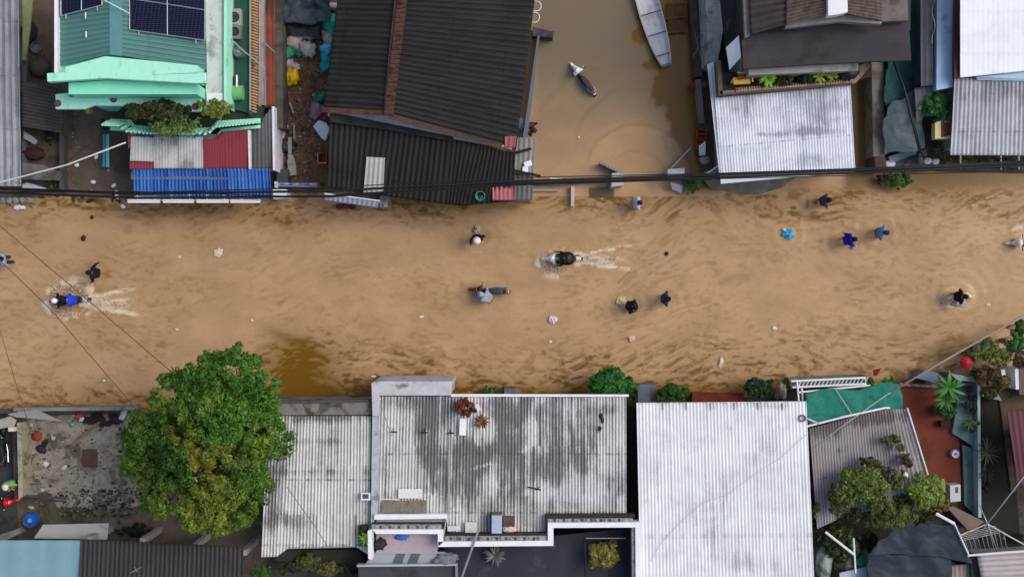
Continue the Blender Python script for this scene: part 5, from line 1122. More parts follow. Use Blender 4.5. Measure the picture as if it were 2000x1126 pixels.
for k, (x0, y0, x1, y1) in enumerate(((1356, 60, 1368, 110), (1362, 75, 1374, 68), (1358, 95, 1376, 88), (1354, 112, 1368, 84))):
    o = MB().line([(x0, y0, 1.1), (x1, y1, 1.2)], .02).build('twig', GREYW); tag(o, 'bare grey twig tangled over the low wall beside the courtyard', 'twig', 'bare twigs')
cloth('tarpaulin', 'grey green tarpaulin sagging into the flood before the silver roof', 'tarpaulin', [(1375, 352, .6), (1560, 344, .5), (1500, 376, .02), (1392, 374, .05)], .3, .10, '#6a6c62', 27)

# ---- post wall and net yard
o = MB().prism([(1702, 118), (1727, 118), (1727, 306), (1705, 306)], 1.3, 0).build('wall', mat('#77736c', 'weathered_concrete', .2, 2, .9, dirt='#48443c', amt=.55, stretch=(1, 1, 1)), None, bevel=.03); tag(o, 'thick grey concrete wall between silver roof and green net', 'wall')
o = MB().prism([(1708, 306), (1730, 306), (1732, 332), (1710, 332)], 1.5, 0).build('brick_pier', mat('#4a3634', 'brick', .3, 4, .85), None); tag(o, 'dark brick pier at the foot of the thick grey wall', 'pier')
NETG = mat('#1c4f4c', 'shade_net', .18, 7, .7, dirt='#0f2b2b', amt=.5, dscale=1.3)
cloth('shade_net', 'dark teal shade net stretched over the yard right of the grey wall', 'net', [(1730, -40), (1800, 10), (1822, 175), (1728, 208)], 1.6, .12, None, 29, NETG)
cloth('tarpaulin', 'grey translucent tarpaulin sloping below the dark teal net', 'tarpaulin', [(1728, 205, 1.9), (1800, 168, 2.1), (1806, 292, 1.6), (1727, 303, 1.5)], 1.8, .07, None, 31, mat('#46565a', 'tarpaulin', .14, 2, .5, dirt='#5f6a70', amt=.5, dscale=.8, stretch=(1, 2.2, 1)))
b = thing('strip_roof', 'narrow slate grey strip roof beside the pale blue wall', 'roof', P(1808, 90, 0))
corr('roof_sheet', quad((1797, -40, 2.9), (1821, -40, 2.9), (1822, 166, 2.8), (1798, 170, 2.8)), roofmat('#4f535c', '#33363c', streak=.8, amt=.4, groove=.6), b, pitch=.22, amp=.02, nv=30, seed=50)
MB().prism([(1799, -40), (1818, -40), (1819, 160), (1800, 162)], 2.6, 0).build('wall', DCONC, b)
corr('grey_sheet', quad((1786, 172, 2.5), (1822, 168, 2.5), (1822, 214, 2.2), (1790, 240, 2.2)), roofmat('#5c5d66', '#45464c', streak=.5, amt=.4, groove=.5), b, pitch=.22, amp=.01, nv=10, seed=51)
pts = [(1823 + 3 * math.sin(k * .9), -20 + k * 8, 3.1 + .2 * math.sin(k)) for k in range(14)]
o = MB().line(pts, .02).build('hose', mat('#a9a57f', 'hose', .1, 5, .6)); tag(o, 'pale looping hose hanging beside the pale blue wall', 'hose')
b = thing('white_house', 'house with white tiled roof and pale blue side strip at top right', 'house', P(1940, 60, 0))
MB().prism([(1831, -60), (1866, -60), (1861, 170), (1829, 176)], 3.0, 0).build('blue_wall', mat('#9dbbd6', 'pale_blue_paint', .08, 1.5, .7, dirt='#5f7890', amt=.3), b)
MB().prism([(1866, -60), (1875, -60), (1875, 150), (1864, 152)], 3.6, 3.3).build('fascia', MAROON, b)
corr('white_roof', quad((1875, -60, 4.4), (2110, -60, 4.4), (2110, 128, 3.7), (1875, 152, 3.7)), roofmat('#eef1f4', '#a9b4c0', streak=.1, amt=.15, groove=.2, tone=.02, sheet=(.22, .28), seam=.0), b, pitch=.22, amp=.002, nv=60, seed=52, sheetv=1.8, sag=.003)
MB().plate([(1908, 150, 3.6), (2110, 128, 3.6), (2110, 160, 3.4), (1908, 156, 3.4)], 4.2, .05).build('eave_panel', mat('#a9c6d2', 'pale_blue_paint', .05, 2, .6), b)
walls(b, [(1880, -60), (2100, -60), (2100, 130), (1880, 146)], 3.5, WALLG, .3)
b = thing('grey_porch', 'porch with grey corrugated roof in front of the white tiled house', 'porch', P(1930, 230, 0))
corr('roof_sheet', quad((1864, 152, 3.3), (2110, 152, 3.3), (2110, 304, 2.7), (1856, 303, 2.7)), roofmat('#bdbfc3', '#62646a', streak=.7, amt=.42, groove=.7, tone=.06), b, pitch=.19, amp=.028, nv=30, seed=53, spots=[(1930, 175, 90, 25, .5)])
walls(b, [(1864, 156), (2100, 156), (2100, 290), (1864, 290)], 2.6, WALLG, .1)
for x in (1876, 1955, 1990): MB().line([(x, 303, 2.6), (x, 333, 0)], .035).build('post', WHITE2, b)
for i, (px, py, rx, ry, cl_) in enumerate(((1852, 318, 14, 12, ('#b09a4a', '#6a6a2a')), (1888, 312, 26, 9, ('#8fa84a', '#4a6a2a')), (1925, 314, 24, 9, ('#7a8a44', '#4a5a2c')), (1962, 318, 20, 12, ('#6a7a4a', '#3a4a28')), (1995, 312, 20, 9, ('#a3b84a', '#4a6a2a')))):
    bush('hedge_plant', ['yellowish plant at the left end of the porch hedge row', 'bright green hedge plant second from the left under the porch edge', 'olive hedge plant in the middle of the porch hedge row', 'grey green hedge plant beside the white porch post', 'lime hedge plant at the right edge under the porch roof'][i], 'plant', px, py, .7, rx, ry, .6, cl_, 9, .08, 50 + i, 'hedge row in front of the grey porch', per=70, zb=.02)
o = MB().prism([(1835, 326), (2100, 330), (2100, 338), (1835, 333)], .3, -.3).build('hedge_wall', DCONC); tag(o, 'low dark wall along the water in front of the porch hedge', 'wall')
bush('small_tree', 'round bright green tree crown beside the pale blue wall', 'tree', 1831, 206, 2.6, 33, 34, 1.6, ('#2f8a3a', '#1c5a28'), 22, .10, 61, per=150, zb=.05)
rosette('potted_plant', 'dark spiky plant left of the yellow box', 'plant', 1838, 292, .8, 20, .5, .07, ('#4a6a44', '#2a3f2c'), 62, zb=.05)
rosette('potted_plant', 'yellow green spray of leaves over the net at right', 'plant', 1805, 208, 2.4, 14, .35, .06, ('#7aa84a', '#4f7a3a'), 63, zb=.05)
t = thing('spirit_house', 'small cream roofed box shrine on a post beside the grey porch', 'shrine', P(1840, 254, 0))
MB().prism([(1826, 240), (1840, 233), (1857, 240), (1857, 270), (1826, 271)], 2.5, 2.0).build('box_body', mat('#cfbf85', 'cream_paint', .06, 4, .6), t, bevel=.02)
MB().plate([(1839, 238), (1856, 239), (1856, 264), (1839, 268)], 2.54, .05).build('opening', mat('#5a3a26', 'dark_wood', .2, 6, .7), t); MB().line([(1840, 254, 0), (1840, 254, 2)], .06).build('post', STEEL, t)
# foot of pole / junk at street edge
t = thing('utility_pole', 'short concrete service pole tangled with cables at the water edge', 'pole', P(1797, 322, 0))
MB().tube([P(1797, 322, 0), P(1797, 305, 1.4)], [.13, .11], 10).build('shaft', CONC, t)
MB().box(P(1800, 300, 1.5), (.4, .3, .35), 10).build('junction_box', DARK, t, bevel=.02)
MB().prism([(1735, 306), (1792, 287), (1794, 300), (1740, 318)], .6, .1).build('wall', mat('#8f9aa6', 'pale_blue_wall', .15, 3, .8, dirt='#4a4f55', amt=.5)); tag(col.objects[-1], 'slanted pale blue wall strip at the foot of the grey tarpaulin', 'wall')
MB().prism([(1728, 320), (1795, 303), (1835, 318), (1835, 326), (1795, 322), (1730, 334)], .35, -.3).build('wall', mat('#5f5f60', 'concrete', .25, 3, .85, dirt='#2c2c2c', amt=.6, dscale=2)); tag(col.objects[-1], 'dark broken kerb wall along the water at the cable pole', 'wall')
for i, (px, py) in enumerate(((1737, 320), (1811, 314), (1827, 315))):
    o = MB().blob(P(px, py, .5), (.3 - .1 * (i > 0), .16, .12), .3, 90 + i, sub=2).build('plastic_can', WHITE2, None, smooth=True); tag(o, ['pale oval basin on the kerb near the dark brick pier', 'left small white can right of the cable pole', 'right small white can right of the cable pole'][i], 'can')
bush('shrub', 'round green shrub standing in the street water at upper right', 'shrub', 1761, 353, .7, 27, 19, .7, ('#4a8a2c', '#234a1a'), 14, .08, 64, per=90, zb=-.3)
bush('shrub', 'dark shrub under the cables left of the round green shrub', 'shrub', 1728, 348, .6, 15, 12, .5, ('#2c3a24', '#151c14'), 8, .07, 65, per=70, zb=-.3)

# ================================================================== SOUTH SIDE
plate_obj('lane', [(-90, 806), (28, 806), (36, 1060), (-90, 1060)], .05, mat('#3b3e40', 'lane_concrete', .18, 1.4, .8, dirt='#25272a', amt=.5))
plate_obj('yard', [(28, 804), (265, 803), (520, 800), (520, 1200), (36, 1200)], .045, mat('#5a5246', 'wet_soil', .3, 1.6, .85, dirt='#38332b', amt=.55, bump=.5))
YC = mat('#8c8779', 'broken_concrete', .3, 2.2, .9, dirt='#4d4837', amt=.62, dscale=.8, bump=.6)
plate_obj('yard_paving', [(50, 812), (262, 806), (300, 850), (300, 985), (210, 992), (112, 990), (100, 965), (60, 940)], .075, YC)
plate_obj('lot_ground', [(520, 790), (1240, 776), (1460, 775), (1560, 758), (1770, 748), (2100, 760), (2100, 1250), (520, 1250)], .04, mat('#47443d', 'wet_soil', .3, 1.6, .85, dirt='#2c2a26', amt=.5))
def wallthing(name, label, pts, z, m, zb=-.3, cat='wall', bevel=0):
    o = MB().prism(pts, z, zb).build(name, m, None, bevel=bevel); tag(o, label, cat); return o
wallthing('street_wall', 'long low grey wall between the flooded street and the left yard', [(26, 796), (265, 794), (265, 800), (26, 803)], 1.0, CONC)
wallthing('street_wall', 'dark stone strip in the water at the bottom left bank', [(-90, 803), (26, 798), (26, 806), (-90, 812)], .5, DCONC)
o = MB().plate([(14, 808), (40, 803), (72, 800), (124, 823), (70, 817), (30, 814)], 1.6, .04).build('canopy_sheet', mat('#8a8680', 'sheet', .12, 3, .7, dirt='#5a554c', amt=.4)); tag(o, 'thin grey pointed canopy sheet at the corner of the left yard', 'canopy')
o = MB().plate([(-10, 822), (20, 812), (32, 820), (28, 832), (-10, 838)], 1.5, .04).build('canopy_sheet', mat('#9a988f', 'sheet', .15, 3, .7, dirt='#5a554c', amt=.5)); tag(o, 'small mottled canopy sheet over the lane at the left edge', 'canopy')
wallthing('garden_wall', 'mossy cream wall between the lane and the left yard', [(33, 825), (41, 825), (45, 968), (36, 975)], 1.3, mat('#9a947e', 'mossy_plaster', .2, 3, .9, dirt='#55502f', amt=.55, dscale=1.6))
wallthing('garden_wall', 'brown inner wall running along the mossy cream wall', [(24, 836), (32, 836), (35, 975), (28, 975)], .6, mat('#5f544a', 'plaster', .2, 3, .9, dirt='#3a332c', amt=.5))
wallthing('lamp_box', 'small cream box on the lane wall below the mottled canopy', [(16, 834), (28, 834), (28, 842), (16, 842)], 1.7, mat('#c9c3a8', 'cream_paint', .1, 4, .7), 1.4, 'box')
wallthing('block', 'tan sloping stone at the lower end of the mossy cream wall', [(42, 945), (54, 936), (48, 960), (40, 968)], .6, mat('#a39a78', 'stone', .15, 4, .85), 0, 'stone')
wallthing('block', 'grey concrete block in the lower part of the left yard', [(48, 948), (70, 946), (72, 966), (49, 966)], .7, CONC, 0, 'block')
o = MB().line([(44, 968, .8), (130, 972, .8)], .06).line([(52, 976, .7), (128, 978, .7)], .04).build('beam', DCONC); tag(o, 'dark double beam lying across the bottom of the left yard', 'beam')
o = MB().line([(146, 861, .15), (196, 823, .2)], .05).build('plank', WOOD); tag(o, 'long brown plank lying diagonally in the left yard', 'plank')
wallthing('slab', 'red brown concrete slab set into the yard paving', [(161, 877), (190, 877), (190, 912), (161, 910)], .14, mat('#5a4038', 'red_concrete', .2, 4, .9), .03, 'slab')
rock_bits('rubble', 'broken concrete rubble and litter over the left yard', 'rubble', [(55, 820), (262, 812), (262, 985), (60, 985)], 650, .08, ('#8f8c82', '#5a564a', '#a5a299', '#3f3b33', '#6a6450'), (.025, .08), 12)
rock_bits('rubble', 'dark broken rubble heap in the bottom strip of the left yard', 'rubble', [(110, 960), (262, 950), (262, 1010), (120, 1010)], 420, .08, ('#4a4a48', '#2c2b2a', '#6d6d6a'), (.04, .1), 13)
for i, (px, py, sx, sy, cl_, lb) in enumerate(((153, 812, .16, .1, '#c4444a', 'red and white rag by the street wall in the left yard'), (160, 818, .14, .1, '#cfcfcf', 'white rag below the red one in the left yard'), (241, 807, .32, .12, '#cfcfd2', 'white plastic sheet by the wall beside the big tree'), (141, 828, .1, .1, '#5f9a90', 'small teal bottle heap in the left yard'), (72, 851, .22, .2, '#8a3a22', 'rusty orange rag heap in the left yard'), (80, 876, .25, .16, '#23263a', 'dark navy cloth heap in the left yard'), (89, 906, .14, .14, '#c9c9c4', 'white scrap of foam in the middle of the left yard'), (125, 912, .16, .1, '#c4c4be', 'long white foam scrap on the yard paving'), (60, 828, .12, .12, '#9aa09a', 'pale scrap under the pointed canopy'), (104, 855, .1, .1, '#b4b4b8', 'pale scrap near the rusty orange rag'), (82, 956, .12, .1, '#9a9aa4', 'grey scrap beside the concrete block'), (60, 990, .16, .08, '#a8957a', 'tan scrap above the blue drum'))):
    o = MB().blob(P(px, py, .15), (sx, sy, .1), .7, 100 + i, i * 31).build('scrap', mat(cl_, 'cloth', .2, 6, .7), None, smooth=True); tag(o, lb, 'scrap')
for i, (px, py, r_) in enumerate(((170, 820, .25), (185, 816, .3), (200, 822, .28), (225, 818, .3), (212, 826, .2), (88, 865, .2))):
    o = MB().blob(P(px, py, .12), (r_, r_ * .6, .12), .9, 130 + i, i * 50).build('dark_heap', mat('#2c2422', 'debris', .35, 7, .9), None); tag(o, 'small dark heap of debris in the left yard', 'heap', 'dark debris heaps in the left yard')
drum('blue_drum', 'bright blue plastic drum above the pale low roof', 58, 1016, .05, .34, .4, '#1a58a8', '#5fa0dc')
o = MB().torus(P(48, 1026, .4), .28, .05, 20, 6, axis='Z').build('hoop', mat('#5a3a1c', 'rust', .2, 5, .8)); tag(o, 'rusty brown hoop at the foot of the blue drum', 'hoop')
wallthing('beam', 'grey beam slanting up to the light blue roof at the left edge', [(-20, 1050), (40, 1030), (46, 1038), (8, 1056)], 1.6, CONC, 1.4, 'beam')
b = thing('low_roof', 'pale grey flat low roof between the blue drum and the dark ribbed roof', 'roof', P(138, 1038, 0))
MB().plate([(66, 1050), (84, 1024), (212, 1021), (209, 1053)], 1.9, .08).build('roof_panel', mat('#a3a29f', 'sheet', .06, 2, .7, dirt='#7a7873', amt=.3), b)
MB().prism([(92, 1042), (200, 1040), (200, 1050), (84, 1050)], 1.75, 0).build('wall', WALLG, b)
b = thing('blue_roof_house', 'house with a flat light blue sheet roof at the bottom left corner', 'house', P(60, 1100, 0))
corr('roof_sheet', quad((-90, 1054, 3), (158, 1054, 3), (156, 1200, 3), (-90, 1200, 3)), roofmat('#7ba0a8', '#5a7a82', streak=.6, amt=.25, groove=.1, tone=.05, sheet=(1.0, 3.0), seam=.5), b, pitch=1.0, amp=.012, nv=16, seed=60, per=24, sag=.01)
walls(b, [(-90, 1060), (150, 1060), (150, 1200), (-90, 1200)], 2.9, WALLG, .9)
b = thing('dark_ribbed_house', 'house with dark brown ribbed roof below the big tree', 'house', P(320, 1100, 0))
corr('roof_sheet', quad((158, 1052, 3.05), (476, 1066, 3.05), (472, 1200, 3.3), (152, 1200, 3.3)), roofmat('#3d3939', '#242222', streak=.7, amt=.35, groove=.9, tone=.06, rough=.7), b, pitch=.2, amp=.032, nv=14, seed=61)
walls(b, [(165, 1058), (470, 1070), (466, 1200), (160, 1200)], 2.95, WALLG, 1.1)
MB().prism([(240, 1200), (246, 1112), (290, 1114), (288, 1200)], 3.5, 3.3).build('red_patch', mat('#5a3034', 'red_sheet', .2, 5, .8), b) if False else None
o = MB().line([(254, 1118, 3.25), (275, 1107, 3.4)], .025).line([(262, 1106, 3.3), (268, 1116, 3.3)], .015).build('antenna', STEEL); tag(o, 'small metal antenna lying on the dark brown ribbed roof', 'antenna')
for px, py in ((213, 1030), (312, 1033), (407, 1045), (500, 1055)):
    c = P(px, py, 0); o = MB().box((c.x, c.y, 1.35), (.26, .26, 2.9)).build('pillar', mat('#8f8d88', 'concrete', .12, 3, .85), None, bevel=.02); tag(o, 'square concrete pillar carrying the edge of the dark ribbed roof', 'pillar', 'pillars of the dark ribbed roof')
bush('weeds', 'dark green weeds on the ground between two pillars', 'plant', 262, 1035, .3, 46, 18, .3, ('#2a3a1c', '#1a2412'), 12, .06, 70, per=70, zb=.04)

# ---- big tree
def big_tree():
    lobes = [(450, 758, 86, 8.6), (388, 738, 50, 8.2), (490, 800, 56, 7.6), (352, 800, 82, 8.2), (300, 850, 78, 7.4), (282, 905, 60, 6.8), (275, 860, 48, 6.8), (410, 1012, 42, 6.0), (470, 860, 86, 8.0), (400, 880, 110, 9.2), (340, 950, 86, 7.6), (430, 960, 86, 7.6), (395, 1000, 62, 6.8), (450, 1010, 40, 6.0), (505, 852, 38, 6.8), (300, 970, 46, 6.2), (400, 780, 70, 8.4), (430, 810, 70, 8.6), (345, 870, 70, 7.8), (455, 930, 70, 7.6)]
    rg = np.random.default_rng(5); cl = []
    base = P(432, 842, 4.0); t = thing('tree', 'big dense green tree spreading over the left yard and street bank', 'tree', (base.x, base.y, .05))
    limbs = MB(); trunk = MB(); tb = Vector((base.x, base.y, .0))
    trunk.tube([tb, tb + Vector((.05, .05, 1.2)), tb + Vector((0, .15, 2.6)), tb + Vector((-.1, .1, 3.4))], [.34, .27, .24, .2], 12)
    for (px, py, r_, zt) in lobes:
        c = P(px, py, zt); q = (H - zt) / F; R_ = r_ * q
        limbs.tube([tb + Vector((-.05, .1, 2.4 + rg.random())), (tb + Vector((0, 0, 3.6))).lerp(c, .35), Vector((c.x, c.y, zt - R_ * .9))], [.13, .09, .03], 7)
        n = int(8 + R_ * R_ * 23)
        for i in range(n):
            th = rg.random() * 6.283; rr = rg.random() ** .55 * (1.08 if rg.random() < .2 else .98)
            z = zt - R_ * .85 * (1 - math.sqrt(max(0, 1 - min(.999, rr * .97) ** 2))) - rg.random() * .35; cr = rg.uniform(.18, .40)
            x, y = c.x + math.cos(th) * rr * (R_ - cr * .5), c.y + math.sin(th) * rr * (R_ - cr * .5)
            cl.append((x, y, z, cr * rg.uniform(.7, 1.15), 85))
            if i % 4 == 0: limbs.tube([Vector((c.x, c.y, zt - R_ * .9)), Vector((x, y, z - .2))], [.03, .01], 4)
    def hue(p, c, r_):
        px = 1000 + p[:, 0] / (H - p[:, 2]) * F; py = 563 - p[:, 1] / (H - p[:, 2]) * F
        lush = np.exp(-(((px - 460) / 95) ** 2 + ((py - 770) / 95) ** 2)); ol = np.exp(-(((px - 370) / 95) ** 2 + ((py - 920) / 80) ** 2)); lim = np.exp(-(((px - 360) / 110) ** 2 + ((py - 1010) / 45) ** 2))
        nz = fbm(p[:, 0] * .9, p[:, 1] * .9, 77, 3)
        for k, col_ in ((lush * .75, C('#42811f')), (ol * .75 * (nz > .42), C('#7f7f2c')), (lim * .7, C('#7a9430')), ((nz > .62) * .3, C('#94ac3c'))): c = c * (1 - k[:, None]) + np.array(col_[:3]) * k[:, None]
        return c
    leaves_mesh('crown', cl, parent=t, lsize=.088, cols=('#568428', '#2e5216'), seed=8, sat=.97, huefn=hue, aspect=.42)
    trunk.build('trunk', BARK, t, smooth=True); limbs.build('limbs', BARK, t, smooth=True)
big_tree()

# ---- grey weathered roofs
b = thing('weathered_house', 'house with grey streaked ribbed roof right of the big tree', 'house', P(620, 940, 0))
W1 = roofmat('#d6d6d2', '#4b4a48', pitch=.14, streak=1.0, amt=.39, groove=1.0, tone=.07, sheet=(1.0, 2.9))
corr('roof_sheet', [(0, (523, 811, 3.3), (511, 1087, 3.0)), (.15, (553, 811, 3.3), (541, 1086, 3.0)), (.25, (573, 811, 3.3), (563, 1070, 3.0)), (.86, (696, 811, 3.3), (694, 1066, 3.0)), (1, (724, 811, 3.3), (722, 1084, 3.0))], W1, b, pitch=.14, amp=.03, nv=50, seed=62,
     spots=[(535, 900, 26, 130, .7), (620, 862, 120, 5, .5), (620, 922, 120, 5, .5), (640, 812, 100, 14, .9), (560, 1015, 60, 18, .4)], clean=[(690, 900, 24, 110, .6), (640, 980, 60, 50, .4)])
MB().prism([(522, 787), (725, 784), (726, 809), (522, 810)], 3.4, -.3).build('parapet', mat('#77736c', 'weathered_concrete', .2, 2, .9, dirt='#33312c', amt=.6, dscale=1.2), b)
MB().prism([(520, 782), (726, 780), (726, 785), (520, 788)], 3.45, 3.1).build('coping', DCONC, b)
walls(b, [(524, 800), (724, 800), (720, 1075), (514, 1080)], 3.0, WALLG, .15)
MB().prism([(727, 811), (741, 811), (737, 1012), (724, 1040)], 3.45, 3.1).build('gutter', mat('#a6b0b4', 'gutter_paint', .1, 3, .6, dirt='#5f6a70', amt=.5, dscale=2), b)
t = thing('roof_hatch', 'small dark square hatch with white frame at the gutter of the streaked roof', 'hatch', P(714, 968, 3.2))
MB().plate([(705, 962), (723, 962), (723, 976), (705, 976)], 3.5, .15).build('frame', WHITE, t); MB().plate([(708, 964), (720, 964), (720, 973), (708, 973)], 3.52, .05).build('pane', mat('#4a5058', 'glass', .05, 4, .2), t)
wallthing('planter', 'dark planter box at the lower right corner of the streaked roof', [(701, 1026), (717, 1024), (719, 1066), (702, 1066)], 3.35, mat('#2e2c28', 'planter', .2, 4, .9), 3.0, 'planter')
rosette('potted_plant', 'spiky green plant in the dark planter beside the streaked roof', 'plant', 714, 1052, 3.6, 22, .38, .07, ('#7fb03a', '#4a7a2a'), 72, zb=3.2)
bush('shrub', 'dark small shrub in the upper part of the dark planter', 'shrub', 708, 1038, 3.55, 8, 12, .3, ('#4a5a2c', '#26301c'), 5, .06, 73, per=60, zb=3.3)

b = thing('main_house', 'large house with black streaked grey roof and white stepped parapet', 'house', P(980, 900, 0))
W2 = roofmat('#d6d6d4', '#4a4a4a', pitch=.14, streak=.9, amt=.43, groove=1.0, tone=.06, sheet=(1.0, 2.6))
corr('roof_sheet', [(0, (741, 773, 3.5), (735, 1005, 3.2)), (.284, (879, 773, 3.5), (873, 1006, 3.2)), (.286, (880, 773, 3.5), (874, 1046, 3.15)), (.672, (1066, 773, 3.5), (1066, 1046, 3.15)), (.674, (1067, 773, 3.5), (1067, 1006, 3.2)), (1, (1223, 773, 3.5), (1223, 1006, 3.2))], W2, b, pitch=.14, amp=.03, nv=60, seed=63,
     spots=[(820, 830, 22, 70, 1.0), (845, 880, 26, 60, .9), (930, 900, 60, 60, .9), (890, 960, 50, 60, .5), (990, 860, 40, 70, .8), (1085, 840, 60, 100, .7), (1120, 900, 60, 60, .5), (1000, 800, 60, 30, .9), (1200, 940, 30, 40, .6), (870, 800, 30, 30, .8), (800, 785, 80, 18, .6), (985, 985, 40, 40, .4), (1010, 930, 70, 50, .5), (1180, 800, 30, 10, .5), (780, 860, 20, 40, .5), (760, 940, 20, 40, .4), (1150, 880, 30, 60, .45), (1100, 985, 60, 16, .4), (905, 890, 70, 25, .4)],
     clean=[(870, 870, 18, 60, .5), (960, 940, 24, 40, .5), (1110, 930, 14, 60, .6), (1060, 960, 30, 20, .5), (800, 830, 8, 40, .6), (1037, 832, 12, 40, 1.1), (1026, 876, 7, 22, 1.0, -35), (940, 911, 20, 3, .9, 15), (1190, 880, 34, 55, .55), (775, 900, 36, 75, .7), (940, 838, 30, 34, .8), (1150, 960, 90, 40, .5), (830, 985, 60, 20, .4), (905, 1010, 30, 16, .5), (1105, 870, 8, 40, .5)])
MB().prism([(725, 747), (736, 744), (884, 744), (880, 772), (740, 772), (740, 812), (727, 812)], 3.75, -.3).build('concrete_slab', mat('#b5b5b8', 'weathered_concrete', .12, 2, .85, dirt='#55554f', amt=.45, dscale=1.5), b, bevel=.03)
MB().prism([(881, 769), (1228, 770), (1228, 774), (881, 774)], 3.6, 3.4).build('eave_trim', WHITE, b)
walls(b, [(745, 778), (1220, 778), (1218, 1000), (745, 1000)], 3.3, mat('#55534f', 'plaster', .2, 2, .9, dirt='#2f2d2a', amt=.5), .1)
MB().prism([(731, 1004), (873, 1003), (873, 1012), (731, 1014)], 3.6, 3.1).build('white_kerb', WHITE, b); MB().prism([(731, 1014), (873, 1012), (873, 1018), (731, 1020)], 3.45, 3.0).build('kerb_base', mat('#8d9294', 'concrete', .1, 4, .8), b)
MB().prism([(747, 978), (832, 976), (832, 1000), (745, 1000)], 3.42, 3.38).build('roof_patch', mat('#7a7266', 'old_sheet', .25, 4, .85, dirt='#4a443c', amt=.5, dscale=3, stretch=(3, .6, 1)), b)
# stepped parapet: white coping, dotted grey gutter, dark joint
WP = WHITE; GR = mat('#9b9c98', 'gutter_stone', .15, 8, .85, dirt='#4f4f48', amt=.55, dscale=5); DJ = mat('#2e2a28', 'dark_joint', .2, 4, .85)
for pts in ([(727, 1033), (866, 1033), (866, 1042), (735, 1042)], [(855, 1042), (866, 1042), (866, 1057), (855, 1067)], [(856, 1057), (1081, 1055), (1081, 1065), (856, 1067)], [(1070, 1020), (1081, 1030), (1081, 1055), (1070, 1055)], [(1070, 1020), (1251, 1019), (1251, 1029), (1081, 1030)], [(1241, 1029), (1251, 1029), (1252, 1200), (1242, 1200)], [(718, 1036), (727, 1033), (727, 1092), (719, 1090)]):
    MB().prism(pts, 3.75, 3.0).build('white_coping', WP, b)
for pts in ([(727, 1023), (862, 1023), (864, 1033), (727, 1033)], [(868, 1046), (1068, 1045), (1068, 1055), (868, 1057)], [(1070, 1012), (1236, 1011), (1236, 1019), (1070, 1020)], [(1234, 1030), (1241, 1029), (1242, 1200), (1236, 1200)]):
    MB().prism(pts, 3.62, 3.05).build('gutter_band', GR, b)
for pts in ([(868, 1042), (1066, 1041), (1066, 1045), (868, 1046)], [(1066, 1005), (1240, 1004), (1240, 1010), (1066, 1011)], [(1066, 1011), (1070, 1011), (1070, 1042), (1066, 1045)], [(863, 1020), (868, 1020), (868, 1057), (866, 1057)], [(727, 1020), (863, 1020), (863, 1023), (727, 1023)]):
    MB().prism(pts, 3.66, 3.1).build('dark_joint', DJ, b)
for x0, x1, y in ((735, 860, 1028), (872, 1066, 1051), (1075, 1232, 1015)):
    k = 0
    for i in range(int((x1 - x0) / 9)): MB().box(P(x0 + i * 9, y, 3.64), (.09, .12, .05)).build('gutter_block', DCONC if i % 2 else GR, b)
# terrace and lower roofs
MB().prism([(735, 1043), (854, 1043), (854, 1080), (735, 1080)], 3.0, 0).build('terrace_floor', mat('#a99aa0', 'pink_tile', .06, 4, .6, dirt='#857a80', amt=.35), b)
MB().plate([(732, 1077, 2.9), (868, 1077, 2.9), (884, 1101, 2.6), (712, 1102, 2.6)], 2.8, .06).build('pale_panel', mat('#a3adb5', 'pale_sheet', .08, 3, .5, dirt='#7d878f', amt=.3), b)
for x in (772, 801): MB().plate([(x + 4, 1080, 2.93), (x + 20, 1080, 2.93), (x + 13, 1099, 2.7), (x - 4, 1099, 2.7)], 2.8, .03).build('glass_pane', mat('#5c6668', 'glass', .08, 6, .2), b)
MB().prism([(697, 1102), (893, 1100), (893, 1104), (697, 1106)], 2.9, 2.5).build('lower_coping', mat('#a8acb0', 'concrete', .08, 4, .8), b)
MB().prism([(700, 1106), (889, 1105), (889, 1200), (700, 1200)], 2.75, 0).build('lower_roof', mat('#3f4246', 'bitumen', .15, 2, .8, dirt='#2a2c2e', amt=.5), b)
MB().prism([(889, 1104), (894, 1104), (894, 1200), (889, 1200)], 2.9, 2.5).build('lower_coping', mat('#7c8084', 'concrete', .08, 4, .8), b)
MB().prism([(868, 1066), (1242, 1030), (1242, 1200), (895, 1200), (893, 1100), (868, 1090)], 2.0, 0).build('dark_terrace', mat('#2a2d34', 'wet_dark_tile', .2, 1.2, .5, dirt='#44464a', amt=.4, dscale=1.1), b)
def gear(name, label, cat, fn): t = thing(name, label, cat, (0, 0, 0)); fn(t); return t
o = MB().blob(P(786, 1047, 3.05), (.28, .14, .06), .8, 41, 10).build('cloth', mat('#3f6cc4', 'blue_cloth', .15, 6, .8), None, smooth=True); tag(o, 'bright blue cloth lying on the pink tiled terrace', 'cloth')
o = MB().blob(P(742, 1062, 3.1), (.25, .22, .2), .8, 42).build('bundle', mat('#2a2a30', 'cloth', .2, 6, .8), None, smooth=True); tag(o, 'dark bundle in the left corner of the pink terrace', 'bundle')
o = MB().blob(P(872, 1090, 2.8), (.5, .28, .2), .8, 43).build('tarp_heap', mat('#777b80', 'tarpaulin', .25, 5, .6), None, smooth=True); tag(o, 'crumpled grey tarp at the right end of the pale panel', 'tarp')
rosette('dead_plant', 'pale grey dried bushy plant on the dark terrace', 'plant', 966, 1084, 2.5, 40, .5, .06, ('#8a8a8a', '#5c5c5a'), 74, zb=2.0)
bush('dried_bush', 'dusty grey clump under the dried plant on the dark terrace', 'plant', 964, 1086, 2.3, 20, 22, .3, ('#77777a', '#4a4a4c'), 9, .05, 75, per=80, zb=2.0)
t = thing('square_frame', 'square dark metal frame around the olive shrub', 'frame', P(1185, 1085, 2.0))
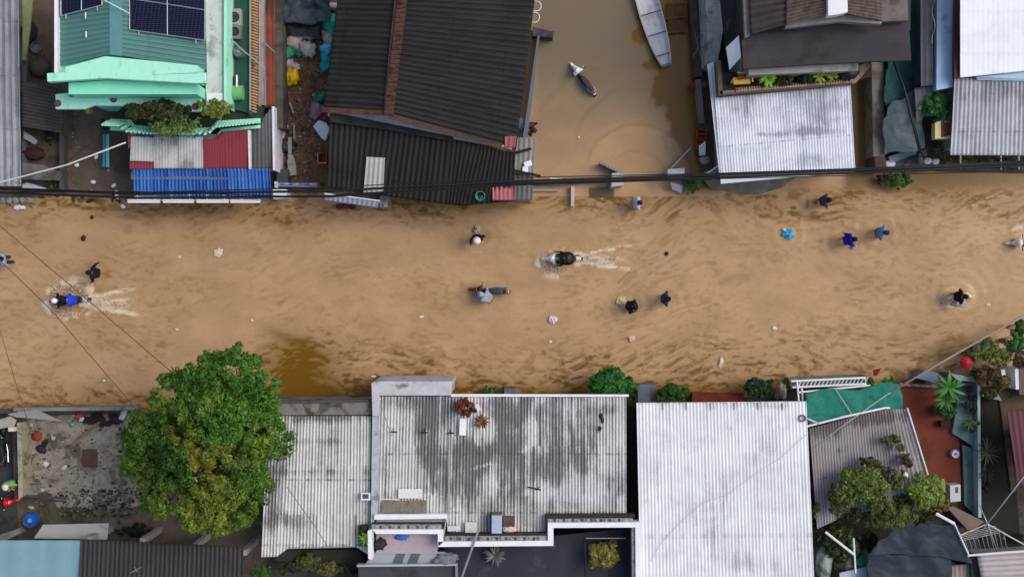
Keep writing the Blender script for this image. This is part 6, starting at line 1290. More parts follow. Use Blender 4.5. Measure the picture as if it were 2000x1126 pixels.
for p0, p1 in (((1142, 1052), (1236, 1050)), ((1142, 1052), (1144, 1128)), ((1222, 1040), (1222, 1130)), ((1142, 1090), (1150, 1090))): MB().line([(p0[0], p0[1], 2.7), (p1[0], p1[1], 2.7)], .05).build('bar', mat('#1a1c20', 'dark_metal', .1, 5, .6), t)
MB().line([(1144, 1050, 2.78), (1222, 1050, 2.78)], .02).build('rail', STEEL, t)
bush('olive_shrub', 'round olive yellow shrub inside the dark frame', 'shrub', 1182, 1088, 3.0, 33, 30, .7, ('#9a9a3a', '#5f6a2a'), 18, .08, 76, per=120, zb=2.05)
bush('olive_shrub', 'brownish top growth behind the olive yellow shrub', 'shrub', 1188, 1062, 2.9, 22, 10, .5, ('#6a5a2c', '#4a4a24'), 8, .07, 77, per=70, zb=2.05)
o = MB().line([(934, 1036, 3.9), (897, 1140, 3.6)], .05).build('pole', STEEL); tag(o, 'long pale pole leaning over the white parapet to the photo bottom', 'pole')
# objects on the main roof
bush('dead_plant', 'reddish brown dead shrub on the top left of the streaked roof', 'plant', 906, 792, 4.0, 20, 20, .4, ('#8a4028', '#5a2c1c'), 10, .08, 78, per=70, zb=3.5)
rosette('dead_plant', 'rusty brown star shaped dead plant on the streaked roof', 'plant', 940, 823, 3.8, 26, .38, .07, ('#8a6228', '#5a3c1c'), 79, zb=3.5)
bush('dead_plant', 'dark brown tuft between the two dead plants', 'plant', 921, 802, 3.8, 8, 8, .3, ('#3a2c24', '#241a16'), 5, .06, 80, per=50, zb=3.5)
for i, (x, y, sx, sy, rz, lb, cl_) in enumerate(((904, 833, .30, .74, -2, 'narrow white board lying under the dead plants', '#e4e6e8'), (933, 795, .2, .3, 20, 'small white scrap right of the reddish dead shrub', '#cfd2d4'), (801, 963, 1.05, .42, 0, 'wide white sheet patch on the lower left of the streaked roof', '#d4d4d6'), (760, 974, .85, .05, -2, 'thin white batten left of the white sheet patch', '#cfcfcf'), (920, 1029, .52, .46, 0, 'white square hatch lid by the parapet', '#c4c6c6'), (886, 1031, .55, .22, 3, 'flat white scrap at the foot of the grey pole', '#c9c9cc'))):
    o = MB().box(P(x, y, 3.6 if y < 900 else 3.42), (sx, sy, .06), rz).build('board', mat(cl_, 'sheet', .05, 4, .5), None, bevel=.01); tag(o, lb, 'board')
t = thing('water_box', 'pale blue box with a dark edge standing by the parapet', 'box', P(969, 1023, 3.2))
MB().prism([(960, 1006), (980, 1006), (980, 1041), (960, 1041)], 3.9, 3.2).build('box_body', mat('#9fb0c0', 'pale_blue_paint', .06, 5, .5), t, bevel=.02); MB().prism([(957, 1005), (959.5, 1005), (959.5, 1042), (957, 1042)], 3.85, 3.2).build('side_panel', BLACK, t)
MB().prism([(960, 1003), (980, 1003), (980, 1005.5), (960, 1005.5)], 3.8, 3.2).build('hinge_strip', mat('#6a5a4a', 'rust', .2, 6, .8), t)
wallthing('rusty_patch', 'brown rusty sheet lying right of the pale blue box', [(983, 1007), (1006, 1008), (1005, 1028), (983, 1028)], 3.4, mat('#55453a', 'rust', .3, 5, .9), 3.25, 'sheet')
o = MB().blob(P(995, 1033, 3.35), (.3, .14, .08), .8, 45).build('cloth', mat('#c9beb8', 'cloth', .1, 6, .8), None, smooth=True); tag(o, 'cream crumpled cloth below the brown rusty sheet', 'cloth')
o = MB().line([(1030, 950, 3.45), (1044, 953, 3.45), (1056, 956, 3.45)], .035).line([(1046, 956, 3.45), (1055, 949, 3.45)], .02).build('stick', BLACK); tag(o, 'dark forked stick lying on the middle of the streaked roof', 'stick')
for i, (px, py) in enumerate(((829, 844), (768, 843), (880, 845))):
    o = MB().line([(px - 7, py, 3.55), (px + 7, py, 3.55)], .03).line([(px, py - 8, 3.55), (px, py, 3.55)], .02).build('roof_bracket', DARK, None); tag(o, 'small dark bracket screwed on the streaked roof', 'bracket', 'dark brackets on the streaked roof')
for i, (px, py) in enumerate(((1174, 812), (1172, 836), (1177, 820))):
    o = MB().blob(P(px, py, 3.52), (.07, .13, .05), .6, 60 + i).build('stone', DARK, None); tag(o, 'small dark lump on the pale right part of the streaked roof', 'stone', 'dark lumps on the streaked roof')
o = MB().line([(874, 998, 3.5), (866, 1046, 3.7)], .035).line([(881, 990, 3.6), (876, 1000, 3.6)], .02).build('pipe', STEEL); tag(o, 'short grey pipe crossing the parapet corner on the left', 'pipe')
o = MB().line([(745, 790, 3.9), (757, 830, 3.7), (765, 850, 3.6)], .02).build('wire', STEEL); tag(o, 'thin wire from the concrete slab onto the streaked roof', 'wire')
o = MB().line([(878, 774, 3.58), (876, 1003, 3.3)], .035).build('joint_strip', mat('#a5a5a5', 'sheet', .1, 5, .7)); tag(o, 'long pale joint strip running down the streaked roof', 'strip')

# ---- white roof
b = thing('white_roof_house', 'house with wide white ribbed roof in the lower middle', 'house', P(1415, 950, 0))
corr('roof_sheet', quad((1243, 786, 3.6), (1575, 783, 3.6), (1593, 1200, 3.2), (1252, 1200, 3.2)), roofmat('#e2e5e6', '#85868c', pitch=.15, streak=.8, amt=.24, groove=.5, tone=.03, sheet=(1.05, 6.0), rough=.5, seam=.3), b, pitch=.15, amp=.014, nv=50, seed=64, sheetv=6, spots=[(1410, 788, 160, 6, .8), (1427, 838, 10, 8, 1.4), (1390, 1000, 40, 90, .4), (1500, 850, 40, 60, .35), (1300, 900, 30, 90, .3), (1450, 1100, 90, 20, .4)])
walls(b, [(1246, 790), (1572, 788), (1588, 1200), (1256, 1200)], 3.2, mat('#4a4644', 'dark_plaster', .2, 2, .9), .15)
for k in range(9): MB().line([(1228, 812 + k * 22, 2.0), (1243, 812 + k * 22, 2.0)], .03).build('louvre', DARK, b)
for x in (1294, 1340, 1387, 1433, 1480, 1528): MB().line([(x, 786, 3.64), (x + 1, 800, 3.63)], .018).build('lap_joint', mat('#6a6a6e', 'joint', .1, 5, .8), b)
o = MB().line([(1270, 1095, 3.4), (1295, 1055, 3.42), (1330, 1018, 3.44), (1370, 982, 3.46), (1420, 965, 3.48), (1470, 928, 3.5), (1525, 893, 3.53), (1550, 870, 3.55), (1575, 848, 3.6)], .009).build('cable', mat('#a9a9ae', 'cable', .1, 5, .7)); tag(o, 'thin grey cable wandering diagonally over the white ribbed roof', 'cable')
t = thing('ring', 'small grey rubber ring lying at the top right corner of the white roof', 'ring', P(1567, 816, 3.6)); MB().torus(P(1567, 816, 3.65), .13, .035, 20, 6, axis='Z').build('ring_body', mat('#5f5f62', 'rubber', .1, 5, .7), t, smooth=True)
o = MB().line([(1573, 815, 3.7), (1600, 827, 3.5)], .05).build('pipe', STEEL); tag(o, 'short pipe from the grey rubber ring to the green net', 'pipe')
# frontage between roofs
wallthing('gate_block', 'slate blue concrete block between the round bush and the next bush', [(1246, 750), (1280, 750), (1280, 790), (1246, 790)], .9, mat('#5d6670', 'slate_concrete', .12, 3, .8, dirt='#3a4048', amt=.4), -.3, 'block')
wallthing('brick_planter', 'long dark red brick planter between two bushes at the street edge', [(1352, 766), (1452, 768), (1452, 790), (1352, 790)], .5, mat('#6b2a1c', 'red_brick', .2, 3, .85, dirt='#3a1a14', amt=.5), -.3, 'planter')
wallthing('pillar', 'small grey concrete pillar in the water beside the thin green weeds', [(985, 756), (1007, 756), (1007, 772), (985, 772)], .8, CONC, -.3, 'pillar')
bush('weeds', 'thin bright green weeds at the street edge of the main house', 'plant', 958, 762, .5, 24, 8, .4, ('#6a9a2c', '#3a6a1c'), 9, .07, 81, per=60, zb=-.3)
bush('round_bush', 'large round bright green bush at the street edge between the grey and white roofs', 'bush', 1193, 757, 2.0, 50, 40, 1.4, ('#2f8a28', '#1c5a1a'), 38, .10, 82, per=170, zb=-.3)
bush('round_bush', 'dark lower side growth of the round bush beside the white roof', 'bush', 1233, 782, 1.3, 12, 18, .8, ('#2c5a20', '#16301a'), 7, .09, 83, per=80, zb=-.3)
bush('round_bush', 'medium green bush right of the slate blue block', 'bush', 1315, 766, 1.4, 37, 24, 1.0, ('#3a7a24', '#1c4a18'), 26, .09, 84, per=130, zb=-.3)
bush('round_bush', 'dark green bush right of the red brick planter', 'bush', 1484, 756, 1.4, 36, 22, 1.0, ('#2c5a2c', '#17301a'), 24, .09, 85, per=130, zb=-.3)
o = MB().blob(P(1526, 765, .6), (.22, .4, .5), .9, 51).build('stone_figure', mat('#9a9280', 'stone', .2, 5, .85), None, smooth=True); tag(o, 'pale rough standing stone right of the dark green bush', 'stone')
# pergola and green net
t = thing('pergola', 'white lattice pergola of short slats along the street bank', 'pergola', P(1615, 748, 0))
for k in range(19): MB().line([(1552 + k * 7.6, 754 - k * .35, 2.3), (1558 + k * 7.6, 742 - k * .35, 2.3)], .035).build('slat', mat('#b5b9b9', 'white_paint', .1, 4, .6, dirt='#6f736f', amt=.4), t)
for p in ([(1545, 744, 2.35), (1690, 737, 2.35)], [(1548, 756, 2.35), (1692, 749, 2.35)], [(1557, 746, 2.4), (1560, 782, 2.4)], [(1566, 758, 2.4), (1568, 782, 2.4)], [(1557, 766, 2.4), (1700, 752, 2.4)]): MB().line(p, .045).build('beam', WHITE, t)
for x, y in ((1557, 744), (1690, 740)): MB().line([(x, y, 0), (x, y, 2.3)], .05).build('post', WHITE, t)
wallthing('street_wall', 'grey wall under the white lattice pergola', [(1540, 738), (1692, 732), (1700, 752), (1545, 758)], .6, mat('#6b716c', 'plaster', .2, 3, .85, dirt='#3a3f3a', amt=.5), -.3)
cloth('shade_net', 'bright teal green shade net above the grey roof with dead leaves', 'net', [(1574, 769, 2.6), (1754, 748, 2.6), (1766, 798, 2.5), (1576, 829, 2.6)], 2.6, .08, None, 33, mat('#127260', 'shade_net', .22, 9, .65, dirt='#0d5a50', amt=.5, dscale=1.6))
o = MB().line([(1576, 832, 2.8), (1650, 813, 2.8), (1728, 796, 2.8), (1738, 796, 2.8)], .05).build('pipe', WHITE); tag(o, 'white pipe along the lower edge of the teal green net', 'pipe')
o = MB().line([(1663, 807, 2.75), (1632, 760, 2.75)], .02).build('wire', STEEL); tag(o, 'thin wire over the teal green net', 'wire')
# grey roof with plants
b = thing('patio_roof', 'grey ribbed patio roof with potted plants and brown leaf litter', 'roof', P(1690, 900, 0))
corr('roof_sheet', [(0, (1581, 836, 2.7), (1596, 1032, 2.4)), (.30, (1640, 820, 2.7), (1652, 1006, 2.4)), (.78, (1730, 799, 2.7), (1752, 985, 2.4)), (1, (1771, 798, 2.7), (1812, 926, 2.4))], roofmat('#979394', '#4c4540', streak=.8, amt=.36, groove=.6, tone=.04), b, pitch=.14, amp=.018, nv=40, seed=65, spots=[(1600, 838, 40, 16, .9), (1660, 822, 60, 14, 1.1), (1715, 812, 50, 16, 1.1), (1640, 880, 6, 10, .7)])
MB().prism([(1577, 838), (1585, 838), (1598, 1000), (1590, 1000)], 2.2, .0).build('side_wall', mat('#5a2a28', 'red_plaster', .2, 3, .85, dirt='#2c1a18', amt=.5), b)
MB().line([(1772, 796, 2.75), (1812, 926, 2.5)], .04).build('roof_edge', WHITE2, b)
walls(b, [(1590, 845), (1765, 805), (1800, 920), (1740, 975), (1600, 1015)], 2.3, WALLG, .2)
for i, (px, py, r_, cl_) in enumerate(((1734, 862, 11, ('#6a7a4a', '#4a5a34')), (1752, 856, 11, ('#5a6a3a', '#3a4a28')), (1760, 873, 9, ('#7a7a44', '#5a5a30')), (1770, 894, 10, ('#5a5a34', '#3a3a24')), (1776, 906, 10, ('#5a5230', '#3a3422')))):
    bush('potted_plant', ['leftmost round pot plant of the row on the patio roof', 'second round pot plant at the top of the patio row', 'middle yellowish pot plant of the patio row', 'fourth brownish pot plant of the patio row', 'lowest dark pot plant of the patio row'][i], 'plant', px, py, 3.3, r_, r_, .4, cl_, 7, .05, 90 + i, 'row of pot plants on the patio roof', per=70, pot=.16, zb=2.65)
for i, (x, y, lb) in enumerate(((1748, 872, 'white rag in the gap of the pot plant row'), (1768, 928, 'pale saucer below the pot plant row'))):
    o = MB().blob(P(x, y, 2.9), (.12, .16, .08), .6, 96 + i).build('rag', WHITE2, None, smooth=True); tag(o, lb, 'rag')
bush('climbing_shrub', 'large olive and yellow climbing shrub on the lower patio roof', 'shrub', 1690, 945, 3.7, 58, 42, 1.2, ('#74902e', '#3a5622'), 46, .09, 97, per=150, zb=.05)
bush('climbing_shrub', 'brown and green left side shrub hugging the patio roof', 'shrub', 1640, 972, 3.5, 27, 42, 1.1, ('#5f6a34', '#34442a'), 22, .08, 98, per=120, zb=.05)
bush('climbing_shrub', 'grey brown twiggy shrub top above the olive climbing shrub', 'shrub', 1722, 924, 3.5, 32, 20, .7, ('#5a5048', '#3a3a2a'), 12, .07, 99, per=80, zb=2.4)
bush('climbing_shrub', 'bright yellow green bushy shrub right of the olive one', 'shrub', 1812, 962, 3.4, 40, 40, 1.2, ('#8aa832', '#4a7024'), 30, .09, 100, per=140, zb=.05)
bush('climbing_shrub', 'green shrub below the olive climber above the dark tarpaulin', 'shrub', 1745, 1012, 3.2, 56, 28, 1.0, ('#64802c', '#2f4a20'), 30, .09, 101, per=130, zb=.05)
bush('climbing_shrub', 'dark green shrub below the patio roof beside the white pipe', 'shrub', 1650, 1062, 2.2, 42, 40, 1.2, ('#4a6028', '#26361c'), 26, .09, 102, per=110, zb=.05)
bush('climbing_shrub', 'very dark shrub between white pipe and tarpaulin', 'shrub', 1700, 1060, 1.8, 26, 26, .8, ('#2c3a22', '#181f14'), 12, .08, 103, per=90, zb=.05)
for i, (px, py, rx, ry, z_, cl_, lb) in enumerate(((1765, 985, 30, 24, 2.6, ('#5f7a2c', '#34501f'), 'green growth filling the gap between the olive and yellow green shrubs'), (1715, 985, 30, 22, 3.2, ('#6f7c30', '#3f4c22'), 'olive growth hanging off the lower edge of the patio roof'), (1668, 1008, 26, 18, 2.8, ('#4f4a2c', '#2c2c1c'), 'brown green creeper below the corner of the patio roof'), (1838, 985, 24, 22, 2.8, ('#6a6a2c', '#7a3f22'), 'reddish green spray at the right side of the yellow green shrub'), (1795, 1008, 32, 16, 2.4, ('#3f5a24', '#22341a'), 'dark green growth just above the dark tarpaulin'), (1628, 1040, 18, 22, 2.0, ('#3c4424', '#20261a'), 'dark tangle beside the top of the thick white pipe'), (1700, 905, 22, 14, 3.4, ('#6a6448', '#44442c'), 'thin twiggy growth over the top of the olive climbing shrub'), (1752, 940, 20, 22, 3.2, ('#6a7a30', '#4a5a28'), 'loose green spray between the pot plants and the yellow green shrub'), (1640, 1095, 24, 20, 1.6, ('#5a6a28', '#2c3a1c'), 'yellowish lower growth beside the covered machine'))):
    bush('climbing_shrub', lb, 'shrub', px, py, z_, rx, ry, 1.0, cl_, 15, .085, 200 + i, per=85, zb=.05)
bush('weeds', 'lime green tuft against the white roof edge', 'plant', 1596, 992, 2.6, 7, 22, .5, ('#8aa82a', '#4f7a22'), 8, .07, 104, per=60, zb=1.0)
bush('weeds', 'dark red tuft below the lime green tuft', 'plant', 1594, 1022, 2.2, 8, 12, .4, ('#4a2028', '#2c1418'), 5, .06, 105, per=50, zb=1.0)
o = MB().line([(1612, 1038, 2.4), (1668, 1082, 2.6)], .06, 10).build('pipe', WHITE); tag(o, 'thick white pipe slanting under the patio roof', 'pipe')
o = MB().line([(1667, 1050, 2.6), (1671, 1118, 2.6)], .045).build('pipe', WHITE2); tag(o, 'thin upright white pipe meeting the thick slanting one', 'pipe')
o = MB().blob(P(1607, 1098, 1.4), (.4, .75, .5), .5, 47).build('covered_machine', mat('#8fa096', 'pale_green_cover', .15, 3, .6, dirt='#22302c', amt=.5, dscale=1.2), None, smooth=True); tag(o, 'pale green covered machine wedged beside the white roof', 'machine')
wallthing('board', 'pale blue board at the photo bottom left of the dark tarpaulin', [(1640, 1118), (1692, 1106), (1696, 1200), (1640, 1200)], 1.8, mat('#a9b9c8', 'pale_blue_sheet', .05, 3, .5), 1.7, 'board')
o = MB().blob(P(1680, 1096, 1.6), (.25, .3, .2), .6, 48).build('green_bag', mat('#147a60', 'green_plastic', .1, 5, .5), None, smooth=True); tag(o, 'green plastic bag above the pale blue board', 'bag')
o = MB().blob(P(1656, 1100, 1.4), (.22, .24, .2), .8, 49).build('pale_bag', mat('#8a8a88', 'plastic', .2, 5, .5), None, smooth=True); tag(o, 'grey white crumpled bag left of the thin upright pipe', 'bag')
# terracotta court
plate_obj('terracotta_floor', [(1730, 752), (1834, 752), (1870, 780), (1878, 958), (1812, 962), (1795, 900)], .25, mat('#6b2d18', 'terracotta_tile', .14, 2.5, .7, dirt='#45200f', amt=.4, dscale=.6))
wallthing('step', 'brown red step in front of the terracotta court', [(1735, 742), (1806, 742), (1806, 752), (1735, 752)], .15, mat('#6a3c30', 'red_concrete', .2, 3, .85), -.3, 'step')
wallthing('threshold', 'mottled grey threshold strip at the top of the terracotta court', [(1758, 748), (1832, 751), (1832, 757), (1758, 753)], .5, mat('#8f8a82', 'stone', .3, 8, .85, dirt='#3a3632', amt=.6, dscale=5), 0, 'step')
BLW = mat('#7d9396', 'blue_grey_paint', .1, 2, .7, dirt='#55686c', amt=.4)
wallthing('metal_gate', 'slate blue gate panel at the street end of the terracotta court', [(1790, 738), (1806, 722), (1832, 728), (1832, 748)], 1.0, mat('#5f7688', 'blue_grey_paint', .1, 3, .6), -.2, 'gate')
wallthing('garden_wall', 'pale blue grey slanted wall top beside the bushy yellow plants', [(1855, 728), (1908, 738), (1910, 746), (1870, 742)], 1.4, BLW, -.3)
wallthing('side_path', 'blue grey raised walkway along the right side of the terracotta court', [(1872, 746), (1908, 748), (1913, 878), (1860, 845), (1868, 800)], .5, mat('#6f8888', 'blue_grey_tile', .15, 2, .7, dirt='#4a5c58', amt=.5), 0, 'walkway')
wallthing('side_path', 'lower blue grey walkway beside the dark path', [(1880, 868), (1911, 880), (1912, 1012), (1884, 985)], .4, mat('#5a6e72', 'blue_grey_tile', .12, 2, .7, dirt='#3f4f52', amt=.5), 0, 'walkway')
wallthing('garden_wall', 'thin pale wall between walkway and dark path', [(1909, 742), (1914, 742), (1917, 1010), (1911, 1010)], 1.0, mat('#9ab0b0', 'blue_grey_paint', .1, 3, .7), 0)
rosette('large_plant', 'big leafy green plant at the top of the terracotta court', 'plant', 1853, 757, 1.9, 34, .75, .13, ('#5f9a4a', '#2f6a2c'), 110, zb=.25)
rosette('large_plant', 'bright green leafy plant below the big one', 'plant', 1846, 778, 1.5, 30, .62, .12, ('#4a8a34', '#2a5a24'), 111, zb=.25)
bush('round_plant', 'round dark green plant in a brown pot on the terracotta court', 'plant', 1848, 804, 1.5, 20, 18, .8, ('#2c6a2c', '#1f4a20'), 16, .09, 112, per=120, pot=.28, potc='#4a2a20', zb=.25)
wallthing('pot_box', 'dark brown pot box below the round dark plant', [(1838, 822), (1858, 822), (1858, 834), (1838, 834)], .7, mat('#2c1c18', 'pot', .1, 4, .8), .2, 'pot')
for i, (px, py) in enumerate(((1895, 760), (1900, 776), (1890, 792), (1903, 800), (1906, 825), (1900, 838))):
    bush('potted_plant', ['first dark pot plant from the top of the walkway', 'second dark pot plant of the walkway', 'third dark pot plant, at the inner side of the walkway', 'fourth dark pot plant by the thin wall', 'olive pot plant near the walkway bend', 'lowest olive pot plant of the walkway'][i], 'plant', px, py, 1.1, 9, 8, .35, (('#3a5048', '#1a2424') if i < 4 else ('#6a6a34', '#3a3f24')), 6, .07, 115 + i, 'pot plants on the walkway', per=50, pot=.13, zb=.5)
drum('wash_tub', 'round white and purple tub on the terracotta court edge', 1867, 886, .3, .19, .3, '#b9b6d4', '#6a5a9a')
t = thing('air_conditioner_unit', 'white air conditioner box with dark grille at the terracotta court', 'air conditioner', P(1865, 962, .3))
MB().prism([(1855, 947), (1876, 945), (1877, 978), (1856, 980)], 1.0, .3).build('casing', mat('#bdbfc0', 'white_paint', .04, 4, .5), t, bevel=.02)
for y in (953, 959): MB().torus(P(1869, y, 1.02), .05, .02, 14, 6, axis='Z').build('grille', BLACK, t)
wallthing('ramp', 'pinkish grey slab ramp below the white air conditioner', [(1850, 990), (1862, 988), (1923, 1018), (1905, 1030), (1890, 1034), (1868, 1010)], .9, mat('#7d6c66', 'pink_concrete', .12, 3, .85), .2, 'slab')
# right strip
plate_obj('path', [(1916, 775), (1950, 780), (1975, 820), (1995, 1080), (1916, 1080)], .12, mat('#23241d', 'dark_wet_path', .25, 2, .8, dirt='#15160f', amt=.5))
plate_obj('verge', [(1945, 745), (2010, 745), (2010, 800), (1966, 800), (1985, 960), (1975, 960), (1955, 800)], .2, mat('#5f5240', 'dry_soil', .3, 3, .9, dirt='#3a3226', amt=.5))
b = thing('maroon_roof', 'dull maroon sheet roof at the right edge of the photo', 'roof', P(1995, 870, 0))
corr('roof_sheet', quad((1966, 800, 2.6), (2110, 790, 2.6), (2110, 985, 2.6), (1988, 950, 2.6)), roofmat('#5a3238', '#3c2428', streak=.3, amt=.4, groove=.4, tone=.06), b, pitch=.25, amp=.015, nv=16, seed=66)
walls(b, [(1970, 805), (2100, 800), (2100, 960), (1992, 940)], 2.5, WALLG, .9)
wallthing('wall', 'greyish wall with a pale top at the right edge above the maroon roof', [(1955, 720), (1962, 718), (1968, 748), (1960, 752)], 1.5, WHITE2, 0)
wallthing('wall', 'pale frame post of the tank enclosure at the right edge', [(1982, 716), (1989, 716), (1990, 760), (1984, 760)], 1.5, WHITE2, 0)
wallthing('tank', 'grey brown tank top at the right edge between pale posts', [(1990, 720), (2050, 720), (2050, 775), (1991, 770)], 1.2, mat('#5c5450', 'render', .2, 3, .8), 0, 'tank')
wallthing('garden_wall', 'short blue grey wall above the dark path', [(1918, 765), (1950, 770), (1957, 782), (1920, 774)], .9, BLW, 0)
for i, (px, py, rx, ry, cl_, lb) in enumerate(((1905, 690, 22, 24, ('#6a7a34', '#4a4a28'), 'olive shrub right beside the red parasol'), (1932, 680, 26, 28, ('#6f8a34', '#3a4a24'), 'bushy olive shrub above the red parasol'), (1925, 735, 24, 24, ('#5f4a28', '#3a2c1c'), 'brown dry shrub below the olive ones'), (1958, 700, 24, 26, ('#8a9a3a', '#5f6a2c'), 'yellow green shrub in the right shrub group'), (1985, 668, 22, 30, ('#4a8a34', '#2c5a24'), 'bright green shrub reaching over the street at the right edge'), (1962, 745, 20, 16, ('#8a7a2c', '#5a4a20'), 'mustard yellow shrub between the pale posts'), (1995, 700, 18, 20, ('#7a5a34', '#4a3a28'), 'reddish brown shrub at the right edge'), (1995, 640, 10, 18, ('#5a8a34', '#2c5a24'), 'green sprig at the far right above the street'), (1935, 770, 18, 9, ('#6a6a34', '#3a3a20'), 'low olive weeds by the short blue grey wall'))):
    bush('shrub', lb, 'shrub', px, py, 1.9, rx, ry, 1.0, cl_, 15, .09, 130 + i, 'shrubs in the right corner garden', per=75, zb=-.2)
t = thing('parasol', 'small bright red parasol among the shrubs at the right bank', 'parasol', P(1888, 708, 0))
MB().lathe(tuple(P(1888, 708, 2.0)), [(.29, -.12), (.3, -.1), (.19, .02), (.08, .1), (.01, .12)], 9).build('canopy', mat('#a01a22', 'red_cloth', .1, 4, .6), t); c = P(1888, 708, 2.0); MB().tube([(c.x, c.y, 0), (c.x, c.y, 1.95)], .02).build('pole', STEEL, t)
rosette('dry_palm', 'bare grey spiky palm beside the dark path', 'plant', 1926, 882, 1.4, 22, .8, .045, ('#5f5a44', '#3a3a2c'), 140, zb=.12)
rosette('fern', 'olive grey ferny plant lower along the dark path', 'plant', 1925, 925, 1.0, 22, .5, .06, ('#4f4a34', '#2c2a20'), 141, zb=.12)
bush('shrub', 'dim brown shrub at the inner side of the dark path', 'shrub', 1925, 950, .8, 12, 22, .5, ('#3a3424', '#22201a'), 8, .06, 142, per=60, zb=.12)
bush('weeds', 'green weeds at the lower right edge beside the dark path', 'plant', 1990, 1050, .5, 14, 12, .4, ('#2f4a1c', '#1c3014'), 7, .07, 143, per=60, zb=.12)
rosette('palm_fronds', 'pair of green fronds lying on the walkway bend', 'plant', 1893, 826, 1.2, 14, .5, .05, ('#4a7a44', '#2f5a34'), 144, zb=.5)
t = thing('flag', 'small red and blue flag hanging over the bank by the pergola', 'flag', P(1712, 728, 0)); MB().plate([(1705, 722, 1.9), (1722, 718, 1.9), (1712, 734, 1.6), (1706, 732, 1.6)], 1.8, .015).build('cloth', mat('#8a2030', 'red_cloth', .15, 6, .7), t); MB().line([(1704, 720, 0), (1704, 720, 2.0)], .02).build('pole', STEEL, t)
for i, (px, py, lb) in enumerate(((1693, 746, 'green weed clump at the right end of the pergola'), (1740, 745, 'bright weeds left of the brown red step'))):
    bush('weeds', lb, 'plant', px, py, 1.0, 17, 9, .5, ('#4a9a2c', '#2c6a1c'), 8, .07, 150 + i, per=60, zb=-.2)
# dark tarpaulin, grille and bottom roofs
cloth('tarpaulin', 'large dark slate tarpaulin stretched at the bottom right', 'tarpaulin', [(1740, 1034, 2.7), (1866, 1020, 2.8), (1895, 1095, 2.7), (1690, 1080, 2.6)], 2.7, .10, None, 35, mat('#232f38', 'tarpaulin', .16, 1.5, .55))
cloth('tarpaulin', 'lower dark slate tarpaulin fold reaching the photo bottom', 'tarpaulin', [(1692, 1078, 2.55), (1862, 1084, 2.6), (1850, 1150, 2.3), (1700, 1190, 2.3)], 2.6, .10, None, 36, mat('#26323b', 'tarpaulin', .16, 1.5, .55, dirt='#1b242b', amt=.4))
o = MB().line([(1828, 1002, 2.9), (1864, 1022, 2.95)], .07, 8).line([(1864, 1022, 2.95), (1892, 1082, 2.9)], .035).build('tarp_pole', WHITE2); tag(o, 'white pole along the right edge of the dark tarpaulin', 'pole')
t = thing('grille', 'pale metal grille of thin bars between tarpaulin and dark path', 'grille', P(1922, 1052, 0))
for k in range(10): MB().line([(1884 + k * 8.4, 1052 - k * 1.6, 2.2), (1893 + k * 8.2, 1080 - k * .9, 2.1)], .014).build('bar', STEEL, t)
for k in range(5): MB().line([(1876 + k, 1042 + k * 3.2, 2.2), (1945 + k * 2, 1026 + k * 3.2, 2.2)], .014).build('cross_bar', STEEL, t)
for p in ([(1876, 1044, 2.25), (1928, 1022, 2.25), (2010, 1068, 2.25)],): MB().line(p, .04).build('frame_bar', STEEL, t)
for x, y in ((1880, 1044), (1960, 1050)): MB().line([(x, y, .1), (x, y, 2.2)], .03).build('post', STEEL, t)
b = thing('rusty_roof', 'white rust streaked ribbed roof at the bottom right corner', 'roof', P(1960, 1110, 0))
corr('roof_sheet', quad((1908, 1082, 2.9), (1930, 1200, 2.7), (2110, 1200, 2.7), (2110, 1070, 2.9)), roofmat('#b5b0ae', '#6a5a54', streak=1.0, amt=.38, groove=.7, tone=.06), b, pitch=.24, amp=.03, nv=20, seed=67)
MB().line([(1890, 1084, 2.98), (1960, 1078, 2.98), (2060, 1072, 2.98)], .05).build('ridge_bar', WHITE2, b); walls(b, [(1920, 1090), (2100, 1080), (2100, 1200), (1935, 1200)], 2.6, WALLG, .1)
wallthing('wall', 'mossy dark grey wall end left of the rusty white roof', [(1896, 1092), (1908, 1088), (1926, 1110), (1932, 1200), (1902, 1200)], 2.5, mat('#3f3f38', 'mossy_concrete', .25, 3, .9, dirt='#6a6a60', amt=.4), 0)
b = thing('rusty_sheet_roof', 'pale rust stained sheet below the dark tarpaulin', 'roof', P(1845, 1120, 0))
corr('roof_sheet', quad((1788, 1112, 2.2), (1894, 1100, 2.2), (1900, 1200, 2.2), (1790, 1200, 2.2)), roofmat('#a39a90', '#6a3428', streak=1, amt=.42, groove=.5, tone=.1), b, pitch=.2, amp=.02, nv=12, seed=68)
walls(b, [(1792, 1116), (1890, 1106), (1890, 1200), (1794, 1200)], 2.1, WALLG, .1)
# bottom shrubs under the streaked roof
for i, (px, py, rx, ry, cl_, lb) in enumerate(((510, 1118, 26, 14, ('#4a8a24', '#2c5a1a'), 'bright green shrub left below the streaked roof'), (600, 1098, 26, 24, ('#6a7a34', '#3a4a24'), 'olive shrub in the middle below the streaked roof'), (640, 1112, 30, 16, ('#8a8a44', '#4f5a2c'), 'yellowish shrub below the streaked roof'), (560, 1110, 30, 14, ('#4a5034', '#2a2e20'), 'dull green shrub between the bright and olive ones'), (685, 1115, 18, 12, ('#3a5a3a', '#1f3424'), 'dark green shrub next to the lower dark roof'))):
    bush('shrub', lb, 'shrub', px, py, 1.6, rx, ry, .9, cl_, 14, .09, 160 + i, 'shrubs below the streaked roof', per=90, zb=.05)
wallthing('ledge', 'dark mossy ledge along the lower edge of the streaked roof', [(535, 1092), (560, 1074), (700, 1072), (712, 1090), (690, 1100), (560, 1100)], 1.2, mat('#3a3934', 'mossy_concrete', .25, 3, .9), 0, 'ledge')

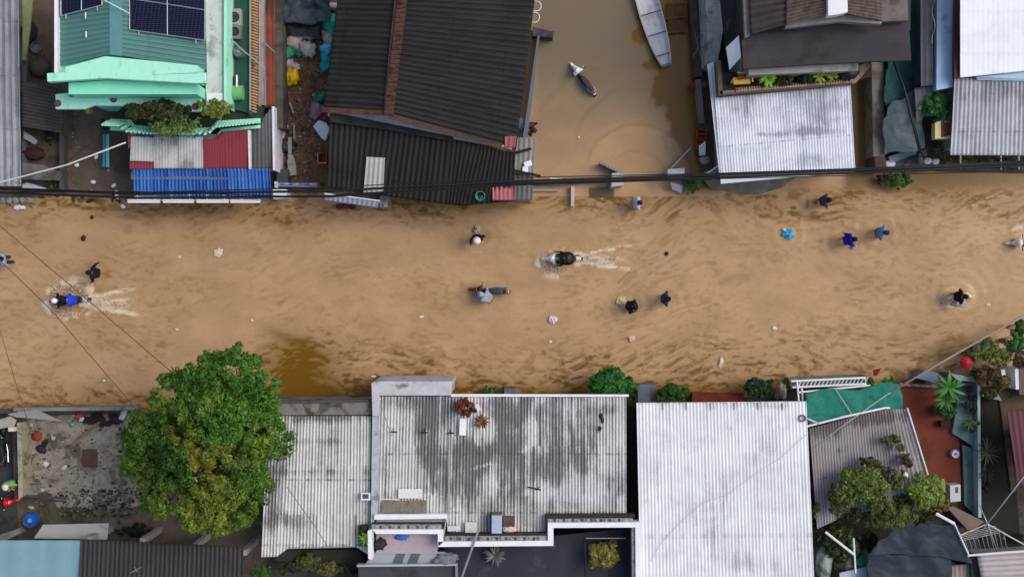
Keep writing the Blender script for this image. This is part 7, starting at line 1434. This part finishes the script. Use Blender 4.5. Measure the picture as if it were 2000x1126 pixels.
# ================================================================== CABLES
def cable(pts, z, r, label, m=BLACK, name='cable', group=None, sag=0.0):
    o = MB().line([(x, y, z) for x, y in pts], r, 7).build(name, m, None, smooth=True); tag(o, label, 'cable', group); return o
base = [(-160, 364), (0, 370), (260, 380), (640, 375), (1000, 356), (1380, 344), (1700, 333), (2160, 312)]
cable([(x, y - 2) for x, y in base], 6.5, .055, 'thickest black power cable along the north bank', group='black cables along the north bank')
cable([(x, y + (6 if x < 300 else 8 if x < 700 else 3)) for x, y in base], 6.4, .05, 'second black power cable, lowest on the left, along the north bank', group='black cables along the north bank')
cable([(x, y - (4 if x < 300 else 9 if x < 1200 else 5)) for x, y in base], 6.6, .022, 'upper thin dark cable along the north bank', group='black cables along the north bank')
cable([(-160, 376), (260, 374), (640, 385), (1000, 362), (1400, 349), (2160, 330)], 6.45, .02, 'thin dark cable crossing under the thick one on the left', group='black cables along the north bank')
TH = mat('#6a5440', 'thin_wire', .1, 5, .7)
cable([(-160, 330), (0, 441), (165, 580), (335, 726), (420, 800)], 5.0, .022, 'thin brown wire slanting down over the splashing motorbike', TH)
cable([(-120, 410), (0, 508), (100, 605), (252, 782), (300, 840)], 5.0, .022, 'thin brown wire slanting from the left edge to the yard wall', TH)
cable([(-30, 560), (0, 645), (32, 752), (60, 840)], 5.0, .016, 'short thin wire near the lower left corner of the street', TH)
cable([(-160, 404), (0, 356), (130, 322), (246, 278)], 4.2, .035, 'white cable slanting over the left yard to the red canopy', mat('#c9c3bd', 'white_cable', .1, 5, .6))
cable([(1740, 765), (1830, 712), (1920, 660), (2160, 528)], 3.6, .05, 'pale pinkish cable slanting over the right bank', mat('#9a8276', 'pale_cable', .1, 5, .7))
cable([(1590, 872), (1650, 828), (1740, 765)], 3.6, .018, 'thin pale wire continuing over the teal green net', mat('#a9a9a4', 'pale_wire', .1, 5, .7))
cable([(2100, 820), (2000, 930), (1905, 1052)], 3.4, .03, 'pale wire slanting from the maroon roof to the grille', STEEL)
cable([(1913, 985), (1930, 1025), (1948, 1076)], 2.8, .025, 'short thin wire crossing the grille', STEEL)
cable([(1745, 120), (1765, 170), (1780, 230), (1797, 300)], 3.2, .05, 'thick dark cable dropping to the service pole at the water edge')
cable([(1740, 100), (1772, 190), (1802, 306)], 3.2, .03, 'thinner dark cable beside the thick dropping one')
cable([(560, 950), (610, 1020), (640, 1066)], 3.6, .014, 'thin dark wire lying over the lower left of the streaked roof', TH)
cable([(128, 318), (190, 270), (230, 230)], 2.2, .012, 'very thin dark wire over the left yard', BLACK)

# ================================================================== FLOATING THINGS
def flo(px, py, sx, sy, colr, label, seed, name='litter', cat='litter', sz=.07, rz=0, group=None):
    o = MB().blob(P(px, py, .03), (sx, sy, sz), .8, seed, rz).build(name, mat(colr, 'litter', .12, 8, .6), None); tag(o, label, cat, group); return o
flo(426, 493, .2, .17, '#cfc4ae', 'crumpled cream plastic bag floating in the left street', 1, 'plastic_bag', 'bag', .08, 30)
flo(1080, 624, .2, .17, '#cfc0cc', 'pale lilac box floating in the middle street', 2, 'floating_box', 'box', .14, 20)
flo(1233, 660, .16, .14, '#d6a8a4', 'pink and white packet floating below the person in black', 3, 'packet', 'packet', .12)
flo(1408, 706, .1, .24, '#c4bfae', 'long white bottle floating near the lower bank', 4, 'bottle', 'bottle', .08, -15)
flo(1512, 641, .1, .08, '#d4cfc4', 'small white scrap floating right of the long bottle', 5)
flo(1540, 457, .23, .24, '#3fa3cf', 'light blue bag with a dark gap floating in the right street', 6, 'blue_bag', 'bag', .2, 40)
flo(1531, 449, .09, .07, '#cfe0e4', 'white tip of the light blue bag', 7, 'bag_tip', 'bag', .15)
flo(1213, 588, .2, .2, '#b8b08c', 'pale green round float towed by the person in black', 8, 'float', 'float', .15)
flo(1668, 482, .12, .09, '#e4e0dc', 'white parcel at the side of the blue jacket person', 9, 'parcel', 'parcel', .3)
flo(1886, 578, .26, .14, '#e0cfae', 'cream bundle pushed by the person in black vest', 10, 'bundle', 'bundle', .35)
flo(1872, 592, .3, .12, '#a3a9bc', 'pale blue grey bag beside the person in black vest', 11, 'bag', 'bag', .25)
flo(932, 447, .13, .16, '#a9a294', 'pale net bag trailing behind the person in the pink hat', 12, 'net_bag', 'bag', .2)
flo(163, 465, .1, .12, '#2c2622', 'small dark lump floating in the upper left street', 13)
flo(180, 424, .08, .08, '#3a2c20', 'small dark twig clump floating near the left bank', 14)
flo(1302, 495, .08, .09, '#2f2c14', 'small dark green lump floating right of mid-street', 15)
flo(540, 746, .14, .16, '#d6cfb4', 'white round scrap floating in the clear brown patch beside the tree', 16)
for i, (px, py) in enumerate(((492, 625), (350, 502), (823, 618), (203, 743), (345, 643), (730, 735), (688, 776), (1075, 667), (1930, 595), (1130, 268))):
    flo(px, py, .06 + .02 * (i % 3), .055, '#cfc8b4', 'tiny pale scrap floating on the brown floodwater', 20 + i, group='tiny floating scraps', sz=.04)
t = thing('debris_raft', 'tangle of grey sticks and scraps at the water edge far left', 'debris', P(35, 393, 0))
rg = random.Random(4); mb = MB()
for k in range(26): x, y = rg.uniform(-10, 66), rg.uniform(386, 402); mb.line([(x, y, .08), (x + rg.uniform(-16, 16), y + rg.uniform(-4, 4), .12)], .025, 4)
mb.build('sticks', GREYW, t); MB().blob(P(38, 405, .1), (.25, .1, .08), .8, 31).build('plastic_scrap', WHITE2, t)
for i in range(5): MB().blob(P(5 + i * 13, 391, .1), (.14, .12, .1), .8, 33 + i).build('scrap', mat('#8a8f88', 'debris', .2, 6, .8), t)
for k in range(14):
    x = rg.uniform(75, 250); y = rg.uniform(382, 392)
    flo(x, y, rg.uniform(.08, .2), .06, rg.choice(('#3a2f24', '#5a4c3a', '#2a2420')), 'small dark debris lump at the left water edge', 60 + k, group='dark debris at the left water edge', sz=.05, rz=k * 25)
# splash droplets thrown up by the riders
def splash(name, label, spots_, n, seed):
    rg = random.Random(seed); mb = MB()
    for k in range(n):
        cx, cy, rx, ry, zz = rg.choice(spots_); x, y = rg.gauss(cx, rx * .5), rg.gauss(cy, ry * .5); p = P(x, y, .3); p.z = abs(rg.gauss(0, zz)) + .02; r_ = rg.uniform(.008, .026)
        mb.v += [tuple(p + Vector(q) * r_) for q in ((1, 0, 0), (-1, 0, 0), (0, 1, 0), (0, -1, 0), (0, 0, 1), (0, 0, -1))]; b_ = len(mb.v) - 6
        mb.f += [[b_ + i for i in f_] for f_ in ((0, 2, 4), (2, 1, 4), (1, 3, 4), (3, 0, 4), (2, 0, 5), (1, 2, 5), (3, 1, 5), (0, 3, 5))]
    o = mb.build(name, mat('#d8cfba', 'foam', .05, 5, .4), None); tag(o, label, 'splash', kind='stuff')
splash('splash', 'white spray thrown up by the two-up motorbike on the left', [(108, 575, 12, 30, .25), (150, 560, 26, 10, .3), (185, 590, 26, 20, .15), (215, 596, 45, 18, .08), (130, 612, 30, 8, .1)], 1500, 1)
splash('splash', 'white spray behind the white motorbike in mid-street', [(1062, 508, 6, 14, .15), (1085, 525, 22, 9, .12), (1150, 505, 18, 12, .12), (1185, 508, 32, 13, .06)], 900, 2)
splash('splash', 'white spray around the person with the cream bundle', [(1845, 577, 10, 7, .06), (1850, 590, 14, 8, .04)], 260, 3)
